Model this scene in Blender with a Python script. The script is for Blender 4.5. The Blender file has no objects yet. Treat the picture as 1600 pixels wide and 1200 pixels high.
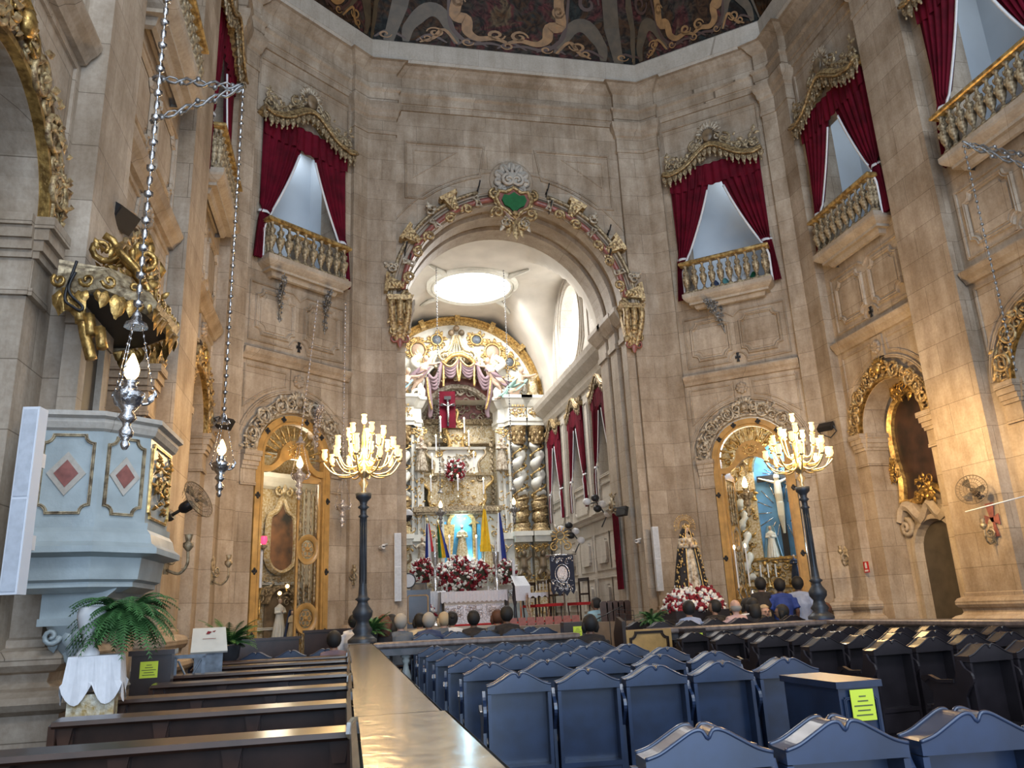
import bpy, math, random
from mathutils import Vector, Matrix
PI=math.pi; sin=math.sin; cos=math.cos
S=bpy.context.scene; COL=S.collection
random.seed(7)
# ------------------------------------------------------------------ camera, world, light, exposure
F=1229.0
def _n(v): v=Vector(v); v.normalize(); return v
cU=_n((605-800,600+3650,F)); cY=Vector((542-800,600-967,F)); cY-=cU*cY.dot(cU); cY.normalize()
cX=Vector((cY[1]*cU[2]-cY[2]*cU[1], cY[2]*cU[0]-cY[0]*cU[2], cY[0]*cU[1]-cY[1]*cU[0]))
if cX[0]<0: cX=-cX
EYE=Vector((0,0,1.45))
right=Vector((cX[0],cY[0],cU[0])); up=Vector((cX[1],cY[1],cU[1])); fwd=Vector((cX[2],cY[2],cU[2]))
cd=bpy.data.cameras.new('camera'); cam=bpy.data.objects.new('camera',cd); COL.objects.link(cam)
cd.sensor_width=36; cd.lens=F/1600*36; cd.clip_end=200; cd.clip_start=0.05
cam.matrix_world=Matrix(((right[0],up[0],-fwd[0],EYE[0]),(right[1],up[1],-fwd[1],EYE[1]),(right[2],up[2],-fwd[2],EYE[2]),(0,0,0,1)))
S.camera=cam
def W(px,py,Y=None,X=None,Z=None):
    "the point of the place seen at a pixel of the photograph, at a known distance"
    r=Vector((px-800,600-py,F)); d=Vector((r.dot(cX),r.dot(cY),r.dot(cU)))
    t=(Y/d[1]) if Y is not None else (X/d[0]) if X is not None else (Z-1.45)/d[2]
    return EYE+d*t
wd=bpy.data.worlds.new('world'); S.world=wd; wd.use_nodes=True
bg=wd.node_tree.nodes['Background']; bg.inputs[0].default_value=(0.80,0.89,1.0,1); bg.inputs[1].default_value=1.0
S.view_settings.view_transform='Standard'; S.view_settings.look='None'; S.view_settings.exposure=0.42; S.view_settings.gamma=1.0
S.view_settings.use_curve_mapping=False
def lamp(name,kind,loc,energy,col,size=0.3,rot=None,target=None,sizey=None,spot=None,parent=None):
    l=bpy.data.lights.new(name,kind); l.energy=energy; l.color=col
    if kind=='AREA':
        l.size=size
        if sizey: l.shape='RECTANGLE'; l.size_y=sizey
    else: l.shadow_soft_size=size
    if spot: l.spot_size=spot; l.spot_blend=0.9
    o=bpy.data.objects.new(name,l); COL.objects.link(o); o.location=loc
    if target is not None:
        o.rotation_euler=(Vector(target)-Vector(loc)).to_track_quat('-Z','Y').to_euler()
    if parent: o.parent=parent
    return o
WARM=(1.0,0.66,0.30); DAY=(0.62,0.80,1.0)
# daylight from the church door and the big west window behind the viewer
lamp('door_daylight','AREA',(1.5,-6.5,3.2),620,(0.50,0.70,1.0),5,target=(3.5,8,1.5),sizey=6)
lamp('high_window_daylight','AREA',(4.45,-7,15.5),1150,(0.86,0.93,1.0),9,target=(4.45,18,10),sizey=4)
# ------------------------------------------------------------------ materials
MT={}
def newmat(name,col,rough=.6,metal=0,emit=None,es=0,spec=.5,noise=0,nscale=6,bump=0,bscale=30,coat=0,dark=None):
    m=bpy.data.materials.new(name); m.use_nodes=True; nt=m.node_tree; b=nt.nodes['Principled BSDF']
    b.inputs['Base Color'].default_value=(*col,1); b.inputs['Roughness'].default_value=rough; b.inputs['Metallic'].default_value=metal
    b.inputs['Specular IOR Level'].default_value=spec
    if coat: b.inputs['Coat Weight'].default_value=coat; b.inputs['Coat Roughness'].default_value=.15
    if emit: b.inputs['Emission Color'].default_value=(*emit,1); b.inputs['Emission Strength'].default_value=es
    if noise or bump:
        tc=nt.nodes.new('ShaderNodeTexCoord')
    if noise:
        n=nt.nodes.new('ShaderNodeTexNoise'); n.inputs['Scale'].default_value=nscale; n.inputs['Detail'].default_value=6
        nt.links.new(tc.outputs['Object'],n.inputs['Vector'])
        r=nt.nodes.new('ShaderNodeValToRGB'); d=dark or tuple(c*(1-noise) for c in col)
        r.color_ramp.elements[0].position=.35; r.color_ramp.elements[0].color=(*d,1)
        r.color_ramp.elements[1].position=.65; r.color_ramp.elements[1].color=(*col,1)
        nt.links.new(n.outputs['Fac'],r.inputs[0]); nt.links.new(r.outputs[0],b.inputs['Base Color'])
    if bump:
        n2=nt.nodes.new('ShaderNodeTexNoise'); n2.inputs['Scale'].default_value=bscale
        nt.links.new(tc.outputs['Object'],n2.inputs['Vector'])
        bp=nt.nodes.new('ShaderNodeBump'); bp.inputs['Strength'].default_value=bump; bp.inputs['Distance'].default_value=.02
        nt.links.new(n2.outputs['Fac'],bp.inputs['Height']); nt.links.new(bp.outputs[0],b.inputs['Normal'])
    MT[name]=m; return m
def stonemat(name,c1,c2,cm,bw=1.0,rh=.52,stain=.35):
    m=bpy.data.materials.new(name); m.use_nodes=True; nt=m.node_tree; N=nt.nodes.new; L=nt.links.new; b=nt.nodes['Principled BSDF']
    b.inputs['Roughness'].default_value=.62; b.inputs['Specular IOR Level'].default_value=.35
    tc=N('ShaderNodeTexCoord'); sp=N('ShaderNodeSeparateXYZ'); L(tc.outputs['Object'],sp.inputs[0])
    ad=N('ShaderNodeMath'); L(sp.outputs[0],ad.inputs[0]); L(sp.outputs[1],ad.inputs[1]); cb=N('ShaderNodeCombineXYZ')
    L(ad.outputs[0],cb.inputs[0]); L(sp.outputs[2],cb.inputs[1])
    br=N('ShaderNodeTexBrick'); L(cb.outputs[0],br.inputs['Vector']); br.inputs['Scale'].default_value=1
    br.inputs['Brick Width'].default_value=bw; br.inputs['Row Height'].default_value=rh; br.inputs['Mortar Size'].default_value=.005; br.inputs['Mortar Smooth'].default_value=.3
    br.inputs['Color1'].default_value=(*c1,1); br.inputs['Color2'].default_value=(*c2,1); br.inputs['Mortar'].default_value=(*cm,1); br.inputs['Bias'].default_value=-.1
    n=N('ShaderNodeTexNoise'); n.inputs['Scale'].default_value=.9; n.inputs['Detail'].default_value=9; n.inputs['Roughness'].default_value=.68; L(tc.outputs['Object'],n.inputs['Vector'])
    r=N('ShaderNodeValToRGB'); r.color_ramp.elements[0].position=.33; r.color_ramp.elements[0].color=(.60,.53,.45,1); r.color_ramp.elements[1].position=.66; r.color_ramp.elements[1].color=(1.1,1.09,1.08,1)
    L(n.outputs['Fac'],r.inputs[0])
    mx=N('ShaderNodeMix'); mx.data_type='RGBA'; mx.blend_type='MULTIPLY'; mx.inputs[0].default_value=stain*1.8; L(br.outputs['Color'],mx.inputs[6]); L(r.outputs[0],mx.inputs[7])
    mp=N('ShaderNodeMapping'); mp.inputs['Scale'].default_value=(2.2,2.2,.35); L(tc.outputs['Object'],mp.inputs[0]); ns=N('ShaderNodeTexNoise'); ns.inputs['Scale'].default_value=1.3; ns.inputs['Detail'].default_value=7; ns.inputs['Roughness'].default_value=.7; L(mp.outputs[0],ns.inputs['Vector'])
    rs=N('ShaderNodeValToRGB'); rs.color_ramp.elements[0].position=.36; rs.color_ramp.elements[0].color=(.66,.61,.55,1); rs.color_ramp.elements[1].position=.60; rs.color_ramp.elements[1].color=(1.06,1.07,1.08,1); L(ns.outputs['Fac'],rs.inputs[0])
    ms=N('ShaderNodeMix'); ms.data_type='RGBA'; ms.blend_type='MULTIPLY'; ms.inputs[0].default_value=stain*1.5; L(mx.outputs[2],ms.inputs[6]); L(rs.outputs[0],ms.inputs[7]); mx=ms
    n3=N('ShaderNodeTexNoise'); n3.inputs['Scale'].default_value=22; n3.inputs['Detail'].default_value=5; L(tc.outputs['Object'],n3.inputs['Vector'])
    r3=N('ShaderNodeValToRGB'); r3.color_ramp.elements[0].position=.35; r3.color_ramp.elements[0].color=(.82,.8,.78,1); r3.color_ramp.elements[1].position=.6
    L(n3.outputs['Fac'],r3.inputs[0])
    m2=N('ShaderNodeMix'); m2.data_type='RGBA'; m2.blend_type='MULTIPLY'; m2.inputs[0].default_value=.6; L(mx.outputs[2],m2.inputs[6]); L(r3.outputs[0],m2.inputs[7])
    L(m2.outputs[2],b.inputs['Base Color'])
    bp=N('ShaderNodeBump'); bp.inputs['Strength'].default_value=.35; bp.inputs['Distance'].default_value=.01; L(n3.outputs['Fac'],bp.inputs['Height']); L(bp.outputs[0],b.inputs['Normal'])
    MT[name]=m; return m
stonemat('stone',(.50,.43,.35),(.385,.32,.25),(.20,.16,.12),1.35,.62,.5)
stonemat('stone_light',(.50,.44,.365),(.44,.38,.31),(.30,.25,.20),1.4,.7,.35)
stonemat('stone_pale',(.52,.49,.44),(.50,.47,.42),(.32,.29,.25),1.3,.6,.25)
newmat('stone_dark',(.20,.14,.09),.5,noise=.4,nscale=2)
newmat('marble_grey',(.40,.46,.47),.35,noise=.28,nscale=3,bump=.1)
newmat('plaster',(.56,.52,.46),.8,noise=.16,nscale=1.2)
newmat('white_room',(.60,.65,.70),.8,noise=.08,nscale=1)
newmat('gold',(.62,.40,.13),.34,.75,noise=.45,nscale=14,bump=.3,dark=(.20,.115,.035))
newmat('gold_bright',(.72,.51,.20),.36,.55,noise=.6,nscale=12,bump=.25,dark=(.26,.15,.05))
newmat('old_gilt',(.50,.40,.25),.5,.35,noise=.6,nscale=16,bump=.4,dark=(.13,.09,.05))
newmat('gilt_cream',(.62,.47,.24),.45,.45,noise=.75,nscale=15,bump=.4,dark=(.15,.085,.04))
newmat('cream_carving',(.56,.50,.40),.5,.1,noise=.6,nscale=12,bump=.4,dark=(.16,.11,.06))
newmat('white_paint',(.70,.69,.62),.45,noise=.14,nscale=5)
newmat('white_gilt',(.66,.60,.46),.45,.15,noise=.55,nscale=18,bump=.3,dark=(.40,.27,.09))
newmat('red_marble',(.30,.10,.08),.35,noise=.4,nscale=12)
newmat('velvet',(.125,.002,.014),.8,spec=.2,noise=.45,nscale=3)
newmat('white_cloth',(.74,.75,.78),.8,noise=.08,nscale=20)
newmat('dark_wood',(.030,.016,.012),.30,spec=.5,noise=.5,nscale=4,coat=.3)
newmat('pew_wood',(.060,.028,.018),.30,spec=.5,noise=.5,nscale=5,coat=.4)
newmat('seat_wood_daylit',(.014,.031,.078),.36,spec=.6,noise=.45,nscale=5,coat=.3)  # dark wood with the blue door daylight it reflects put into its colour
newmat('seat_wood_dark',(.022,.018,.022),.34,spec=.5,noise=.4,nscale=5,coat=.2)  # copy of the seat wood without the blue daylight in its colour
newmat('light_wood',(.50,.29,.09),.42,noise=.3,nscale=5,bump=.1,coat=.2)
newmat('rail_marble',(.30,.235,.155),.22,noise=.4,nscale=7,bump=.3,bscale=9,coat=.5,dark=(.15,.12,.085))
newmat('dark_marble',(.10,.095,.10),.35,noise=.5,nscale=6)
newmat('rail_top_dark',(.22,.17,.15),.4,noise=.5,nscale=10,bump=.2)
newmat('iron',(.055,.065,.08),.45,.4,noise=.3,nscale=8)
newmat('brass',(.72,.58,.33),.3,.8)
newmat('silver',(.66,.66,.68),.22,.95,noise=.35,nscale=20,bump=.4)
newmat('old_silver',(.35,.35,.35),.4,.7,noise=.5,nscale=20,bump=.3)
newmat('bulb',(1,.8,.5),.3,emit=(1,.62,.22),es=9)
newmat('flame',(1,.8,.5),.3,emit=(1,.72,.38),es=6)
newmat('glass_shade',(1,.80,.50),.25,emit=(1,.58,.20),es=1.1)
newmat('skylight',(1,1,1),.5,emit=(.98,.99,1),es=5)
newmat('oval_light',(1,1,1),.5,emit=(1,.99,.95),es=2.2)
newmat('blue_lit',(.13,.48,.78),.6,noise=.3,nscale=4)
newmat('niche_blue',(.13,.36,.70),.6,noise=.3,nscale=3)
newmat('speaker_grey',(.50,.54,.60),.5,noise=.15,nscale=20)
newmat('speaker_frame',(.62,.65,.70),.5)
newmat('black',(.012,.012,.014),.5)
newmat('white_plastic',(.7,.7,.7),.4)
newmat('fan_dark',(.05,.04,.03),.45)
newmat('wire',(.16,.12,.08),.45,.5)
newmat('paper_yellow',(.62,.74,.06),.7)
newmat('ink',(.10,.12,.05),.8)
newmat('fern',(.055,.17,.045),.6,noise=.4,nscale=8)
newmat('red_flower',(.25,.008,.02),.7,noise=.3,nscale=30)
newmat('white_flower',(.72,.70,.66),.7)
newmat('foliage_dark',(.05,.05,.03),.8)
newmat('skin_dark',(.14,.07,.045),.55); newmat('skin_mid',(.30,.16,.10),.55); newmat('skin_light',(.52,.31,.23),.55)
newmat('hair_black',(.010,.009,.009),.7); newmat('hair_grey',(.30,.28,.25),.8); newmat('hair_brown',(.09,.035,.018),.7); newmat('hair_blond',(.42,.32,.20),.7)
for n,c in dict(cloth_white=(.66,.67,.70),cloth_black=(.016,.013,.014),cloth_blue=(.02,.05,.25),cloth_lightblue=(.30,.36,.52),cloth_teal=(.10,.30,.30),cloth_navy=(.03,.05,.12),cloth_sky=(.30,.50,.62),cloth_pink=(.55,.36,.34),cloth_cream=(.5,.43,.3),cloth_grey=(.10,.12,.15),flag_blue=(.01,.03,.22),flag_red=(.45,.01,.02),flag_green=(.01,.13,.04),flag_yellow=(.80,.50,.02),statue_flesh=(.55,.40,.30),statue_green=(.20,.32,.28),mauve=(.22,.15,.17),banner=(.02,.025,.05)).items(): newmat(n,c,.8,noise=.2,nscale=8)
newmat('red_carpet',(.35,.012,.015),.9); newmat('picture_dark',(.07,.035,.025),.4,noise=.8,nscale=2.2,dark=(.015,.01,.01)); newmat('picture_warm',(.34,.17,.09),.4,noise=.8,nscale=1.6,dark=(.05,.05,.05))
newmat('picture_brown',(.28,.20,.12),.4,noise=.7,nscale=3); newmat('door_dark',(.085,.070,.052),.6,noise=.4,nscale=3)
newmat('blue_marble',(.17,.21,.26),.4,noise=.5,nscale=10); newmat('red_lamp',(.6,.05,.1),.3,emit=(1,.05,.15),es=1.5); newmat('green_glass',(.01,.10,.05),.3)
newmat('crystal',(.66,.60,.58),.25,.4,noise=.5,nscale=30,bump=.4); newmat('sign_red',(.5,.01,.01),.5); newmat('floor_tile',(.09,.065,.05),.3,noise=.4,nscale=2)
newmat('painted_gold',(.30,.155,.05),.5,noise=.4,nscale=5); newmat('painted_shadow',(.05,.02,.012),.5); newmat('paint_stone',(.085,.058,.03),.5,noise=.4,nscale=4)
def ceilmat():
    m=bpy.data.materials.new('ceiling_painting'); m.use_nodes=True; nt=m.node_tree; N=nt.nodes.new; L=nt.links.new; b=nt.nodes['Principled BSDF']; b.inputs['Roughness'].default_value=.6; b.inputs['Specular IOR Level'].default_value=.15
    tc=N('ShaderNodeTexCoord'); n=N('ShaderNodeTexNoise'); n.inputs['Scale'].default_value=.55; n.inputs['Detail'].default_value=5; n.inputs['Distortion'].default_value=1.4; L(tc.outputs['Object'],n.inputs['Vector'])
    r=N('ShaderNodeValToRGB'); cr=r.color_ramp; cr.elements[0].position=.30; cr.elements[0].color=(.012,.008,.006,1); cr.elements[1].position=.75; cr.elements[1].color=(.10,.05,.02,1)
    for p,c in ((.40,(.02,.03,.035,1)),(.47,(.065,.035,.018,1)),(.53,(.045,.045,.042,1)),(.59,(.10,.028,.035,1)),(.66,(.12,.10,.07,1))):
        e=cr.elements.new(p); e.color=c
    L(n.outputs['Fac'],r.inputs[0])
    n2=N('ShaderNodeTexNoise'); n2.inputs['Scale'].default_value=3.2; n2.inputs['Detail'].default_value=4; n2.inputs['Distortion'].default_value=2.5; L(tc.outputs['Object'],n2.inputs['Vector'])
    r2=N('ShaderNodeValToRGB'); r2.color_ramp.elements[0].position=.38; r2.color_ramp.elements[0].color=(.16,.13,.12,1); r2.color_ramp.elements[1].position=.64; r2.color_ramp.elements[1].color=(1.0,.85,.68,1); L(n2.outputs['Fac'],r2.inputs[0])
    mx=N('ShaderNodeMix'); mx.data_type='RGBA'; mx.blend_type='MULTIPLY'; mx.inputs[0].default_value=.9; L(r.outputs[0],mx.inputs[6]); L(r2.outputs[0],mx.inputs[7]); L(mx.outputs[2],b.inputs['Base Color']); MT['ceiling_painting']=m
ceilmat()
for k in ('bulb','flame','glass_shade'): MT[k].cycles.emission_sampling='NONE'
# ------------------------------------------------------------------ mesh kit
def fr(loc,rz=0): return Matrix.Translation(Vector(loc))@Matrix.Rotation(rz,4,'Z')
KIDS={}
class M:
    def __init__(s): s.v=[]; s.f=[]; s.s=[]
    def add(s,vs,fs,smooth=False,T=None):
        o=len(s.v)
        s.v+= [tuple(T@Vector(v)) for v in vs] if T is not None else [tuple(v) for v in vs]
        for f in fs: s.f.append([i+o for i in f]); s.s.append(smooth)
        return s
    def box(s,x0,x1,y0,y1,z0,z1,T=None):
        return s.add([(x0,y0,z0),(x1,y0,z0),(x1,y1,z0),(x0,y1,z0),(x0,y0,z1),(x1,y0,z1),(x1,y1,z1),(x0,y1,z1)],[(0,3,2,1),(4,5,6,7),(0,1,5,4),(1,2,6,5),(2,3,7,6),(3,0,4,7)],T=T)
    def lathe(s,prof,c=(0,0,0),seg=12,T=None,sx=1,sy=1,caps=True,a0=0,sm=True):
        n=len(prof); vs=[]
        for r,z in prof:
            for i in range(seg):
                a=a0+2*PI*i/seg; vs.append((c[0]+r*cos(a)*sx,c[1]+r*sin(a)*sy,c[2]+z))
        fs=[(j*seg+i,j*seg+(i+1)%seg,(j+1)*seg+(i+1)%seg,(j+1)*seg+i) for j in range(n-1) for i in range(seg)]
        s.add(vs,fs,sm,T)
        if caps: s.add(vs[:seg],[tuple(range(seg))[::-1]],False,T); s.add(vs[-seg:],[tuple(range(seg))],False,T)
        return s
    def ball(s,c,r,seg=8,ring=5,sc=(1,1,1),T=None):
        vs=[]; fs=[]
        for j in range(ring+1):
            t=PI*j/ring
            for i in range(seg):
                a=2*PI*i/seg; vs.append((c[0]+r*sc[0]*sin(t)*cos(a),c[1]+r*sc[1]*sin(t)*sin(a),c[2]+r*sc[2]*cos(t)))
        fs=[(j*seg+i,(j+1)*seg+i,(j+1)*seg+(i+1)%seg,j*seg+(i+1)%seg) for j in range(ring) for i in range(seg)]
        return s.add(vs,fs,True,T)
    def tube(s,pts,r,seg=6,T=None,closed=False,flat=1.0,caps=True):
        P=[Vector(p) for p in pts]; n=len(P)
        if n<2: return s
        R=r if isinstance(r,(list,tuple)) else [r]*n
        vs=[]; ref=None
        for i in range(n):
            a=P[(i-1)%n] if (closed or i>0) else P[i]; b=P[(i+1)%n] if (closed or i<n-1) else P[i]
            t=(b-a)
            if t.length<1e-9: t=Vector((0,0,1))
            t.normalize()
            if ref is None: ref=Vector((0,1,0)) if abs(t.y)<.9 else Vector((0,0,1))
            u=ref-t*ref.dot(t)
            if u.length<1e-4: u=t.orthogonal()
            u.normalize(); w=t.cross(u); ref=u
            for k in range(seg):
                q=2*PI*k/seg; vs.append(P[i]+u*(cos(q)*R[i]*flat)+w*(sin(q)*R[i]))
        m=n if closed else n-1
        fs=[(i*seg+k,i*seg+(k+1)%seg,((i+1)%n)*seg+(k+1)%seg,((i+1)%n)*seg+k) for i in range(m) for k in range(seg)]
        if caps and not closed: fs+= [tuple(range(seg))[::-1],tuple(range((n-1)*seg,n*seg))]
        return s.add(vs,fs,True,T)
    def prism(s,poly,y0,y1,T=None,ax='y'):
        n=len(poly)
        if ax=='y': vs=[(x,y0,z) for x,z in poly]+[(x,y1,z) for x,z in poly]
        elif ax=='x': vs=[(y0,x,z) for x,z in poly]+[(y1,x,z) for x,z in poly]
        else: vs=[(x,y,y0) for x,y in poly]+[(x,y,y1) for x,y in poly]
        return s.add(vs,[tuple(range(n)),tuple(range(2*n-1,n-1,-1))]+[(i,i+n,(i+1)%n+n,(i+1)%n) for i in range(n)],T=T)
    def sweep(s,path,prof,closed=False,plane='xz',T=None,caps=True):
        "mitred moulding: path 2D, prof (offset to the left of the path, height out of the plane)"
        P=[Vector(p) for p in path]; n=len(P); k=len(prof); vs=[]
        for i in range(n):
            d1=(P[i]-P[i-1]) if (closed or i>0) else (P[1]-P[0]); d2=(P[(i+1)%n]-P[i]) if (closed or i<n-1) else d1
            d1=d1.normalized(); d2=d2.normalized(); n1=Vector((-d1.y,d1.x)); n2=Vector((-d2.y,d2.x)); b=n1+n2
            if b.length<1e-6: b=n1
            b.normalize(); c=max(.3,b.dot(n1)); b=b/c
            for o,h in prof:
                q=P[i]+b*o
                vs.append((q.x,h,q.y) if plane=='xz' else (q.x,q.y,h))
        m=n if closed else n-1
        fs=[(i*k+j,((i+1)%n)*k+j,((i+1)%n)*k+j+1,i*k+j+1) for i in range(m) for j in range(k-1)]
        if caps and not closed: fs+=[tuple(range(k)),tuple(range((n-1)*k,n*k))[::-1]]
        return s.add(vs,fs,T=T)
    def grid(s,fn,nu,nv,smooth=True,T=None):
        vs=[fn(i/nu,j/nv) for j in range(nv+1) for i in range(nu+1)]
        return s.add(vs,[(j*(nu+1)+i,j*(nu+1)+i+1,(j+1)*(nu+1)+i+1,(j+1)*(nu+1)+i) for j in range(nv) for i in range(nu)],smooth,T)
    def scroll(s,x,z,r,th=.03,y=-.03,turn=1.4,a0=0,d=1,T=None,tail=None):
        pts=[];R=[];n=int(9*turn)+3
        for i in range(n):
            t=i/(n-1); rr=r*(1-.82*t); a=a0+d*2*PI*turn*t; pts.append((x+rr*cos(a),y-(th*.8)*t,z+rr*sin(a))); R.append(th*(1-.35*t))
        return s.tube(pts,R,5,T)
    def leaf(s,x,z,L,a,w=.3,y=-.02,T=None):
        ca,sa=cos(a),sin(a); 
        def P(u,v,h): return (x+u*ca-v*sa, y-h, z+u*sa+v*ca)
        w*=L
        vs=[P(0,0,.0),P(L*.35,w*.5,.02),P(L*.35,-w*.5,.02),P(L*.4,0,.3*w+.04),P(L*.75,w*.35,.02),P(L*.75,-w*.35,.02),P(L,0,.05*L)]
        return s.add(vs,[(0,3,1),(0,2,3),(1,3,4),(3,2,5),(3,6,4),(3,5,6)],True,T)
    def obj(s,name,mat,parent=None,T=None,rm=None):
        me=bpy.data.meshes.new(name); me.from_pydata(s.v,[],s.f); me.polygons.foreach_set('use_smooth',s.s); me.materials.append(MT[mat]); me.update()
        o=bpy.data.objects.new(name,me); COL.objects.link(o)
        if parent: o.parent=parent; KIDS.setdefault(parent.name,[]).append(o)
        if T is not None: o.matrix_basis=T
        if rm:
            md=o.modifiers.new('body','REMESH'); md.mode='VOXEL'; md.voxel_size=rm; md.use_smooth_shade=True
            sm=o.modifiers.new('soften','SMOOTH'); sm.iterations=2; sm.factor=.5
        return o
def tag(o,label,cat,group=None,kind=None):
    o['label']=label; o['category']=cat
    if group: o['group']=group
    if kind: o['kind']=kind
    return o
def thing(name,label,cat,T=None,group=None,loc=None,rz=0):
    o=bpy.data.objects.new(name,None); COL.objects.link(o); o.empty_display_size=.1
    o.matrix_basis=T if T is not None else fr(loc or (0,0,0),rz)
    return tag(o,label,cat,group)
def struct(o): o['kind']='structure'; return o
def dup(root,T=None,label=None,group=None,loc=None,rz=0):
    def cp(o,p):
        c=o.copy(); COL.objects.link(c)
        if p: c.parent=p; KIDS.setdefault(p.name,[]).append(c)
        for ch in list(KIDS.get(o.name,())): cp(ch,c)
        return c
    r=cp(root,None); r.matrix_basis=T if T is not None else fr(loc,rz)
    if label: r['label']=label
    if group: r['group']=group
    return r
def arc(cx,cz,r,a0,a1,n): return [(cx+r*cos(a0+(a1-a0)*i/n),cz+r*sin(a0+(a1-a0)*i/n)) for i in range(n+1)]
def bez(p,n=12):
    out=[]
    P=[Vector(q) for q in p]
    for i in range(n+1):
        t=i/n; Q=list(P)
        while len(Q)>1: Q=[Q[j].lerp(Q[j+1],t) for j in range(len(Q)-1)]
        out.append(tuple(Q[0]))
    return out
def crom(P,n=5):
    P=[Vector(p) for p in P]; out=[]
    for i in range(len(P)-1):
        a=P[max(i-1,0)];b=P[i];c=P[i+1];d=P[min(i+2,len(P)-1)]
        for j in range(n):
            t=j/n; out.append(tuple(.5*((2*b)+(c-a)*t+(2*a-5*b+4*c-d)*t*t+(3*b-a-3*c+d)*t**3)))
    out.append(tuple(P[-1])); return out
# ------------------------------------------------------------------ the shell
XC=4.45
TF=fr((4.45,19.6,0),0); TDR=fr((10.12,18.3,0),math.radians(-39.4)); TDL=fr((-1.22,18.3,0),math.radians(39.4))
TR=fr((11.7,0,0),-PI/2); TL=fr((-2.8,0,0),PI/2)          # local x: -Y on the right, +Y on the left
def wall(m,x0,x1,z0,z1,ops,th=.5,step=.12,front=0.0):
    """wall face at y=front with openings (xa,xb,zbottom,ztop function or number); reveals run to y=th"""
    xs={x0,x1}
    for a,b,zb,zt in ops:
        xs|={a,b}
        if callable(zt):
            n=max(8,int((b-a)/step))
            for i in range(n+1): xs.add(a+(b-a)*(.5-.5*cos(PI*i/n)))
    xs=sorted(xs)
    def top(zt,x): return zt(x) if callable(zt) else zt
    for xa,xb in zip(xs,xs[1:]):
        if xb-xa<1e-6: continue
        xm=(xa+xb)/2; o=sorted([q for q in ops if q[0]<xm<q[1]],key=lambda q:q[2]); la=lb=z0
        for q in o:
            if q[2]>z0+1e-4: m.add([(xa,front,la),(xb,front,lb),(xb,front,q[2]),(xa,front,q[2])],[(0,1,2,3)]); m.add([(xa,front,q[2]),(xb,front,q[2]),(xb,th,q[2]),(xa,th,q[2])],[(0,1,2,3)])
            la,lb=top(q[3],xa),top(q[3],xb)
            m.add([(xa,front,la),(xb,front,lb),(xb,th,lb),(xa,th,la)],[(0,3,2,1)])
        m.add([(xa,front,la),(xb,front,lb),(xb,front,z1),(xa,front,z1)],[(0,1,2,3)])
    for a,b,zb,zt in ops:
        for x,sg in ((a,1),(b,-1)):
            m.add([(x,front,zb),(x,th,zb),(x,th,top(zt,x)),(x,front,top(zt,x))],[(0,1,2,3)[::sg]])
def archtop(c,r,zs): return lambda x: zs+math.sqrt(max(0,r*r-(x-c)**2))
def raised(w,h,b=.25): return [(-w/2,0),(-w/2*(1-b),-h),(-w*.1,-h*1.0),(0,-h*.65),(w*.1,-h),(w/2*(1-b),-h),(w/2,0)]
def notch(x0,x1,z0,z1,r,n=4):
    P=[]
    for cx,cz,a in ((x0,z0,PI/2),(x1,z0,PI),(x1,z1,-PI/2),(x0,z1,0)):
        P+=[(cx+r*cos(a-PI/2*i/n),cz+r*sin(a-PI/2*i/n)) for i in range(n+1)]
    return P
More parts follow.
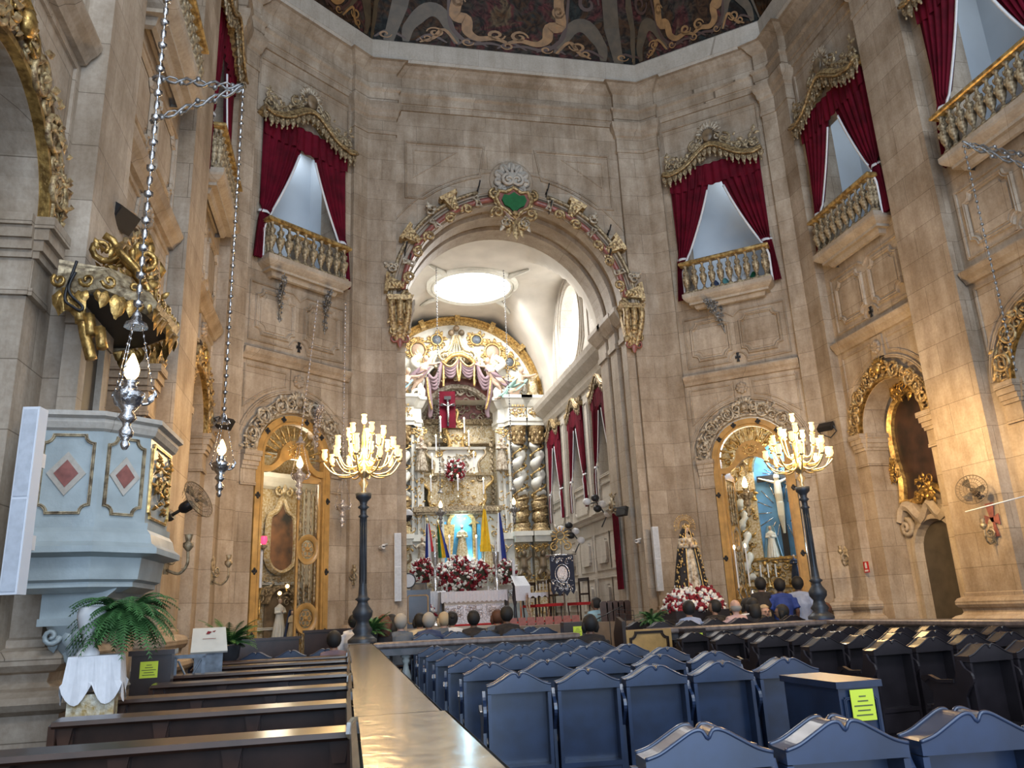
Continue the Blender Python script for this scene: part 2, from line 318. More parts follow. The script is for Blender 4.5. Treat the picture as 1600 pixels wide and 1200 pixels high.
def bay(m,c,hw):
    "reliefs of one side bay: pier mouldings, string course, cartouche panels, frames"
    for s in (-1,1):
        a,b=sorted((c+s*1.02,c+s*1.38))
        for z,o,h in ((4.30,.04,.07),(4.37,.02,.28),(4.65,.05,.07),(4.72,.08,.10),(4.82,.11,.11),(4.93,.14,.11)): m.box(min(c+s*1.02,c+s*(1.02-o)),max(c+s*1.02,c+s*(1.02-o)),-.02,.54,z,z+h)
        for i,(z,o,h) in enumerate(((4.30,.05,.07),(4.37,.03,.28),(4.65,.07,.07),(4.72,.10,.10),(4.82,.14,.11),(4.93,.18,.11))): m.box(a-(o*.4 if s>0 else 0),b+(o*.4 if s<0 else 0),-o,.02,z,z+h)
    m.sweep(arc(c,5.03,1.52,PI*.02,PI*.98,26),raised(.10,.05))
    m.box(c-.2,c+.2,-.05,0,6.5,7.08)
    m.lathe([(.14,0),(.13,.05),(.05,.06)],(0,0,0),10,T=Matrix.Translation((c,-.05,6.82))@Matrix.Rotation(PI/2,4,'X'))
    for k in range(8):
        a=PI/4*k; m.ball((c+.11*cos(a),-.08,6.82+.11*sin(a)),.055,6,4)
    for s in (-1,1):
        P=[(c+s*.28,6.98),(c+s*(hw-.12),6.98),(c+s*(hw-.12),5.7)]+[(c+s*1.66*cos(a),5.03+1.66*sin(a)) for a in [.62,.8,1.0,1.2,1.35]]
        if hw<1.6: P=[(c+s*.28,6.98),(c+s*(hw-.12),6.98),(c+s*(hw-.12),6.05)]+[(c+s*1.66*cos(a),5.03+1.66*sin(a)) for a in [.8,1.0,1.2,1.38]]
        m.sweep(P,raised(.06,.03),closed=True)
    m.sweep([(c-hw,7.2),(c+hw,7.2)],[(-.10,0),(-.09,-.06),(-.02,-.10),(.04,-.16),(.12,-.20),(.15,-.2),(.16,0)])
    # upper panels
    m.sweep([(c-hw+.16,7.6),(c-.24,7.6)]+[(c+.24*cos(PI-PI*i/8),7.6+.24*sin(PI*i/8)) for i in range(9)]+[(c+.24,7.6)]+[(c+hw-.16,7.6),(c+hw-.16,9.0),(c+.18,9.0),(c,8.86),(c-.18,9.0),(c-hw+.16,9.0)],raised(.05,.035),closed=True)
    for s in (-1,1):
        a,b=sorted((c+s*.16,c+s*(hw-.34))); P=notch(a,b,7.78,8.84,.16); m.sweep(P,[(-.05,0),(-.03,-.05),(0,-.03),(.02,-.05),(.05,-.012)],closed=True)
        m.prism([p for p in notch(a+.1,b-.1,7.88,8.74,.15)],-.02,0)
    # panel above the window
    m.sweep([(c-hw+.1,13.5),(c-hw+.1,15.05),(c+hw-.1,15.05),(c+hw-.1,13.5)],raised(.08,.04))
    for s in (-1,1):
        a,b=sorted((c+s*.98,c+s*1.12)); m.box(a,b,-.05,0,9.6,13.35)
        m.box(min(c+s*1.12,c+s*1.2),max(c+s*1.12,c+s*1.2),-.03,0,9.6,13.35)
win=lambda c:(c-.98,c+.98,9.62,13.3)
def arch(c): return (c-1.02,c+1.02,0,archtop(c,1.02,5.03))
# front wall with the great arch
m=M(); AR=3.05; wall(m,-4.12,4.12,0,15.5,[(-AR,AR,0,archtop(0,AR,9.5))],th=.01,step=.2)
SP=9.55
m.sweep(arc(0,SP,3.36,0,PI,48),raised(.12,.07)); m.sweep(arc(0,SP,3.10,0,PI,48),[(-.06,0),(-.06,-.08),(.05,-.08),(.07,0)])
m.sweep(arc(0,SP,4.05,PI*.17,PI*.83,30),raised(.07,.03))
for s in (-1,1):
    P=[(s*.75,14.35),(s*3.0,14.35),(s*3.0,12.6)]+[(s*3.95*cos(a),SP+3.95*sin(a)) for a in (.88,1.0,1.12,1.24,1.34)]
    m.sweep(P,raised(.08,.04),closed=True); 
    P=[(s*1.6,14.1),(s*2.78,14.1),(s*2.78,13.25)]; m.sweep(P,raised(.05,.02),closed=True)
struct(m.obj('wall_front','stone',T=TF))
# side and diagonal walls
HW={}
for nm,T,bays,x0,x1 in (('wall_front_right',TDR,[(0,1.5)],-2.05,2.05),('wall_front_left',TDL,[(0,1.5)],-2.05,2.05),('wall_right',TR,[(-14.85,1.45),(-10.42,1.6),(-6.1,1.55)],-17.0,-3.2),('wall_left',TL,[(14.85,1.45),(10.42,1.6),(6.1,1.55)],3.2,17.0)):
    m=M(); wall(m,x0,x1,0,15.5,[arch(c) for c,h in bays]+[win(c) for c,h in bays],th=.55)
    for c,h in bays: bay(m,c,h)
    struct(m.obj(nm,'stone',T=T))
# pilasters: plan outline in world, extruded with cap and base
def pil(plan,name,base=True,flip=1,bk=1.0):
    m=M()
    def lay(off,z0,z1):
        m.sweep(plan,[(flip*off,z0),(flip*off,z1)],plane='xy',caps=False)
    m.sweep(plan,[(0,0),(0,15.3)],plane='xy',caps=False)
    prof=[(0,14.45),(.03,14.45),(.03,14.55),(0.01,14.58),(.01,14.95),(.06,15.0),(.08,15.12),(.13,15.2),(.15,15.3),(.15,15.42),(0,15.42)]
    m.sweep(plan,[(flip*o,z) for o,z in prof],plane='xy')
    if base:
        b=[(0,1.42),(.03,1.40),(.03,1.34),(.07,1.33),(.12,1.31),(.15,1.26),(.15,1.20),(.12,1.15),(.08,1.13),(.07,1.06),(.10,1.02),(.17,1.0),(.22,.96),(.24,.91),(.22,.86),(.17,.82),(.17,0)]
        m.sweep(plan,[(flip*o*bk,z) for o,z in b],plane='xy',caps=False)
    return struct(m.obj(name,'stone'))
def wl(T,x,y=0): v=T@Vector((x,y,0)); return (v.x,v.y)
tn=[0]
def tname(): tn[0]+=1; return 'trim_%d'%tn[0]
# room-side outlines run so that the room lies to the left
for sx in (1,-1):
    T2=TDR if sx>0 else TDL
    P=[wl(TF,sx*3.28,0),wl(TF,sx*3.28,-.12)]
    a=wl(T2,-sx*2.05,-.12); P+=[(XC+sx*4.06,19.45),wl(T2,-sx*1.52,-.12),wl(T2,-sx*1.52,0)]
    pil(P,tname(),flip=-1*sx)
    P=[wl(T2,sx*1.52,0),wl(T2,sx*1.52,-.14),(XC+sx*7.02,16.93),(XC+sx*7.02,16.35),(XC+sx*7.25,16.35)]
    pil(P,tname(),flip=-1*sx)
    for y0,y1 in ((12.05,13.38),(7.7,8.8),(3.3,4.45)):
        pil([(XC+sx*7.25,y1),(XC+sx*7.0,y1),(XC+sx*7.0,y0),(XC+sx*7.25,y0)],tname(),flip=-1*sx,bk=1.7 if (y0==7.7 and sx<0) else 1.0)
# entablature along the octagon
def plan(front,br):
    "octagon outline, with breaks over the pilasters"
    R=[(XC-7.25+front,3.2)]
    h=[]
    def side(sx):
        L=[]
        for y0,y1 in ((3.3,4.45),(7.7,8.8),(12.05,13.38)): L+=[(7.25,y0),(7.25-br,y0),(7.25-br,y1),(7.25,y1)]
        L+=[(7.25,16.35),(7.25-br,16.35),(7.25-br,16.95)]
        return [(XC+sx*u,y) for u,y in [(7.25,3.2)]+L]
    A=side(-1); f=.6*br
    A+=[wl(TDL,-1.52,-f),wl(TDL,-1.52,0),wl(TDL,1.52,0),wl(TDL,1.52,-f),(XC-4.06,19.6-f),wl(TF,-3.28,-f),wl(TF,-3.28,0)]
    B=[(2*XC-x,y) for x,y in A][::-1]
    return A+B
PL=plan(0,.22)
m=M(); fl=-1
prof=[(0,15.35),(.05,15.35),(.05,15.55),(.08,15.56),(.08,15.78),(.14,15.84),(.14,15.9),(.02,15.92),(.02,16.45),(.08,16.5),(.14,16.56),(.18,16.62),(.26,16.7),(.34,16.72)]
m.sweep(PL,[(fl*o,z) for o,z in prof],plane='xy',caps=False); struct(m.obj('trim_cornice','stone'))
# plain upper band, straight octagon
OCT=[(XC-7.25,3.2),(XC-7.25,17.05),(XC-4.1,19.6),(XC+4.1,19.6),(XC+7.25,17.05),(XC+7.25,3.2)]
m=M(); m.sweep(OCT,[(fl*o,z) for o,z in ((0,16.7),(.36,16.72),(.40,16.8),(.42,17.35),(.36,17.42),(.3,17.42))],plane='xy',caps=False); struct(m.obj('trim_cornice_band','stone_pale'))
# painted wooden vault
m=M(); m.sweep(OCT,[(fl*o,z) for o,z in ((.30,17.40),(.55,18.0),(1.0,18.9),(1.7,19.9),(2.6,20.7))],plane='xy',caps=False)
m.prism([(XC-4.7,3),(XC-4.7,16),(XC-3.2,17),(XC+3.2,17),(XC+4.7,16),(XC+4.7,3)],20.68,20.8,ax='z'); struct(m.obj('ceiling','ceiling_painting'))
# painted scrollwork and architecture lying flat on the vault
def vault(u,t):
    "u along the front cove, t up the cove"
    o,z=[(.30,17.40),(.55,18.0),(1.0,18.9),(1.7,19.9),(2.6,20.7)][min(4,int(t*4))] if t>=1 else (0,0)
    K=[(.30,17.40),(.55,18.0),(1.0,18.9),(1.7,19.9),(2.6,20.7)]; i=min(3,int(t*4)); f=t*4-i
    return K[i][0]*(1-f)+K[i+1][0]*f, K[i][1]*(1-f)+K[i+1][1]*f
def ribbon(T,pts,w,mat,name,par,off=.02):
    m=M(); vs=[]
    n=len(pts)
    for i,(x,t) in enumerate(pts):
        a=Vector(pts[max(i-1,0)]);b=Vector(pts[min(i+1,n-1)]); d=Vector(((b-a).x,(b-a).y*4.6)).normalized() if (b-a).length>1e-6 else Vector((1,0)); nn=Vector((-d.y,d.x))
        ww=w*(0.35+.65*sin(PI*(i+.5)/n))
        for s in (-1,1):
            xx=x+nn.x*s*ww/2; tt=min(.99,max(0.0,t+nn.y*s*ww/2/4.6)); o,z=vault(xx,tt); vs.append((xx,-o-off*.8,z-off*.6))
    m.add(vs,[(2*i,2*i+1,2*i+3,2*i+2) for i in range(n-1)],T=T); return m
def sp(x,t,r,a0,d=1,turn=1.3,n=16):
    return [(x+r*(1-.75*i/n)*cos(a0+d*2*PI*turn*i/n), t+r*(1-.75*i/n)*sin(a0+d*2*PI*turn*i/n)/4.6) for i in range(n+1)]
def vaultart(T,name,kind):
    g=M(); d=M(); st=M(); bl=M(); rd=M()
    def put(acc,pts,w,off=.02): q=ribbon(T,pts,w,None,None,None,off); acc.add(q.v,q.f)
    for s in (-1,1):
        put(st,[(s*3.5,.02),(s*3.2,.35),(s*2.9,.7),(s*2.7,.98)],.5,.012)
        put(st,crom([(s*3.0,.03),(s*2.9,.2),(s*2.4,.34),(s*1.9,.3),(s*1.5,.06)]),.45,.012)
        put(g,crom([(s*.0,.12),(s*.4,.16),(s*.9,.14),(s*1.2,.2),(s*1.25,.3),(s*1.6,.33),(s*1.5,.5),(s*1.7,.62),(s*1.55,.8),(s*1.4,.97)],5),.34)
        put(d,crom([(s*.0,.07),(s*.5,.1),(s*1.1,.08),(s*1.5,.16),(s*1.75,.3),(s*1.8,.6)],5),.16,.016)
        put(g,sp(s*.35,.2,.28,0,s),.12); put(g,sp(s*1.75,.66,.3,PI/2,-s),.14); put(g,sp(s*2.15,.16,.26,PI,s),.10)
        put(g,crom([(s*1.5,.06),(s*1.9,.2),(s*2.2,.1),(s*2.6,.04)],5),.14)
        put(g,sp(s*1.5,.42,.2,0,-s),.1)
        put(d,sp(s*2.4,.5,.35,0,s,1.2),.12); put(g,sp(s*2.6,.8,.3,0,-s,1.2),.12)
        put(rd,crom([(s*2.5,.42),(s*2.2,.5),(s*1.95,.44)],4),.5,.013)
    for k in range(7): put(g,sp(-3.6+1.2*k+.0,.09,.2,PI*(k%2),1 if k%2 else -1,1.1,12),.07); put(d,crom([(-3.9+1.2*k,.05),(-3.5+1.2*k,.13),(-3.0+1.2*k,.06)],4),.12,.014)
    put(bl,[(-1.2,.28),(-.4,.34),(.4,.34),(1.2,.28)],.7,.008)
    return g,d,st,bl,rd
for nm,T,sc in (('front',TF,1.0),('right',TDR@Matrix.Diagonal((.56,1,1,1)),1),('left',TDL@Matrix.Diagonal((.56,1,1,1)),1)):
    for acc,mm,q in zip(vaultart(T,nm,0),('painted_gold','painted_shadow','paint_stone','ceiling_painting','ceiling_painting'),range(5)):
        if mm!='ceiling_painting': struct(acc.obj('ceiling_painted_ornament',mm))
# floors
m=M(); m.box(-7,16,-2,19,-.2,0); struct(m.obj('floor','floor_tile'))
m=M(); m.box(XC-3.05,XC+3.05,18.2,21.9,0,1.12); m.box(XC-3.6,XC+3.6,21.85,32,0,1.12); m.box(XC-3.05,XC+3.05,17.9,18.25,0,.56); struct(m.obj('floor_chancel','stone_dark'))
# great arch reveal, chancel
T0=fr((XC,0,0))
m=M()
rv=[(AR,19.6),(AR,20.0),(AR+.1,20.0),(AR+.1,20.35),(AR-.02,20.35),(AR-.02,20.9),(AR+.1,20.9),(AR+.1,21.2),(AR-.02,21.2),(AR-.02,21.85),(3.55,21.85)]
for s in (-1,1):
    m.sweep([(s*x,y) for x,y in rv],[(0,0),(0,SP)],plane='xy',caps=False)
    m.sweep([(s*(x-.01),y) for x,y in rv],[(s*o,z) for o,z in ((0,8.55),(.05,8.55),(.05,8.7),(.02,8.72),(.02,9.05),(.08,9.1),(.14,9.2),(.2,9.3),(.26,9.42),(.26,9.55),(0,9.55))],plane='xy')
for i,(x,y) in enumerate(rv[:-2]):
    x2,y2=rv[i+1]; n=40
    vs=[];fs=[]
    for k in range(n+1):
        a=PI*k/n; vs+=[(x*cos(a),y,SP+x*sin(a)),(x2*cos(a),y2,SP+x2*sin(a))]
    fs=[(2*k,2*k+1,2*k+3,2*k+2) for k in range(n)]; m.add(vs,fs,y==y2)
# back face of the arch wall towards the chancel vault
n=40; vs=[]
for k in range(n+1):
    a=PI*k/n; vs+=[((AR-.02)*cos(a),21.85,SP+(AR-.02)*sin(a)),(3.75*cos(a),21.85,SP+5.2*sin(a))]
m.add(vs,[(2*k,2*k+1,2*k+3,2*k+2) for k in range(n)])
struct(m.obj('trim_great_arch','stone_light',T=T0))
def chwall(sx):
    m=M(); T=fr((XC+sx*3.57,0,0),-PI/2*sx); # local x = -Y (right) / +Y (left)
    g=lambda y:-y*sx
    L=[]
    for y in (29.7,26.6,23.6): L.append((g(y)-.55,g(y)+.55,5.55,8.0))
    ov=(g(26.6)-1.2,g(26.6)+1.2,11.55-0.0,None)
    a,b=sorted((g(21.8),g(31.6)))
    wall(m,a,b,0,9.5,L,th=.35)
    # lunette wall with the oval opening
    zc=11.65; rx=1.25; rz=1.5; N=48
    inn=[(g(26.6)+rx*cos(2*PI*i/N),zc+rz*sin(2*PI*i/N)) for i in range(N)]
    out=[]
    for i in range(N):
        dx,dz=cos(2*PI*i/N),sin(2*PI*i/N); t=min((5.2/abs(dx)) if abs(dx)>1e-6 else 99,((2.1 if dz<0 else 2.6)/abs(dz)) if abs(dz)>1e-6 else 99)
        out.append((g(26.6)+dx*t,zc+dz*t))
    vs=[(x,0,z) for x,z in inn]+[(x,0,z) for x,z in out]+[(x,.5,z) for x,z in inn]
    m.add(vs,[(i,(i+1)%N,N+(i+1)%N,N+i) for i in range(N)]+[(i,2*N+i,2*N+(i+1)%N,(i+1)%N) for i in range(N)])
    for q,r in ((1.10,.1),(1.28,.07)):
        m.sweep([(g(26.6)+rx*q*cos(2*PI*i/N),zc+rz*q*sin(2*PI*i/N)) for i in range(N)],raised(r,.06),closed=True)
    for s in (-1,1):
        P=[(g(26.6)+s*2.2,10.0),(g(26.6)+s*2.2,12.2),(g(26.6)+s*1.75,12.8),(g(26.6)+s*1.65,10.6),(g(26.6)+s*1.0,9.95)]
        m.sweep(P,raised(.06,.04),closed=True)
        m.sweep([(g(26.6)+s*3.0,10.0),(g(26.6)+s*3.0,10.9),(g(26.6)+s*4.2,10.9),(g(26.6)+s*4.2,10.0)],raised(.06,.04),closed=True)
    m.sweep([(a,9.0),(b,9.0)],[(-.5,0),(-.5,-.04),(-.36,-.05),(-.34,-.12),(-.2,-.2),(0,-.24),(.1,-.38),(.2,-.5),(.34,-.58),(.5,-.62),(.52,0)])
    m.sweep([(a,4.25),(b,4.25)],[(-.1,0),(-.08,-.1),(0,-.14),(.08,-.22),(.1,0)])
    for y in (31.1,28.15,25.1,22.2):
        m.box(g(y)-.28,g(y)+.28,-.1,0,4.4,8.5); m.sweep(notch(g(y)-.2,g(y)+.2,4.7,8.2,.05),raised(.04,.13),closed=True)
    for y in (29.7,26.6,23.6):
        m.sweep([(g(y)-.62,5.5),(g(y)-.62,8.1),(g(y)+.62,8.1),(g(y)+.62,5.5)],raised(.12,.06),closed=True)
        m.sweep(notch(g(y)-.8,g(y)+.8,4.55,5.25,.12),raised(.06,.05),closed=True)
    for y in (30.2,28.4,26.4,24.6,23.1):
        for z0,z1 in ((1.35,2.35),(2.6,3.75)):
            m.sweep([(g(y)-.75,z0),(g(y)-.75,z1),(g(y)+.75,z1),(g(y)+.75,z0)],raised(.05,.03),closed=True)
            m.prism(notch(g(y)-.5,g(y)+.5,z0+.2,z1-.2,.1),-.08,0)
    o=m.obj('wall_chancel_'+('right' if sx>0 else 'left'),'stone_pale',T=T); struct(o)
    return T,g
TCR,gR=chwall(1); TCL,gL=chwall(-1)
# chancel vault with groin lunettes over the oval windows and a round skylight
m=M(); R=3.6; nx,ny=44,60; hs=[]; skx,sky,skr=.14,27.9,1.62
def vz(x,y):
    b=9.5+1.27*math.sqrt(max(0,R*R-x*x)); d=abs(y-26.6); c=(10.3+1.25*math.sqrt(max(0,2.85**2-d*d))) if d<2.85 else 0
    return min(13.62,max(b,min(c,13.8) if abs(x)>.2 else 0))
xs=[-R*cos(PI*i/nx) for i in range(nx+1)]; ys=[21.8+(32.6-21.8)*j/ny for j in range(ny+1)]
vs=[(x,y,vz(x,y)) for y in ys for x in xs]; fs=[]
for j in range(ny):
    for i in range(nx):
        x=(xs[i]+xs[i+1])/2;y=(ys[j]+ys[j+1])/2
        if (x-skx)**2+(y-sky)**2>skr**2: k=j*(nx+1)+i; fs.append((k,k+1,k+nx+2,k+nx+1))
m.add(vs,fs,True); m.box(-4,4,32.6,32.7,0,15.2); struct(m.obj('ceiling_chancel','plaster',T=T0))
m=M(); m.sweep([(skx+1.56*cos(2*PI*i/48),sky+1.56*sin(2*PI*i/48)) for i in range(48)],[(.08,13.66),(.08,13.52),(.02,13.50),(-.03,13.55),(-.08,13.48),(-.16,13.50),(-.22,13.57),(-.24,13.66)],closed=True,plane='xy')
for a in (PI*.25,PI*.75,PI*1.25,PI*1.75):
    c=Vector((skx+1.7*cos(a),sky+1.7*sin(a))); e=Vector((skx+2.6*cos(a),sky+2.6*sin(a)))
    m.tube([(c.x,c.y,vz(c.x,c.y)-.05),((c.x+e.x)/2,(c.y+e.y)/2,vz((c.x+e.x)/2,(c.y+e.y)/2)-.05),(e.x,e.y,vz(e.x,e.y)-.05)],[.12,.09,.05],6)
w=m.obj('window_1','white_paint',T=T0); struct(w)
m=M(); m.lathe([(1.62,13.66),(1.62,13.70)],(skx,sky,0),32); m.obj('window_glass','skylight',w)
lamp('skylight_daylight','AREA',(XC+skx,sky,13.3),620,(1,.985,.96),2.8,target=(XC+.3,sky-.5,0))
lamp('oval_window_daylight','AREA',(XC+3.45,26.6,11.65),120,(1,.98,.95),2.0,target=(XC-2,27.5,6))
for sx,T,g in ((1,TCR,gR),(-1,TCL,gL)):
    m=M(); N=32; P=[(g(26.6)+1.3*cos(2*PI*i/N),11.65+1.55*sin(2*PI*i/N)) for i in range(N)]; m.prism(P,.42,.46)
    o=m.obj('window_%d'%(3-sx),'oval_light',T=T); struct(o)
    for k,y in enumerate((29.7,26.6,23.6)):
        m=M(); m.box(g(y)-.6,g(y)+.6,.3,.34,5.5,8.05); o=m.obj('window_%d'%(5+k+(0 if sx>0 else 3)),'white_room',T=T); struct(o)
# ------------------------------------------------------------------ gallery rooms behind the balcony windows, chapels behind the arches
BAYS=[('right_far',TDR,0,1.5),('left_far',TDL,0,1.5),('right_near',TR,-14.85,1.45),('right_edge',TR,-10.42,1.6),('left_near',TL,14.85,1.45),('left_mid',TL,10.42,1.6),('left_edge',TL,6.1,1.5),('right_out',TR,-6.1,1.5)]
def room(T,c,d=1.5,w=1.3):
    m=M(); z0,z1=9.6,14.4
    m.add([(c-w,.55,z0),(c+w,.55,z0),(c+w,d,z0),(c-w,d,z0),(c-w,.55,z1),(c+w,.55,z1),(c+w,d,z1),(c-w,d,z1)],[(0,1,2,3),(3,2,6,7),(1,5,6,2),(0,3,7,4),(4,7,6,5)])
    m.add([(c-w,.55,z0),(c-.98,.55,z0),(c-.98,.55,z1),(c-w,.55,z1)],[(0,1,2,3)]); m.add([(c+.98,.55,z0),(c+w,.55,z0),(c+w,.55,z1),(c+.98,.55,z1)],[(0,1,2,3)])
    struct(m.obj('wall_gallery','white_room',T=T))
    p=T@Vector((c+.5,1.0,14.1)); q=T@Vector((c-.1,.9,9.6)); lamp('gallery_daylight','AREA',p,16,(.80,.90,1),.8,target=q)
for n,T,c,h in BAYS: room(T,c)
def shell(T,c,d,w,mat,z1=6.6,name='wall_chapel'):
    m=M(); y=.55
    m.add([(c-w,y,0),(c+w,y,0),(c+w,d,0),(c-w,d,0),(c-w,y,z1),(c+w,y,z1),(c+w,d,z1),(c-w,d,z1)],[(0,1,2,3),(3,2,6,7),(1,5,6,2),(0,3,7,4),(4,7,6,5)])
    for a,b in ((c-w,c-1.02),(c+1.02,c+w)): m.add([(a,y,0),(b,y,0),(b,y,z1),(a,y,z1)],[(0,1,2,3)])
    struct(m.obj(name,mat,T=T))
shell(TDR,0,3.2,1.9,'white_gilt'); shell(TDL,0,2.9,3.3,'white_gilt'); shell(TR,-14.85,.72,1.03,'stone'); shell(TL,14.85,.95,1.03,'stone'); shell(TL,10.42,.95,1.03,'stone')
shell(TR,-10.42,1.3,1.03,'plaster'); shell(TL,6.1,1.6,1.03,'plaster'); shell(TR,-6.1,1.3,1.03,'stone')
# ------------------------------------------------------------------ balconies, curtains, pelmets
def balcony(T,label):
    t=thing('balcony',label,'balcony',T,'balconies under the gallery windows')
    w=1.16; d=.42
    m=M(); m.sweep([(w,0),(w,-d),(-w,-d),(-w,0)],[(-.30,9.18),(-.24,9.2),(-.2,9.3),(-.1,9.36),(-.04,9.4),(.02,9.46),(.04,9.5),(.04,9.6),(-.3,9.6)],plane='xy'); m.box(-w+.1,w-.1,-d+.1,0,9.3,9.59); m.obj('slab','stone_light',t)
    m=M(); m.box(-w,w,-d+.02,-d+.16,9.6,9.67); m.obj('plinth_rail','old_gilt',t)
    m=M(); m.sweep([(w+.03,0),(w+.03,-d),(-w-.03,-d),(-w-.03,0)],[(0,10.46),(.03,10.48),(.03,10.53),(0,10.57),(-.15,10.57),(-.17,10.53),(-.15,10.46),(0,10.46)],plane='xy'); m.obj('handrail','gold_bright',t)
    pr=[(.055,0),(.06,.04),(.035,.07),(.03,.12),(.045,.16),(.075,.24),(.095,.34),(.09,.42),(.05,.50),(.085,.56),(.06,.62),(.035,.68),(.03,.74),(.06,.77),(.06,.8)]
    b=M(); b.lathe(pr,(0,0,9.67),8)
    for k in range(4):
        a=PI/4+PI/2*k; b.ball((.08*cos(a),.08*sin(a),9.67+.40),.035,5,4,(1,1,2)); b.ball((.06*cos(a),.06*sin(a),9.67+.6),.03,5,4,(1,1,1.5))
    ob=None
    for i in range(10):
        x=-w+.10+(2*w-.2)*i/9; Tm=Matrix.Translation((x,-d+.09,0))
        if ob is None: ob=b.obj('baluster','old_gilt',t,T=Tm)
        else:
            c=ob.copy(); COL.objects.link(c); c.parent=t; c.matrix_basis=Tm; KIDS[t.name].append(c)
    for sx in (-1,1):
        for y in (-.12,-.24):
            c=ob.copy(); COL.objects.link(c); c.parent=t; c.matrix_basis=Matrix.Translation((sx*(w-.08),y,0)); KIDS[t.name].append(c)
    return t
def curtain(T,label,tall=13.45,tie=10.75,bot=9.55,w=1.28,group='red velvet curtains of the nave gallery'):
    t=thing('curtain',label,'curtain',T,group)
    def drape(s,rnd):
        def inner(v):
            # v 0 top .. 1 tie
            return .03+ (w-.30)*(1-(1-v)**1.0)*(.35*v+.65) if v>.0 else .03
        m=M(); tr=[]
        def P(u,v):
            if v<=.72:
                q=v/.72; z=tall+(tie-tall)*q; xi=inner(q); xo=w-.02*q
            else:
                q=(v-.72)/.28; z=tie+(bot-tie)*q; xi=w-.27+.17*min(1,q*3); xo=w+.02+.10*q
            x=xo+(xi-xo)*u; amp=.05*(1-.4*abs(v-.72))
            y=-.10+amp*sin(u*PI*11+rnd)+.02*sin(u*PI*23)-(.05*sin(PI*u) if v<.72 else .06)
            if abs(v-.72)<.03: y=-.16+.02*sin(u*40)
            return (s*x,y,z)
        m.grid(P,44,26); o=m.obj('drape','velvet',t)
        e=[P(1,i/40) for i in range(8,41)]; m=M(); m.tube([(a[0]-s*.0,a[1]-.01,a[2]) for a in e],.035,5,flat=.6); m.obj('white_trim','white_cloth',o)
        m=M(); x=s*(w-.13); m.tube([(x-.15,-.12,tie+.03),(x,-.22,tie),(x+.15,-.12,tie+.03),(x+.13,-.04,tie+.03),(x-.13,-.04,tie+.03)],.045,6,closed=True,flat=.4); m.obj('tieback','white_cloth',t)
    drape(-1,.3); drape(1,1.4)
    m=M(); m.grid(lambda u,v:(-w+2*w*u,-.16+.025*sin(u*70)+.01*sin(u*31),tall+.05-(.62+.07*abs(sin(u*PI*3)))*v),90,4); m.obj('valance_frill','velvet',t)
    return t
def pelmet(T,label,w=1.42,zb=13.30,k=1.0,group='gilded pelmets over the gallery windows'):
    t=thing('pelmet',label,'pelmet',T,group)
    def cz(x): q=abs(x)/w; return zb+.10+.55*k*(math.exp(-(q/.42)**2))-(.08*q)+.10*max(0,q-.85)/.15
    xs=[-w+2*w*i/40 for i in range(41)]
    m=M(); m.sweep([(x,cz(x)) for x in xs[::-1]],[(.0,0),(.0,-.36),(-.04,-.40),(-.08,-.36),(-.12,-.34),(-.16,-.28),(-.16,0)])
    m.tube([(x,-.40,cz(x)-.03) for x in xs],.035,5); m.obj('cornice_moulding','gilt_cream',t)
    m=M(); n=19
    for i in range(n):
        x=-w+.06+(2*w-.12)*i/(n-1); z=cz(x); m.prism([(x-.06,z+.02),(x+.06,z+.02),(x+.065,z-.16),(x,z-.27),(x-.065,z-.16)],-.33,-.29); m.ball((x,-.31,z-.31),.03,5,4,(1,1,1.6)); m.ball((x,-.34,z-.1),.035,5,3)
        if i%2: m.leaf(x,z-.12,.22,-PI/2,.5,-.34)
    m.obj('tassel_fringe','old_gilt',t)
    m=M(); rnd=random.Random(3)
    for s in (-1,1):
        m.scroll(s*.42,zb+.80*k,.20,.04,-.22,1.3,PI*.5 if s>0 else PI*.5,-s); m.scroll(s*.80,zb+.46*k,.15,.035,-.2,1.3,0,s); m.scroll(s*1.18,zb+.40*k,.17,.04,-.2,1.4,PI,-s)
        for i in range(26):
            x=s*rnd.uniform(.22,1.3); top={0:.95,1:.72,2:.48,3:.62}[min(3,int(abs(x)/.36))]
            z=zb+.15+rnd.uniform(.12,top)*k; m.leaf(x,z,rnd.uniform(.12,.24),rnd.uniform(0,PI),.5,-.18-rnd.uniform(0,.08))
        m.tube(crom([(s*.2,-.24,zb+1.05*k),(s*.42,-.26,zb+.72*k),(s*.65,-.24,zb+.58*k),(s*.95,-.22,zb+.42*k),(s*1.25,-.22,zb+.52*k),(s*1.33,-.22,zb+.35*k)]),.035,5)
    m.obj('carved_crest','old_gilt',t)
    m=M(); m.lathe([(.01,0),(.14,.02),(.17,.05),(.14,.09),(.02,.10)],(0,0,0),12,T=Matrix.Translation((0,-.22,zb+1.02*k))@Matrix.Rotation(PI/2,4,'X')@Matrix.Diagonal((1,1.3,1,1))); m.obj('medallion','picture_brown',t)
    m=M()
    for i in range(11):
        a=PI*(.08+.84*i/10); m.leaf(.16*cos(a),zb+1.08*k+.2*sin(a),.26,a,.30,-.2)
    m.scroll(-.24,zb+.95*k,.14,.035,-.22,1.2,PI/2,1); m.scroll(.24,zb+.95*k,.14,.035,-.22,1.2,PI/2,-1)
    m.obj('shell_crown','cream_carving',t)
    return t
desc={'right_far':'right of the great arch','left_far':'left of the great arch','right_near':'above the painted right side arch','right_edge':'at the upper right edge','left_near':'behind the silver lamp bracket, left wall','left_mid':'at the very top left, left wall'}
b0=c0=p0=None
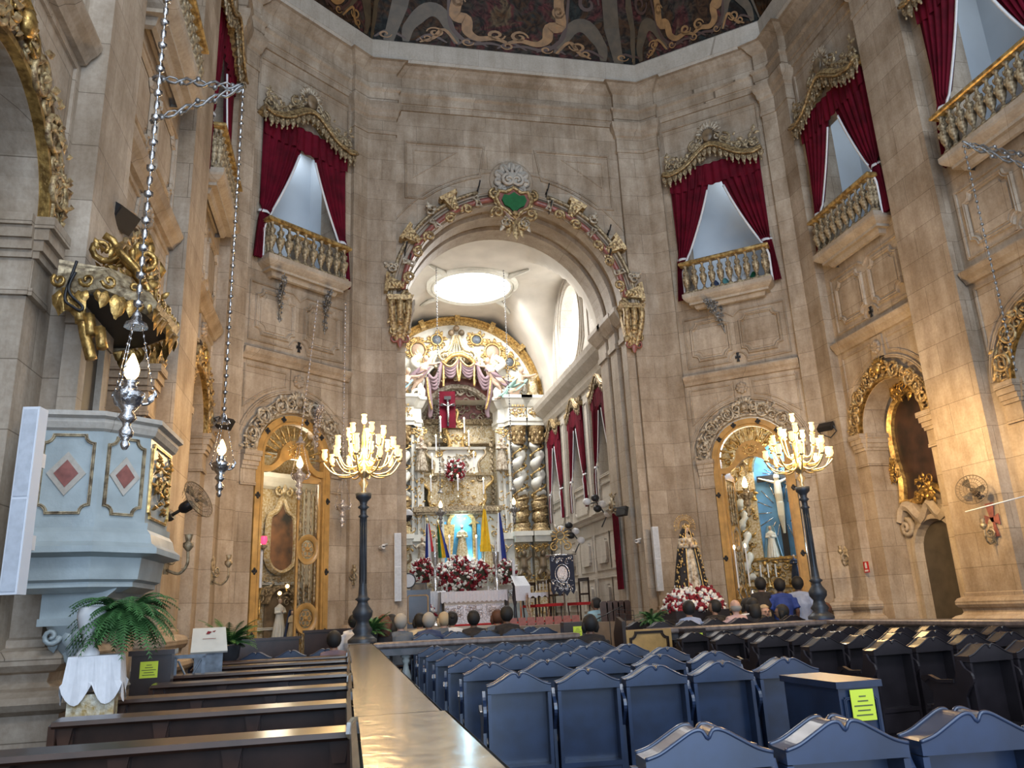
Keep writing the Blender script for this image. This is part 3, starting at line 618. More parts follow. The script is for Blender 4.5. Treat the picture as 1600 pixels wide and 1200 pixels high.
for n,T,c,h in BAYS[:6]:
    TT=T@Matrix.Translation((c,0,0)); d=desc[n]
    if b0 is None: b0=balcony(TT,''); c0=curtain(TT,''); p0=pelmet(TT,'')
    B=b0 if n=='right_far' else dup(b0,TT); C_=c0 if n=='right_far' else dup(c0,TT); P_=p0 if n=='right_far' else dup(p0,TT)
    B['label']='gilded baluster balcony '+d; C_['label']='tied crimson velvet curtains '+d; P_['label']='gilded scalloped pelmet '+d
# things seen on the balconies
def W2(T,x,y,z): return T@Vector((x,y,z))
for k,(T,c,x) in enumerate(((TR,-14.85,.55),(TR,-10.42,-.1))):
    t=thing('gallery_chair',('round-backed grey chair behind the balcony above the painted chapel arch','round-backed grey chair behind the balcony at the upper right edge')[k],'chair',T@Matrix.Translation((c+x,.35,9.62)))
    m=M(); m.lathe([(.26,.45),(.27,.5),(.25,.52)],(0,0,0),14); m.obj('seat','speaker_grey',t)
    m=M(); m.prism([(.36*cos(PI*i/14),.95+.42*sin(PI*i/14)) for i in range(15)]+[(-.34,.5),(.34,.5)],.22,.27); m.obj('backrest','speaker_grey',t)
    for a in (-1,1):
        for b in (-1,1): m=M(); m.tube([(a*.2,b*.2,.45),(a*.25,b*.24,0)],.02,5); m.obj('leg','iron',t)
for i,(x,col,ln) in enumerate(((-.35,'cloth_navy',.62),(-.08,'cloth_teal',.5),(.18,'white_plastic',.75),(.48,'white_plastic',.3),(.72,'green_glass',.3))):
    t=thing('hanging_utensil',('dark dustpan hung behind the right balcony','dark green dustpan hung behind the right balcony','white broom head on a long stick behind the right balcony','small white paddle hung behind the right balcony','dark green bottle shape behind the right balcony')[i],'broom',TDR@Matrix.Translation((x,-.12,9.62)))
    m=M(); m.tube([(0,0,.3),(0,0,.3+ln)],.013,5); m.obj('stick','white_plastic',t); m=M(); m.lathe([(.05,0),(.11,.05),(.12,.22),(.05,.32)],(0,0,0),8,sy=.4); m.obj('head',col,t)
t=thing('gallery_desk','low brown wooden desk behind the balcony left of the great arch','desk',TDL@Matrix.Translation((.25,.3,9.62))); m=M(); m.box(-.3,.3,-.1,.2,1.0,1.08); m.obj('desk_top','light_wood',t); m=M(); m.box(-.25,.25,-.05,.15,0,1.0); m.obj('desk_body','stone_light',t)
# ------------------------------------------------------------------ carved surrounds of the chapel arches
def surround(T,label,mat,seed=1,lift=0):
    t=thing('carved_arch_surround',label,'carving',T,'rocaille surrounds of the chapel arches'); rnd=random.Random(seed)
    m=M(); R=1.17; zc=5.03
    m.sweep([(1.06*cos(a),zc+1.06*sin(a)) for a in [PI*i/30 for i in range(31)]],[(-.03,0),(-.03,-.09),(.03,-.09),(.03,0)]); m.obj('inner_moulding',mat,t)
    m=M()
    for s in (-1,1):
        for k in range(7):
            a=PI/2-s*(.16+k*.22); r=R+.05*(k%2)
            x,z=r*cos(a),zc+r*sin(a); m.scroll(x,z,.15-.012*(k%3),.036,-.06,1.15,a+s*(PI*.5),s*(1 if k%2 else -1))
            if k in (1,3,5):
                P=[(x+.14*cos(q)*1.25*cos(a)-.14*sin(q)*sin(a)*1.1, -.10, z+.14*cos(q)*1.25*sin(a)+.14*sin(q)*cos(a)*1.1) for q in [2*PI*j/12 for j in range(12)]]; m.tube(P,.034,5,closed=True)
        m.tube(crom([((R+.17+.035*sin(q*7))*cos(PI/2-s*q),-.08,zc+(R+.17+.035*sin(q*7))*sin(PI/2-s*q)) for q in [.1+.17*j for j in range(9)]],3),.026,5)
        x=s*1.21; m.tube([(x-s*.12,-.08,zc+.05),(x-s*.12,-.1,zc+.45),(x-s*.02,-.1,zc+.55)],.03,5); m.tube([(x+s*.10,-.08,zc+.05),(x+s*.12,-.1,zc+.4),(x+s*.0,-.1,zc+.6)],.03,5); m.tube([(x-s*.12,-.08,zc+.06),(x+s*.1,-.08,zc+.06)],.028,5)
        for i in range(30):
            q=rnd.uniform(0.05,1.52); a=PI/2-s*q; r=R+rnd.uniform(-.1,.2); m.leaf(r*cos(a),zc+r*sin(a),rnd.uniform(.1,.19),a+rnd.uniform(-1.6,1.6),.45,-.08-rnd.uniform(0,.07))
        for i in range(16):
            q=rnd.uniform(0.05,1.5); a=PI/2-s*q; r=R+rnd.uniform(-.08,.16); m.ball((r*cos(a),-.1,zc+r*sin(a)),rnd.uniform(.02,.045),5,4)
    m.obj('scrollwork','gilt_cream' if mat=='gold' else mat,t)
    m=M()
    for i in range(7):
        a=PI*(.15+.7*i/6); m.leaf(.10*cos(a),zc+R+.12+.08*sin(a),.2,a,.4,-.1)
    m.ball((0,-.14,zc+R+.12),.11,8,5,(1,.6,1.2)); m.scroll(-.2,zc+R+.08,.13,.035,-.1,1.3,PI/2,1); m.scroll(.2,zc+R+.08,.13,.035,-.1,1.3,PI/2,-1); m.obj('crown_ornament',mat,t)
    return t
surround(TDR,'grey and cream carved scroll surround over the wooden gate of the right chapel','cream_carving',1)
surround(TDL,'grey and cream carved scroll surround over the wooden gate of the left chapel','cream_carving',2)
surround(TR@Matrix.Translation((-14.85,0,0)),'gilded carved surround of the right side arch with the dark painting inside','gold',3)
surround(TR@Matrix.Translation((-10.42,0,0)),'gilded carved surround of the arch at the right edge of the photo','gold',4)
surround(TL@Matrix.Translation((14.85,0,0)),'gilded carved surround of the farthest arch on the left side wall','gold',5)
surround(TL@Matrix.Translation((10.42,0,0)),'gilded carved surround of the left arch just behind the pulpit','gold',6)
surround(TL@Matrix.Translation((6.1,0,0)),'gilded carved surround of the nearest arch at the left edge','gold',7)
# ------------------------------------------------------------------ great arch ornaments
t=thing('great_arch_garland','gilt, cream and red marble scrollwork band running round the great arch','carving',TF); zc=SP
m=M()
for s in (-1,1):
    m=M(); m.tube([(3.12*cos(PI/2-s*q),-.12,zc+3.12*sin(PI/2-s*q)) for q in [.18+.06*j for j in range(23)]],.085,6); m.obj('marble_rod','red_marble',t)
for s in (-1,1): m=M(); m.tube([(3.42*cos(PI/2-s*q),-.10,zc+3.42*sin(PI/2-s*q)) for q in [.3+.06*j for j in range(22)]],.055,6); m.obj('gilt_rod','old_gilt',t)
for s in (-1,1):
    for k,q in enumerate((.55,1.02,1.47)):
        a=PI/2-s*q; ca,sa=cos(a),sin(a); g=M()
        def Q(r,tg,y): return (r*ca-tg*sa,y,zc+r*sa+tg*ca)
        g.add([Q(3.10,-.08,-.05),Q(3.10,.08,-.05),Q(3.5,.20,-.05),Q(3.5,-.20,-.05),Q(3.10,-.07,-.2),Q(3.10,.07,-.2),Q(3.5,.18,-.3),Q(3.5,-.18,-.3)],[(4,5,6,7),(0,1,5,4),(1,2,6,5),(2,3,7,6),(3,0,4,7)])
        g.add([Q(3.5,-.26,-.05),Q(3.5,.26,-.05),Q(3.6,.28,-.05),Q(3.6,-.28,-.05),Q(3.5,-.26,-.32),Q(3.5,.26,-.32),Q(3.6,.28,-.36),Q(3.6,-.28,-.36)],[(4,5,6,7),(0,1,5,4),(1,2,6,5),(2,3,7,6),(3,0,4,7)])
        for j in range(9): p=Q(3.08+.05*j,(j%2-.5)*.2,0); g.leaf(p[0],p[2],.2,a+(-1)**j*.9,.5,-.24-.02*(j%3))
        for e in (-1,1):
            p=Q(2.98,e*.28,0); g.scroll(p[0],p[2],.17,.055,-.16,1.4,a-e*PI/2,e)
            p=Q(3.05,e*.42,0); g.leaf(p[0],p[2],.26,a-e*1.4,.4,-.14)
        g.obj('gilt_bracket','gilt_cream',t)
    for q in (.34,.80,1.25):
        a=PI/2-s*q; ca,sa=cos(a),sin(a); w_=M()
        p=[( (3.12+d)*ca-e*sa,-.2,zc+(3.12+d)*sa+e*ca) for d,e in ((-.16,-.07),(-.12,.07),(0,.0),(.12,.08),(.17,-.06),(.02,-.05))]; w_.tube(p,.04,5,closed=True); w_.ball((3.12*ca,-.2,zc+3.12*sa),.075,6,4); w_.obj('cream_cross_clasp','cream_carving',t)
    for q in (.62,1.22):
        a=PI/2-s*(q+.12); x,z=3.50*cos(a),zc+3.50*sin(a); w_=M(); w_.scroll(x,z,.17,.045,-.16,1.3,a,s); w_.leaf(x,z,.3,a+s*.5,.4,-.16); w_.scroll(x-.1*s,z+.1,.1,.035,-.16,1.2,a,-s); w_.obj('cream_scroll','cream_carving',t)
    # consoles where the arch ornament rests
    x=s*3.20; g=M(); b_=M()
    for j in range(3): g.tube(crom([(x+s*(j-1)*.2,-.1,9.42),(x+s*(j-1)*.22,-.42,9.3),(x+s*(j-1)*.2,-.34,8.9),(x+s*(j-1)*.12,-.22,8.55),(x+s*(j-1)*.05,-.14,8.3)]),[.09]*21,6)
    g.prism([(x-.36,9.5),(x+.36,9.5),(x+.30,9.36),(x-.30,9.36)],-.46,0); g.prism([(x-.30,9.36),(x+.30,9.36),(x+.2,8.6),(x,8.2),(x-.2,8.6)],-.16,0)
    for j in range(12): g.leaf(x+random.uniform(-.2,.2),8.6+.07*j,.26,-PI/2+random.uniform(-.8,.8),.5,-.3)
    g.scroll(x-.16,8.55,.14,.04,-.25,1.3,0,1); g.scroll(x+.16,8.55,.14,.04,-.25,1.3,PI,-1); g.ball((x,-.35,8.8),.1,7,5)
    b_.scroll(x-.12,8.35,.12,.035,-.2,1.2,PI/2,1); b_.scroll(x+.12,8.35,.12,.035,-.2,1.2,PI/2,-1); b_.leaf(x,8.45,.35,-PI/2,.5,-.2)
    g.obj('gilt_console','gilt_cream',t); b_.obj('console_tip','red_marble',t)
# cartouche and shell over the arch
t=thing('arch_keystone_cartouche','green and red marble cartouche in gilt scrolls under a white stone shell','cartouche',TF)
m=M()
P=[(0,13.0),(.22,12.82),(.42,12.86),(.52,12.6),(.40,12.3),(.22,12.2),(.1,12.05),(0,11.95),(-.1,12.05),(-.22,12.2),(-.40,12.3),(-.52,12.6),(-.42,12.86),(-.22,12.82)]
P=[(x*.86,12.5+(z-12.5)*.9) for x,z in P]; m.prism([(x*1.15,z) for x,z in P],-.26,-.05); m.obj('red_shield','red_marble',t)
m=M(); m.prism([(x*.8,12.45+(z-12.45)*.66) for x,z in P],-.33,-.2); m.obj('green_shield','flag_green',t)
m=M(); m.tube([(x*1.15,-.28,z) for x,z in P],.06,6,closed=True)
for s in (-1,1):
    m.scroll(s*.54,12.72,.18,.05,-.25,1.4,PI*.5,-s); m.scroll(s*.48,12.15,.2,.055,-.25,1.4,PI*1.2,s); m.scroll(s*.2,11.8,.16,.05,-.28,1.3,0,-s)
    for j in range(4): m.leaf(s*(.42+.03*j),12.2+.16*j,.2,PI/2-s*(.5+.15*j),.5,-.2)
    m.leaf(s*.1,12.0,.6,-PI/2+s*.2,.3,-.2)
m.leaf(0,12.0,.75,-PI/2,.3,-.28); m.ball((0,-.34,12.1),.1,6,4); m.obj('gilt_scroll_frame','gilt_cream',t)
m=M()
for s in (-1,1): m.scroll(s*.3,11.85,.16,.04,-.3,1.3,PI/2,s); m.leaf(s*.2,12.0,.5,-PI/2+s*.5,.35,-.24)
m.obj('cream_leaves','cream_carving',t)
m=M(); m.lathe([(.64,0),(.64,.03),(.60,.04)],(0,0,0),28,T=Matrix.Translation((0,0,13.30))@Matrix.Rotation(PI/2,4,'X')); m.obj('shell_disc','stone',t)
m=M()
for i in range(9):
    a=PI*(-.25+1.5*i/8); ca,sa=cos(a),sin(a)
    m.ball((.40*ca,-.10,13.30+.42*sa),.145,9,6,(1,.55,1)); m.tube([(0,-.2,13.2),(.25*ca,-.19,13.28+.27*sa),(.46*ca,-.16,13.30+.48*sa)],[.04,.05,.03],6)
m.ball((0,-.12,13.25),.3,10,6,(1,.5,1))
m.scroll(-.12,13.2,.2,.06,-.25,1.5,PI/2,1); m.scroll(.12,13.2,.2,.06,-.25,1.5,PI/2,-1); m.obj('shell','stone_pale',t)
HK=['left haunch of the great arch, upper of two','left haunch of the great arch, lower of two','wall just left of the stone shell','wall just right of the stone shell','arch band right of the green cartouche','right haunch of the great arch, upper of two','right haunch of the great arch, lower of two']
for i,(x,z) in enumerate(((-3.05,10.9),(-2.95,10.55),(-1.0,12.9),(1.0,12.95),(1.05,12.4),(2.75,11.75),(2.7,11.0))):
    m=M(); m.tube([(x,-.02,z),(x+.02,-.25,z+.05),(x+.05,-.3,z+.2)],.022,5); m.tube([(x,-.05,z-.1),(x,-.2,z),(x+.03,-.1,z+.12)],.018,5)
    o=m.obj('wall_hook','black',T=TF); tag(o,'small black iron hook on the '+HK[i],'hook','iron hooks around the great arch')
# ------------------------------------------------------------------ marble communion rail
def railing(T,L,label,top,off=0,nb=None,slabs=6,wid=.19,seed=2):
    t=thing('balustrade',label,'railing',T); rnd=random.Random(seed)
    x=0
    for i in range(slabs):
        l=L/slabs; e=rnd.uniform(-.012,.012); f=rnd.uniform(-.012,.012)
        m=M(); m.sweep([(x+.002,-wid+e),(x+l-.002,-wid+e),(x+l-.002,wid+f),(x+.002,wid+f)],[(0,.95),(-.02,.965),(-.03,.985),(-.025,1.03),(-.005,1.048)],closed=True,plane='xy')
        m.add([(x+.007,-wid+e+.005,1.048),(x+l-.007,-wid+e+.005,1.048),(x+l-.007,wid+f-.005,1.048),(x+.007,wid+f-.005,1.048)],[(0,1,2,3)]); m.obj('top_slab',top,t); x+=l
    m=M(); m.box(0,L,-wid+.05,wid-.05,.84,.95); m.obj('under_rail','dark_marble',t)
    m=M(); m.box(0,L,-wid+.02,wid-.02,0,.14); m.obj('base_step','dark_marble',t)
    pr=[(.09,.14),(.09,.2),(.05,.23),(.045,.28),(.085,.42),(.09,.5),(.05,.62),(.04,.7),(.07,.74),(.05,.78),(.085,.8),(.085,.84)]
    nb=nb or int(L/.34); b=M(); b.lathe(pr,(0,0,0),10); o0=None
    for i in range(nb):
        Tm=Matrix.Translation((L*(i+.5)/nb,0,0))
        if o0 is None: o0=b.obj('baluster','marble_grey',t,T=Tm)
        else: c=o0.copy(); COL.objects.link(c); c.parent=t; c.matrix_basis=Tm; KIDS[t.name].append(c)
    for x in (-.0,L): m=M(); m.box(x-.12,x+.12,-wid+.03,wid-.03,0,.95); m.obj('end_post','dark_marble',t)
    return t
railing(fr((.227,.75,0),PI/2),13.2,'long polished marble-topped balustrade running forward from the camera beside the pews','rail_marble',slabs=9)
railing(fr((.45,13.9,0),0),3.45,'short dark marble balustrade crossing in front of the left seated people','rail_top_dark',slabs=2)
railing(fr((5.25,13.9,0),0),3.4,'dark marble balustrade crossing in front of the right seated people','rail_top_dark',slabs=2)
railing(fr((8.85,13.9,0),-PI/2),11.5,'long marble balustrade running back along the right side of the seats','rail_top_dark',slabs=7,seed=5)
# ------------------------------------------------------------------ pews on the left
def pew(T,L,label):
    t=thing('pew',label,'pew',T,'dark wooden pews on the left')
    m=M(); m.prism([(-.13,.925),(.05,.935),(.06,.915),(.05,.90),(-.12,.885),(-.14,.90)],-L/2,L/2,ax='x'); m.obj('book_ledge','pew_wood',t)
    m=M(); m.box(-L/2+.02,L/2-.02,-.01,.02,.48,.89); m.obj('back_panel','pew_wood',t)
    m=M(); m.box(-L/2+.02,L/2-.02,-.025,.03,.45,.50); m.box(-L/2+.02,L/2-.02,-.02,.025,.66,.69); m.obj('back_rail','pew_wood',t)
    for i in range(4):
        x=-L/2+.06+(L-.12)*i/3; m=M(); m.box(x-.045,x+.045,-.05,.04,0,.89); m.prism([(x-.05,.89),(x+.05,.89),(x+.03,.78),(x-.03,.78)],-.08,.0); m.obj('post','pew_wood',t)
    m=M(); m.box(-L/2+.03,L/2-.03,.04,.42,.42,.455); m.obj('seat','pew_wood',t)
    m=M(); m.box(-L/2+.1,L/2-.1,-.42,-.26,.16,.20); m.box(-L/2+.12,L/2-.12,-.36,-.32,.0,.16); m.obj('kneeler','pew_wood',t)
    for s in (-1,1): m=M(); m.prism([(-.12,.90),(.06,.93),(.07,.70),(.40,.60),(.46,.5),(.42,0),(-.10,0)],s*L/2-.02,s*L/2+.02,ax='x'); m.obj('end_panel','pew_wood',t)
    m=M()
    for i in range(int(L/.19)):
        x=-L/2+.12+i*.19; m.lathe([(.02,.02),(.045,.12),(.03,.25),(.045,.36),(.02,.45)],(x,-.0,0),6)
    m.obj('lower_spindles','pew_wood',t); return t
PY=[(2.45,3.4),(4.35,3.1),(5.75,3.55),(7.15,3.6),(8.65,3.7),(10.0,3.75),(11.5,3.9),(12.75,4.0)]
PYL=['nearest, cut off by the bottom edge','second from the front of the photo','third from the front of the photo','fourth from the front of the photo, level with the fern table','fifth from the front of the photo','sixth from the front of the photo','seventh from the front of the photo','farthest, just before the row of wavy chair backs']
for i,(y,u) in enumerate(PY):
    L=[2.6,1.62,1.78,1.82,1.85,1.95,1.98,1.85][i]; pew(fr((.03-L/2,y,0)),L,'dark brown wooden pew, '+PYL[i])
# ------------------------------------------------------------------ stall-like seats
def seat(mat,T,label,group,endarm=False):
    t=thing('stall_seat',label,'chair',T,group); w=.247
    cp=crom([(-w,.895),(-.19,.912),(-.12,.95),(-.06,.982),(-.022,.984),(0,.955),(.022,.984),(.06,.982),(.12,.95),(.19,.912),(w,.895)],4)
    m=M(); m.prism([(x,z) for x,z in cp]+[(w,.845),(-w,.845)],-.055,.105); 
    m.tube([(x,-.053,z) for x,z in cp],.009,5); m.tube([(x,.103,z) for x,z in cp],.009,5); m.obj('crest',mat,t)
    m=M(); m.box(-w,-w+.027,-.05,.10,.10,.84); m.box(w-.027,w,-.05,.10,.10,.84); m.box(-w+.027,w-.027,-.05,.09,.29,.325); m.box(-w+.027,w-.027,-.04,-.02,.10,.29); m.box(-w,w,-.03,.06,.06,.34) if False else m.obj('back_frame',mat,t)
    m=M(); m.box(-w+.025,w-.025,.075,.092,.32,.85); m.obj('back_panel',mat,t)
    m=M(); m.box(-w,w,.11,.48,.43,.46); m.box(-w,w,.40,.43,.10,.43); m.obj('seat',mat,t)
    def arm(x):
        P=crom([(.02,.86),(-.015,.80),(-.075,.76),(-.085,.69),(-.03,.63),(.02,.56)],3)
        m=M(); m.prism([(.06,.86)]+P+[(.0,.10),(.44,.10),(.46,.40),(.40,.46),(.38,.58),(.46,.66),(.47,.70),(.40,.715),(.30,.68),(.18,.66),(.10,.72)],x-.012,x+.012,ax='x'); 
        m.prism([(.12,.70),(.30,.69),(.40,.725),(.48,.715),(.49,.68),(.46,.655),(.40,.69),(.30,.66),(.12,.67)],x-.022,x+.022,ax='x'); m.obj('armrest',mat,t)
    arm(-w-.026)
    if endarm: arm(w+.026)
    m=M(); m.box(-w-.02,w+.02,-.02,.46,.0,.10); m.obj('footboard',mat,t)
    return t
protoB=seat('seat_wood_daylit',fr((0,0,0)),'',''); protoBe=seat('seat_wood_daylit',fr((0,0,0)),'','',True); protoD=seat('seat_wood_dark',fr((0,0,0)),'',''); protoDe=seat('seat_wood_dark',fr((0,0,0)),'','',True)
used=set()
ORD=['first','second','third','fourth','fifth','sixth']
m=M(); m.box(.65,8.6,14.2,16.35,0,.15); m.box(.65,6.2,16.35,17.1,0,.15); struct(m.obj('floor_platform','floor_tile'))
def place(kind,end,x,y,rz,label,group):
    zz=.15 if 14.3<y<16.3 and x>.6 else 0
    p=(protoBe if end else protoB) if kind=='B' else (protoDe if end else protoD)
    if p.name not in used: used.add(p.name); p.matrix_basis=fr((x,y,zz),rz); p['label']=label; p['group']=group
    else: dup(p,fr((x,y,zz),rz),label,group)
RZ=math.radians(-6)
def rows(kind,x0,ys,n,sgn,pre,group,rz,names):
    for j,y in enumerate(ys):
        for k in range(n):
            d=.545*k; x=x0+d*cos(rz)*1.0; yy=y+d*sin(rz)
            place(kind,k==n-1,x+.27,yy,rz,'%s, %s, %s seat from left'%(pre,names[j],ORD[k]),group)
LR=['row nearest the camera','second row','third row','fourth row','fifth row','sixth row']
rows('B',1.08,[3.08],5,1,'dark wooden stall seat blued by daylight','blue-black stall seats left of the aisle',RZ,LR)
rows('B',1.05,[6.42,7.75,8.95,10.2,11.45,12.7],5,1,'dark wooden stall seat blued by daylight','blue-black stall seats left of the aisle',RZ,LR[1:]+['row at the front rail'])
rows('D',5.30,[5.1,6.42,7.75,8.95,10.2,11.45,12.7],6,1,'dark brown stall seat right of aisle','dark stall seats right of the aisle',math.radians(6),['row with red kneeler','second row','third row','fourth row','fifth row','sixth row','row at the rail'])
rows('B',1.15,[14.95,16.1],5,1,'dark stall seat beyond left rail, blued by daylight','stall seats beyond the left rail',0,['row with people','front row'])
rows('D',5.5,[14.6,15.8],6,1,'dark stall seat beyond right rail','stall seats beyond the right rail',0,['row with people','front row'])
# dark seats outside the right rail
for k in range(8): place('D',True,9.45+.0*k,4.6+1.15*k,0,'dark stall seat outside the right rail, %s'%(['nearest','second','third','fourth','fifth','sixth','seventh','farthest'][k]),'dark seats outside the right rail'); place('D',True,10.05,4.6+1.15*k,0,'dark stall seat by the right wall, %s'%(['nearest','second','third','fourth','fifth','sixth','seventh','farthest'][k]),'dark seats by the right wall')
# row with wavy crests in the left corner
for k in range(5): place('B',k==4,-2.55+.55*k,14.2,0,'wavy-backed stall seat before the left chapel, %s from the left'%ORD[k],'wavy-backed seats before the left chapel')
t=thing('red_kneeler','red padded kneeler between the dark seats right of the aisle','kneeler',fr((5.0,4.3,0))); m=M(); m.box(-.3,1.6,-.1,.2,.22,.34); m.obj('cushion','red_carpet',t)
m=M(); m.box(-.28,1.58,-.08,.18,0,.22); m.obj('plinth','dark_wood',t)
# notice boxes
def paper(t,x,z,w,h,y):
    m=M(); m.box(x-w/2,x+w/2,y-.004,y,z-h/2,z+h/2); p=m.obj('notice','paper_yellow',t); p['label']='yellow printed notice'
    m=M()
    for i,l in enumerate((.3,.45,.8,.55,.7)): m.box(x-w*l/2,x+w*l/2,y-.006,y-.004,z+h*(.28-.15*i)-h*.02,z+h*(.28-.15*i)+h*.02)
    m.obj('print','ink',p)
t=thing('kneeler_desk','blue-black wooden desk box with a yellow notice at the aisle end','desk',fr((3.13,4.9,0),0))
m=M(); m.box(-.16,.16,-.2,.48,.90,.94); m.obj('desk_top','seat_wood_daylit',t); m=M(); m.box(-.14,.14,-.18,.46,0,.90); m.obj('body','seat_wood_daylit',t)
m=M(); m.sweep(notch(-.11,.11,.1,.84,.01),raised(.02,.015),closed=True,T=Matrix.Translation((0,-.18,0))); m.obj('panel_frame','seat_wood_daylit',t); paper(t,.005,.80,.16,.18,-.20)
t=thing('wall_desk','tall dark wooden cabinet with a yellow notice by the fern table','cabinet',fr((-1.98,9.3,0),.1))
m=M(); m.box(-.19,.19,-.15,.18,0,1.18); m.obj('body','dark_wood',t); m=M(); m.box(-.22,.22,-.19,.2,1.18,1.23); m.obj('top','dark_wood',t); paper(t,-.02,1.04,.17,.16,-.152)
for i,(px,py,Y,lab) in enumerate(((895,972,14.35,'small dark box with a yellow notice in the middle aisle, before the altar'),(1082,982,13.55,'dark panelled desk end with a yellow notice left of the right rail'))):
    p=W(px,py,Y); t=thing('notice_box',lab,'box',fr((p.x,Y,0)))
    m=M(); m.box(-.2,.2,-.1,.15,0,p.z); m.obj('body','dark_wood',t); paper(t,.05,p.z-.16,.16,.17,-.105)
p=W(1010,976,13.7); t=thing('carved_bench_end','brown carved bench end beside the middle aisle, left of the right rail','bench',fr((p.x,13.75,0)))
m=M(); m.box(-.42,.42,-.12,.2,0,p.z-.08); m.obj('panel','light_wood',t); m=M(); m.sweep(notch(-.34,.34,.3,1.0,.1),raised(.05,.03),closed=True,T=Matrix.Translation((0,-.12,0))); m.scroll(-.12,.6,.12,.02,-.13); m.scroll(.12,.6,.12,.02,-.13,a0=PI,d=-1); m.obj('carving','dark_wood',t)
m=M(); m.prism([(-.2,1.2),(.1,1.28),(.3,1.0),(.28,.3),(-.2,.3)],-.5,-.44,ax='x'); m.obj('scrolled_arm','dark_wood',t)
# dark benches before the left chapel gate
for i,(x,y,L,h,lab) in enumerate(((-1.55,16.6,1.3,1.12,'low dark wooden bench before the left half of the chapel gate'),(-.25,16.9,1.15,1.22,'dark wooden bench back beneath the left candelabrum'))):
    t=thing('bench',lab,'bench',fr((x,y,0),.2)); m=M(); m.box(-L/2,L/2,0,.06,.35,h); m.obj('backrest','dark_wood',t); m=M(); m.box(-L/2,L/2,.06,.5,.4,.45); m.obj('seat','dark_wood',t)
    for s in (-1,1): m=M(); m.box(s*L/2-.03,s*L/2+.03,0,.5,0,.65); m.obj('end_panel','dark_wood',t)
    m=M(); m.box(-L/2-.03,L/2+.03,-.03,.09,h,h+.05); m.obj('top_rail','dark_wood',t)
# ------------------------------------------------------------------ candelabra
def candelabrum(x,y,z,label,seed):
    t=thing('candelabrum',label,'candelabrum',fr((x,y,z)),'tall candelabra standing on the rail'); rnd=random.Random(seed)
    m=M(); m.lathe([(.24,0),(.24,.05),(.20,.08),(.13,.14),(.17,.20),(.12,.27),(.10,.34),(.16,.42),(.17,.50),(.10,.60),(.08,.66),(.13,.70),(.08,.74),(.075,.78)],(0,0,0),16); m.obj('base','iron',t)
    m=M(); m.lathe([(.075,.78),(.06,1.0),(.055,2.05),(.09,2.08),(.055,2.12),(.055,2.2),(.10,2.24),(.06,2.28),(.07,2.34),(.13,2.40),(.14,2.48),(.05,2.5)],(0,0,0),12)
    for i in range(8): a=PI*i/4; m.tube([(.058*cos(a),.058*sin(a),.95),(.054*cos(a),.054*sin(a),2.05)],.008,4)
    m.obj('fluted_post','iron',t)
    m=M(); m.lathe([(.05,2.5),(.03,2.56),(.09,2.66),(.04,2.72),(.05,2.76),(.13,2.84),(.13,2.93),(.06,3.0),(.05,3.05),(.04,3.5),(.02,3.6)],(0,0,0),12); m.obj('brass_stem','brass',t)
    k=0
    for n,r,zt,lo in ((10,.66,3.14,2.92),(8,.50,3.36,3.05),(5,.30,3.58,3.2),(1,.0,3.82,3.5)):
        for i in range(n):
            a=2*PI*(i+.5*(k%2))/n+seed; c,s=cos(a),sin(a); k+=0
            zz=zt+rnd.uniform(-.05,.05); rr=r+rnd.uniform(-.04,.05) if r else 0
            m=M()
            if r: m.tube(crom([(.05*c,.05*s,lo),(rr*.35*c,rr*.35*s,lo-.12),(rr*.75*c,rr*.75*s,lo-.10),(rr*c,rr*s,zz-.16),(rr*c,rr*s,zz-.10)],4),.016,5); m.lathe([(.01,-.02),(.05,0),(.055,.02),(.02,.03)],(rr*c,rr*s,zz-.11),8)
            else: m.tube([(0,0,3.55),(0,0,zz-.1)],.02,5)
            A=m.obj('arm','brass',t)
            m=M(); m.lathe([(.024,-.07),(.050,-.03),(.048,.03),(.036,.06),(.054,.10)],(rr*c,rr*s,zz),9,caps=False); m.obj('shade','glass_shade',A)
            m=M(); m.ball((rr*c,rr*s,zz-.0),.034,8,6,(1,1,1.35)); m.obj('bulb','bulb',A)
        k+=1
    l=lamp('candelabrum_glow','POINT',(x,y,z+3.35),430,WARM,.45)
    return t
p=W(566,1001,14.05); candelabrum(p.x,13.95,1.06,'tall candelabrum with lit glass shades at the end of the long marble rail',0.1)
candelabrum(8.72,13.95,1.06,'tall candelabrum with lit glass shades on the right rail corner',.5)
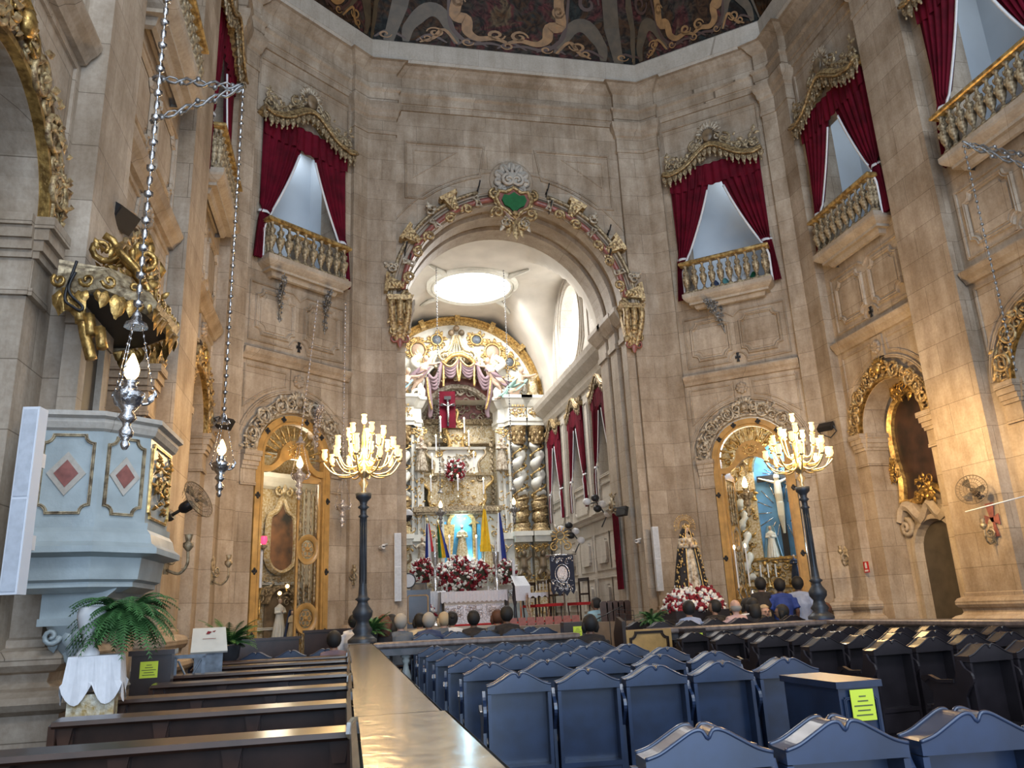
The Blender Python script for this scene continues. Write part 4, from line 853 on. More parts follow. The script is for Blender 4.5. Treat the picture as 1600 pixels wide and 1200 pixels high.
# ------------------------------------------------------------------ hanging sanctuary lamps
def chain(a,b,r=.012,step=.07,mat='silver',name='chain',par=None):
    a=Vector(a);b=Vector(b);L=(b-a).length;n=max(2,int(L/step)); m=M()
    for i in range(n):
        c=a.lerp(b,(i+.5)/n); m.ball(c,r*1.25,5,3,(1,1,2.2) if i%2 else (1.6,1.6,1.4))
    m.tube([a,b],r*.35,4); return m.obj(name,mat,par)
def hanging(p,s,label,top=None,mat='silver',lit=True,e=25,grp='hanging silver sanctuary lamps'):
    t=thing('sanctuary_lamp',label,'hanging lamp',fr(p),grp)
    m=M(); m.lathe([(.02,-.62),(.035,-.60),(.05,-.56),(.03,-.52),(.07,-.47),(.08,-.42),(.04,-.36),(.05,-.32),(.10,-.27),(.06,-.20),(.12,-.12),(.15,-.05),(.17,0),(.13,.03),(.08,.06),(.06,.12),(.09,.15),(.03,.17)],(0,0,0),14,T=Matrix.Scale(s,4)); m.obj('bowl',mat,t)
    for i in range(3):
        a=2*PI*i/3+.4; m=M()
        m.tube(crom([(.13*cos(a),.13*sin(a),-.1),(.2*cos(a),.2*sin(a),-.08),(.24*cos(a),.24*sin(a),0),(.27*cos(a),.27*sin(a),.02),(.25*cos(a),.25*sin(a),.07)]),.018,5,T=Matrix.Scale(s,4)); m.leaf(.2*cos(a),-.1,.15,1.2,.5,.2*sin(a),T=Matrix.Scale(s,4)); m.obj('scroll_arm',mat,t)
    for i in range(3):
        a=2*PI*i/3+.4; chain((.24*s*cos(a),.24*s*sin(a),.05*s),(.06*s*cos(a),.06*s*sin(a),.82*s),.010*s,.05,mat,'lamp_chain',t)
    m=M(); m.lathe([(.13,.78),(.11,.83),(.06,.86),(.05,.93),(.02,.98)],(0,0,0),10,T=Matrix.Scale(s,4)); m.obj('canopy_cap',mat,t)
    if lit:
        m=M(); m.lathe([(.03,.16),(.075,.22),(.085,.28),(.06,.36),(.03,.43),(.01,.47)],(0,0,0),10,T=Matrix.Scale(s,4)); m.obj('flame_bulb','bulb',t); lamp('sanctuary_glow','POINT',(p[0],p[1],p[2]+.3*s),e,WARM,.08*s)
    if top is not None: chain((0,0,.98*s),(Vector(top)-Vector(p)),.018 if s>.5 else .012,.10,mat,'long_chain',t)
    return t
def wallbracket(a,b,low,label,mat='old_silver'):
    "a: wall end, b: tip, low: lower wall end"
    t=thing('lamp_bracket',label,'bracket',fr((0,0,0))); a,b,low=Vector(a),Vector(b),Vector(low)
    m=M()
    for p,q in ((a,b),(low,b)):
        pts=[p.lerp(q,i/16)+Vector((0,0,.05*sin(i*1.3))) for i in range(17)]; m.tube(pts,.022,5)
        pts=[p.lerp(q,i/16)+Vector((0,.03*cos(i*1.3),-.05*sin(i*1.3))) for i in range(17)]; m.tube(pts,.014,5)
        for i in range(2,15,3): m.ball(pts[i],.04,6,4)
    m.obj('twisted_rods',mat,t); return t
p=W(206,578,5.2); q=Vector((p.x,p.y,8.2)); hanging((p.x,p.y,p.z-.28*.58),.58,'large lit silver sanctuary lamp hanging in front of the pulpit',q)
wallbracket((-2.6,5.2,8.25),q,(-2.6,5.2,7.6),'silver wall bracket holding the chain of the near sanctuary lamp')
q=W(380,137,9.5); p=W(336,702,9.5); hanging((q.x,q.y,p.z-.28*.62),.62,'smaller lit silver sanctuary lamp hanging left of the left chapel gate',q)
wallbracket(W(238,122,9.5)+Vector((0,0,0)),q,W(235,190,9.5),'silver twisted bracket high on the left wall below the side balconies')
q=W(1505,225,9.7); t=thing('lamp_chain','long silver lamp chain hanging down at the right edge of the photo','chain',fr((0,0,0))); chain(q,(q.x,q.y,4.6),.016,.1,'old_silver','links',t)
wallbracket((11.45,10.0,q.z+.1),q,(11.45,9.6,q.z-.55),'silver twisted bracket under the balcony at the right edge')
def foliate(T,x,z,label,out=.75,s=1,mat='old_silver',seed=0):
    t=thing('foliate_bracket',label,'bracket',T@Matrix.Translation((x,0,z))@Matrix.Rotation(-.5,4,'Z')); rnd=random.Random(seed); m=M()
    for i in range(90):
        q=rnd.random(); y=-out*q; zz=rnd.uniform(-.75*(1-q)**1.2,.08); m.ball((rnd.uniform(-.05,.05),y,zz),rnd.uniform(.02,.045)*s,5,3)
        if i%2: m.tube([(0,y,zz),(rnd.uniform(-.09,.09),y-.08,zz+rnd.uniform(-.08,.1))],[.025,.006],4)
    m.tube(crom([(0,0,-.8),(0,-.15,-.5),(0,-.45,-.2),(0,-out,0)]),.02,5); m.tube([(0,0,.05),(0,-out,.05)],.02,5); m.obj('foliage',mat,t); return t
foliate(TDL,-.55,8.95,'leafy silver bracket on the left diagonal wall, left of the two',seed=1); foliate(TDL,.75,8.98,'leafy silver bracket on the left diagonal wall, right of the two',seed=2)
foliate(TDR,-.25,9.2,'thin leafy silver bracket under the balcony of the right diagonal wall',.7,seed=3)
q=W(497,468,17.6); p=W(468,742,17.9); hanging((p.x,p.y,p.z),.9,'crystal-cup sanctuary lamp hanging inside the left chapel gate',mat='crystal',top=(q.x,q.y,q.z),e=8)
q=W(540,472,18.3); p=W(545,790,18.3); hanging((q.x,q.y,p.z),.8,'unlit silver sanctuary lamp behind the left candelabrum',mat='crystal',top=(q.x,q.y,q.z),lit=False)
t=foliate(TDL,.55,6.1,'spiky leafy silver bracket at the right side of the left gate arch',.7,1.2,'crystal',seed=4)
p=W(1166,772,19.3); hanging((p.x,p.y,p.z),1.0,'lit gilded sanctuary lamp hanging inside the right chapel','',mat='old_gilt',e=8) if False else hanging((p.x,p.y,p.z),1.0,'lit gilded sanctuary lamp hanging inside the right chapel',mat='old_gilt',e=8,top=(p.x,p.y,6.4))
for px,py,qx,qy,lab in ((686,800,682,452,'left'),(803,795,788,452,'right')):
    p=W(px,py,26); q=W(qx,qy,26); hanging((q.x,q.y,p.z),.8,'lit silver lamp hanging before the high altar on the '+lab,mat='old_silver',e=6,top=(q.x,q.y,13.5))
# ------------------------------------------------------------------ pulpit
def hexo(o): return [(-2.58,7.15-o*1.0),(-2.08+o*.3,7.2-o),(-1.76+o,7.5-o*.4),(-1.74+o,8.3+o*.4),(-2.05+o*.3,8.75+o),(-2.58,8.85+o)]
t=thing('pulpit','pale grey-green marble pulpit with red diamond panels on the left pillar','pulpit')
m=M(); m.prism(hexo(0),2.30,3.12,ax='z'); m.obj('parapet','marble_grey',t)
def ring(o0,z0,o1,z1,m):
    A=hexo(o0);B=hexo(o1); vs=[(x,y,z0) for x,y in A]+[(x,y,z1) for x,y in B]; n=6; m.add(vs,[(i,i+1,i+1+n,i+n) for i in range(n-1)])
m=M(); pr=[(0,3.10),(.03,3.12),(.05,3.17),(.05,3.20),(.09,3.22),(.09,3.26),(0,3.28),(-.1,3.28)]
for a,b in zip(pr,pr[1:]): ring(a[0],a[1],b[0],b[1],m)
m.obj('rim_moulding','stone_pale',t)
m=M(); pr=[(0,2.34),(.03,2.34),(.03,2.28),(.06,2.24),(.08,2.16),(.13,2.12),(.13,2.07),(.0,2.04),(-.02,1.86),(-.06,1.84),(-.06,1.80),(-.16,1.76),(-.3,1.76)]
for a,b in zip(pr,pr[1:]): ring(a[0],a[1],b[0],b[1],m)
m.obj('lower_moulding','marble_grey',t)
m=M(); m.prism([(-2.5,1.84),(-1.9,1.84),(-1.93,1.78),(-2.0,1.72),(-2.02,1.60),(-2.14,1.56),(-2.5,1.56)],7.45,8.5); m.box(-2.5,-2.06,7.4,8.55,1.50,1.56); m.obj('bowed_support','marble_grey',t)
m=M()
for i in range(16):
    m.leaf(-2.25+random.uniform(-.2,.2)*(1-i/15),1.50-.014*i,.16,-PI/2+random.uniform(-.5,.5),.6,0,T=Matrix.Translation((0,7.40+.012*i,0)))
m.lathe([(.24,1.5),(.2,1.4),(.12,1.26),(.05,1.18),(.01,1.16)],(-2.25,7.6,0),10)
for s in (-1,1): m.scroll(-2.25+s*.12,1.42,.07,.025,7.38,1.3,0,s)
m.obj('acanthus_corbel','silver' if False else 'marble_grey',t)
A=hexo(0)
for i in range(5):
    a,b=Vector(A[i]),Vector(A[i+1]); d=(b-a); L=d.length; ang=math.atan2(d.y,d.x); T=fr(((a.x+b.x)/2,(a.y+b.y)/2,0),ang); h=L/2
    if i==2:
        m=M(); m.sweep(notch(-h+.06,h-.06,2.40,3.06,.05),raised(.03,.02),closed=True,T=T); rn=random.Random(5)
        for k in range(30): m.leaf(rn.uniform(-h+.15,h-.15),rn.uniform(2.45,2.95),.12,rn.uniform(0,PI),.4,-.005,T=T)
        m.scroll(-.12,2.7,.1,.02,-.02,T=T); m.scroll(.12,2.7,.1,.02,-.02,a0=PI,d=-1,T=T); m.obj('gilt_relief','gold',t)
        continue
    m=M(); m.sweep(notch(-h+.06,h-.06,2.40,3.06,.07),raised(.028,.022),closed=True,T=T); m.obj('gilt_panel_frame','old_gilt',t)
    m=M(); k=min(.15,h*.62); m.prism([(0,2.73-k*1.25),(k,2.73),(0,2.73+k*1.25),(-k,2.73)],-.012,0,T=T); m.obj('diamond_border','stone_pale',t)
    m=M(); k*=.62; m.prism([(0,2.73-k*1.25),(k,2.73),(0,2.73+k*1.25),(-k,2.73)],-.018,0,T=T); m.obj('red_diamond','red_marble',t)
t=thing('pulpit_canopy','gilded rococo sounding canopy over the pulpit with hanging leaves','canopy')
def cn(o,s=1): return [(-2.6,7.2),(-2.2,7.15-o),(-1.85+o,7.45-o*.5),(-1.82+o,8.3),(-2.2,8.7+o),(-2.6,8.7)]
m=M()
pr=[(-.05,4.34),(.03,4.36),(.06,4.44),(.02,4.50),(-.02,4.56),(-.14,4.62),(-.22,4.66)]
for (o0,z0),(o1,z1) in zip(pr,pr[1:]):
    A=cn(o0);B=cn(o1); vs=[(x,y,z0+.05*sin(k*2.2)) for k,(x,y) in enumerate(A)]+[(x,y,z1+.05*sin(k*2.2)) for k,(x,y) in enumerate(B)]; m.add(vs,[(i,i+1,i+7,i+6) for i in range(5)])
m.prism(cn(-.22),4.64,4.7,ax='z'); m.obj('canopy_moulding','old_gilt',t)
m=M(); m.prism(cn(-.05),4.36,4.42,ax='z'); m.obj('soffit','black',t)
m=M(); rn=random.Random(9)
A=cn(.0)
for i in range(5):
    a,b=Vector(A[i]),Vector(A[i+1]); d=b-a; n=int(d.length/.07)
    for k in range(n):
        p=a.lerp(b,(k+.5)/n); T=fr((p.x,p.y,0),math.atan2(d.y,d.x)); m.leaf(0,4.40,.2+.08*sin(k),-PI/2+rn.uniform(-.3,.3),.5,-.01,T=T); 
        if k%3==0: m.scroll(0,4.48,.07,.02,-.03,1.2,rn.random()*6,T=T)
for k in range(4): m.tube([(-2.5+.1*k,7.18,4.4-.12*k),(-2.45+.1*k,7.15,4.2-.12*k)],.05,5)
m.obj('gilt_leaf_fringe','gold',t)
m=M()
for i in range(5):
    y=7.5+.22*i
    m.tube(crom([(-1.95,y,4.62),(-2.05,y,4.8),(-2.2,y,4.95),(-2.25,7.9+(y-7.9)*.3,5.15)]),.04,5)
for k in range(50): m.leaf(0,0,rn.uniform(.12,.2),rn.uniform(0,PI),.5,0,T=fr((-2.3+rn.uniform(-.15,.3),7.9+rn.uniform(-.5,.5),4.72+abs(rn.gauss(0,.22))),rn.uniform(0,1.5)))
for s in (-1,1): m.scroll(s*.2,5.0,.16,.04,0,1.4,PI/2,s,T=fr((-2.2,7.7,0),.5))
m.obj('gilt_crown','gold',t)
m=M(); m.tube(crom([(-2.5,7.2,4.35),(-2.36,7.18,4.15),(-2.3,7.18,3.95),(-2.24,7.2,3.75)]),[.07]*5+[.05]*11,6); m.obj('gilt_support_scroll','gold',t)
t=thing('pulpit_doorway','stone-framed pulpit doorway in the pillar below the gilded canopy','doorway')
m=M(); 
for y in (7.62,8.3): m.box(-2.6,-2.44,y-.08,y+.08,3.28,4.2)
m.box(-2.6,-2.42,7.5,8.4,4.2,4.36); m.obj('door_frame','light_wood' if False else 'stone_light',t); m=M(); m.box(-2.6,-2.5,7.7,8.22,3.28,4.2); m.obj('door_leaf','door_dark',t)
t=thing('audio_cable','looped black and white cable on the stone capital beside the pulpit canopy','cable'); 
m=M(); pts=[W(x,y,7.1) for x,y in ((120,408),(112,430),(103,455),(102,470),(112,478),(125,485),(128,478),(110,460),(108,445),(118,425))]; m.tube(crom(pts),.014,5); m.obj('cable','black',t)
# ------------------------------------------------------------------ speakers, floodlights, fans, cameras
def column_speaker(p,q,T,w,label):
    t=thing('column_speaker',label,'loudspeaker',T); h=q-p
    m=M(); m.box(-w/2,w/2,-.12,0,p,q); m.obj('cabinet','speaker_frame',t)
    m=M(); m.box(-w/2+.012,w/2-.012,-.126,-.118,p+.02,(p+q)/2-.01); m.box(-w/2+.012,w/2-.012,-.126,-.118,(p+q)/2+.01,q-.02); m.obj('grille','speaker_grey',t)
    m=M(); m.box(-.03,.03,0,.10,p+.3,p+.4); m.box(-.03,.03,0,.10,q-.4,q-.3); m.obj('wall_mount','white_plastic',t)
a=W(70,642,6.0); b=W(28,930,6.0); column_speaker(b.z,a.z,fr((a.x-.03,6.0,0),-.12),.115,'tall pale blue-grey column loudspeaker in front of the pulpit at the left')
column_speaker(1.8,3.38,fr((1.17,19.42,0)),.16,'slim grey column loudspeaker on the left pier of the great arch'); column_speaker(1.78,3.38,fr((7.72,19.4,0)),.16,'slim grey column loudspeaker on the right pier of the great arch')
def flood(p,rz,tilt,label,on=None,s=1):
    t=thing('floodlight',label,'floodlight',fr(p,rz)@Matrix.Rotation(tilt,4,'X')@Matrix.Scale(s,4))
    m=M(); m.box(-.16,.16,-.05,.05,-.11,.11); m.obj('housing','black',t); m=M(); m.box(-.14,.14,-.056,-.05,-.09,.09); m.obj('glass','black' if not on else 'flame',t)
    m=M(); m.tube([(-.17,0,0),(-.18,.15,0),(0,.28,0),(.18,.15,0),(.17,0,0)],.012,5); m.obj('yoke','iron',t)
    if on: lamp('flood_beam','SPOT',Vector(p)+Vector(on[3]),on[1],WARM,.12,target=on[0],spot=on[2])
flood(W(190,342,8.6),1.2,.6,'black floodlight above the gilded pulpit canopy',s=1.1)
flood(W(352,662,X=-2.42),.8,.7,'small black floodlight beside the second silver lamp')
flood(W(1290,667,16.6),-1.0,-.9,'dark floodlight high left of the right candelabrum',s=1.1)
flood(W(972,799,20.2),2.0,.3,'white-edged floodlight on the right jamb of the great arch',s=1.1)
lamp('chapel_floodlight','SPOT',(8.6,11.2,5.0),620,WARM,.3,target=(11.45,13.0,3.2),spot=1.5)
lamp('chapel_floodlight','SPOT',(-1.1,10.8,5.0),150,WARM,.25,target=(-2.6,12.6,3.2),spot=1.7)
def fan(p,T,label):
    t=thing('wall_fan',label,'fan',T)
    m=M(); m.tube([(0,.35,0),(0,.1,0)],.025,6); m.lathe([(.05,0),(.07,.05),(.06,.1)],(0,0,0),8,T=Matrix.Translation((0,.38,0))@Matrix.Rotation(PI/2,4,'X')); m.obj('wall_arm','fan_dark',t)
    m=M(); m.lathe([(.05,0),(.075,.04),(.075,.14),(.04,.18)],(0,0,0),10,T=Matrix.Translation((0,.1,0))@Matrix.Rotation(PI/2,4,'X')@Matrix.Translation((0,0,-.05))); m.obj('motor','black',t)
    m=M()
    for r in (.27,.2,.13,.07): m.tube([(r*cos(2*PI*i/28),-.14-.05*(1-r/.27),r*sin(2*PI*i/28)) for i in range(28)],.005 if r<.26 else .009,4,closed=True)
    for i in range(28):
        a=2*PI*i/28; m.tube([(.04*cos(a),-.19,.04*sin(a)),(.27*cos(a),-.14,.27*sin(a)),(.2*cos(a),-.04,.2*sin(a))],.003,4)
    m.obj('cage','wire',t)
    for i in range(3):
        a=2*PI*i/3; m=M(); m.add([(.02*cos(a),-.11,.02*sin(a)),(.2*cos(a-.4),-.13,.2*sin(a-.4)),(.23*cos(a),-.12,.23*sin(a)),(.2*cos(a+.45),-.09,.2*sin(a+.45))],[(0,1,2,3)]); m.obj('blade','fan_dark',t)
    m=M(); m.lathe([(.04,0),(.035,.04),(.01,.05)],(0,0,0),8,T=Matrix.Translation((0,-.1,0))@Matrix.Rotation(PI/2,4,'X')); m.obj('hub','fan_dark',t)
p=W(297,788,11.2); fan(p,fr(p,1.15)@Matrix.Rotation(-.45,4,'X'),'oscillating wall fan on the left wall between pulpit and second lamp')
p=W(1522,768,12.4); fan(p,fr(p,-1.0)@Matrix.Rotation(-.2,4,'X'),'oscillating wall fan on the lit right pillar')
def cctv(p,label,rz=0):
    t=thing('security_camera',label,'camera',fr(p,rz)); m=M(); m.lathe([(.05,-.12),(.05,.1)],(0,0,0),8,T=Matrix.Rotation(PI/2,4,'X')); m.obj('body','white_plastic',t); m=M(); m.lathe([(.04,0),(.03,.02)],(0,-.12,0),8,T=Matrix.Rotation(0,4,'X')); m.ball((0,.12,0),.04,6,4); m.obj('lens','black',t); m=M(); m.tube([(0,0,.05),(.15,.05,.08)],.02,5); m.obj('arm','white_plastic',t)
cctv(W(597,855,19.3),'small white security camera left of the great arch',.3); cctv(W(996,846,19.8),'small white security camera beside the right column loudspeaker',-.6)
p=W(636,807,24); t=thing('dome_camera','black and white dome camera at the left jamb before the altar','camera',fr(p)); m=M(); m.ball((0,0,0),.16,10,6); m.obj('dome','black',t); m=M(); m.lathe([(.18,.02),(.18,.12),(.1,.2)],(0,0,0),12); m.obj('cap','white_plastic',t)
for i,(x,y,Y,mt,lab) in enumerate(((890,760,0,'','right, larger'),(882,835,0,'','left, smaller'))): pass
def dishes(p,label,s=1):
    t=thing('spotlight_cluster',label,'spotlights',fr(p)@Matrix.Scale(s,4))
    for i,(x,z) in enumerate(((-.25,.1),(0,.2),(.2,.02),(.05,-.1),(.35,-.25))):
        m=M(); m.ball((x,-.1,z),.13,8,5,(1,.7,.8)); h=m.obj('lamp_head','white_plastic' if i%2==0 else 'black',t)
    m=M(); m.tube([(-.25,0,.05),(.1,.1,.1),(.35,.05,-.3),(.2,.1,-.6)],.02,5); m.obj('bracket','iron',t)
dishes(W(929,790,23.6,),'cluster of black and white spotlights on the chancel wall below the near window',1.1); dishes(W(888,832,25.5),'cluster of black and white spotlights on the chancel wall above the banner',1.1)
t=thing('cable_conduit','white cable conduit and small fittings along the right pillar','conduit'); m=M(); m.tube([W(1508,800,12.0)+Vector((0,0,0)),W(1602,775,11.3)],.012,5); m.obj('pipe','white_plastic',t)
t=thing('wall_conduit','thin white conduit across the upper right pillar','conduit'); m=M(); m.tube([W(1465,583,13.35),W(1545,555,12.0)],.012,5); m.obj('pipe','white_plastic',t)
# carved crosses, wall candle brackets
def crossm(p,T,mat,label,s=1,cut=False):
    m=M(); k=.30*s
    for a in range(4):
        w1=.035*s; w2=.10*s; L=k*(1.0 if a%2==0 else .55)
        P=[(-w1,0),(w1,0),(w2,L),(-w2,L)]; c,q=cos(a*PI/2),sin(a*PI/2); m.prism([(x*c-z*q,x*q+z*c) for x,z in P],-.012,.0)
    o=m.obj('wall_cross',mat,T=T); tag(o,label,'cross')
p=W(1551,812,X=11.43); crossm(p,fr(p,-PI/2),'red_marble','red inlaid cross on the right pillar under the fan')
p=W(555,873,19.47); crossm(p,fr(p,0),'red_marble','faint red inlaid cross left of the left column loudspeaker',.9)
for T,lab in ((TDR,'right'),(TDL,'left')): crossm(None,T@Matrix.Translation((0,-.03,7.68)),'black','small black cross hole under the twin panels of the %s diagonal wall'%lab,.42)
crossm(None,TR@Matrix.Translation((-14.85,-.03,7.68)),'black','small black cross hole under the twin panels of the right side wall',.42)
def sconce(p,rz,label):
    t=thing('wall_candle_bracket',label,'sconce',fr(p,rz)); m=M(); m.prism([(-.04,-.2),(.04,-.2),(.05,.15),(0,.25),(-.05,.15)],0,.02); m.obj('backplate','old_gilt',t); m=M(); m.scroll(0,0,.10,.018,-.05,1.4,PI,1); m.tube(crom([(0,0,-.15),(0,-.15,-.2),(0,-.25,-.1),(0,-.25,.05)]),.018,5); m.obj('arm','old_gilt',t); m=M(); m.lathe([(.02,.05),(.06,.1),(.06,.14),(.03,.16),(.05,.24)],(0,-.25,0),8); m.obj('candle_cup','old_gilt',t)
for i,(x,y,Y,rz,lab) in enumerate(((262,870,9.9,1.2,'brass wall candle bracket right of the pulpit base'),(333,893,13.2,1.2,'brass wall candle bracket left of the left chapel gate'),(553,900,19.2,0,'dark wall candle bracket left of the great arch'),(1550,832,12.4,-1.2,'brass wall candle bracket under the cross on the right pillar'),(1322,870,16.2,-1,'dark wall candle bracket behind the right candelabrum post'))): sconce(W(x,y,Y),rz,lab)
t=thing('fire_sign','small red and white fire extinguisher sign behind the right candelabrum','sign',fr(W(1354,886,X=11.45),-PI/2)); m=M(); m.box(-.09,.09,-.01,0,-.12,.12); m.obj('plate','sign_red',t); m=M(); m.box(-.035,.035,-.014,-.01,-.03,.08); m.box(-.02,.02,-.014,-.01,.08,.1); m.box(-.06,.06,-.014,-.01,-.10,-.06); m.obj('symbol','white_plastic',t)
# ------------------------------------------------------------------ ferns, fern table, info stand
def fern(p,label,n=42,R=.55,seed=1,z=0,group=None,droop=.7):
    t=thing('potted_fern',label,'fern',fr(p)); rnd=random.Random(seed); m=M()
    for i in range(n):
        a=rnd.uniform(0,2*PI); L=R*rnd.uniform(.7,1.15); e=rnd.uniform(.25,1.2); pts=[]
        for k in range(9):
            q=k/8; r=L*q; h=L*(e*q*1.2-droop*1.1*q*q); pts.append(Vector((r*cos(a),r*sin(a),h)))
        m.tube(pts,[.008*(1-q/10) for q in range(9)],3)
        for k in range(1,23):
            q=k/23; i0=min(7,int(q*8)); c=pts[i0].lerp(pts[i0+1],q*8-i0); d=(pts[i0+1]-pts[i0]).normalized(); s_=d.cross(Vector((0,0,1))).normalized(); w=.13*R/.55*sin(PI*(q*.9+.08))+.01
            for sg in (-1,1): m.add([c-d*.008,c+d*.010,c+s_*sg*w*.8+d*.015-Vector((0,0,.012))],[(0,1,2)])
    f=m.obj('fronds','fern',t); return t
p=Vector((-1.70,6.9,1.53)); 
t=fern(p,'large arching fern in a white urn under the pulpit',150,.36,1,droop=1.0)
m=M(); m.lathe([(.10,0),(.10,.03),(.05,.08),(.04,.12),(.10,.2),(.13,.3),(.12,.36),(.08,.37)],(-.27,-.12,-.27),14,T=Matrix.Diagonal((.8,.8,1,1))); m.obj('urn','marble_grey' if False else 'white_plastic',t)
t=thing('cloth_covered_stand','square stand with scalloped white lace cloth carrying the fern','table',fr((-1.86,6.85,0),.15)@Matrix.Diagonal((.78,.78,1,1)))
m=M(); m.box(-.2,.2,-.2,.2,1.22,1.26); m.obj('stand_top','white_gilt',t)
for a in (-1,1):
    for b in (-1,1): m=M(); m.box(a*.17-.03,a*.17+.03,b*.17-.03,b*.17+.03,0,1.22); m.obj('leg','white_gilt',t)
m=M(); m.box(-.19,.19,-.19,.19,.2,1.0); m.obj('carved_apron','white_gilt',t)
m=M(); per=[]
for k in range(64):
    q=k/16; sd=int(q)%4; f=q-int(q); c=[(-1,-1),(1,-1),(1,1),(-1,1)]; a=c[sd];b=c[(sd+1)%4]; per.append((.225*(a[0]+(b[0]-a[0])*f),.225*(a[1]+(b[1]-a[1])*f),f))
vs=[(x,y,1.27) for x,y,f in per]+[(x*(1.1+.04*sin(k)),y*(1.1+.04*cos(k*1.3)),1.27-.18) for k,(x,y,f) in enumerate(per)]+[(x*(1.18+.06*sin(k)),y*(1.18+.06*cos(k*1.3)),1.27-.34+.14*(1-abs(sin(f*PI*2.0)))) for k,(x,y,f) in enumerate(per)]
m.add(vs,[(r*64+k,r*64+(k+1)%64,(r+1)*64+(k+1)%64,(r+1)*64+k) for r in (0,1) for k in range(64)]); m.add([(-.225,-.225,1.271),(.225,-.225,1.271),(.225,.225,1.271),(-.225,.225,1.271)],[(0,1,2,3)]); m.obj('lace_cloth','white_cloth',t)
p=W(358,1000,13.6); t=fern((p.x,13.6,1.15),'bushy fern on a stand behind the white information board',90,.42,2,droop=.5); m=M(); m.lathe([(.16,-1.15),(.16,-1.1),(.05,-1.0),(.05,-.3),(.16,-.2),(.18,-.02)],(0,0,0),12); m.obj('pot_stand','iron',t)
p=W(578,985,14.9); t=fern((p.x,14.9,1.2),'fern behind the left candelabrum beside the seated people',70,.36,3,droop=.5); m=M(); m.lathe([(.14,-1.2),(.1,-.3),(.15,0)],(0,0,0),10); m.obj('pot_stand','iron',t)
p=W(1020,985,15.2); t=fern((p.x,15.2,1.15),'dark fern at the foot of the processional statue litter',60,.30,4,droop=.6); m=M(); m.lathe([(.12,-1.15),(.09,-.3),(.13,0)],(0,0,0),10); m.obj('pot_stand','iron',t)
p=W(327,1000,11.2); t=thing('information_stand','slanted white information board on a blue pedestal by the left wall','sign stand',fr((p.x,11.2,0),.2))
m=M(); m.add([(-.22,-.14,1.13),(.22,-.14,1.13),(.20,.12,1.42),(-.20,.12,1.42),(-.22,-.12,1.11),(.22,-.12,1.11),(.20,.14,1.40),(-.20,.14,1.40)],[(0,1,2,3),(7,6,5,4),(0,4,5,1),(1,5,6,2),(2,6,7,3),(3,7,4,0)]); m.obj('board','white_paint',t)
m=M(); m.add([(-.04,.03,1.345),(.0,.03,1.345),(.03,.05,1.37),(-.02,.06,1.38)],[(0,1,2,3)]); m.add([(.03,.06,1.375),(.08,.07,1.385),(.06,.05,1.365)],[(0,1,2)]); m.add([(-.08,-.02,1.285),(.08,-.02,1.285),(.08,-.015,1.29),(-.08,-.015,1.29)],[(0,1,2,3)]); m.obj('emblem','red_flower',t)
m=M(); m.box(-.17,.17,-.08,.12,0,1.12); m.obj('pedestal','cloth_navy' if False else 'blue_marble',t)
p=W(270,1050,9.9); t=thing('pierced_screen','blue-grey pierced wooden screen beside the tall cabinet','screen',fr((p.x,10.0,0),.15))
m=M()
for x in (-.3,0,.3): m.box(x-.02,x+.02,-.02,.02,0,1.12)
for z in (.2,.6,1.12): m.box(-.32,.32,-.02,.02,z-.02,z+.02)
m.obj('frame','blue_marble',t); m=M()
for x in (-.15,.15):
    m.tube([(x-.12,0,.64),(x,0,.85),(x+.12,0,1.08)],.012,4); m.tube([(x+.12,0,.64),(x,0,.85),(x-.12,0,1.08)],.012,4)
    for k in range(5): m.lathe([(.012,.22),(.02,.35),(.012,.58)],(x-.1+.05*k,0,0),5)
m.obj('lattice','blue_marble',t)
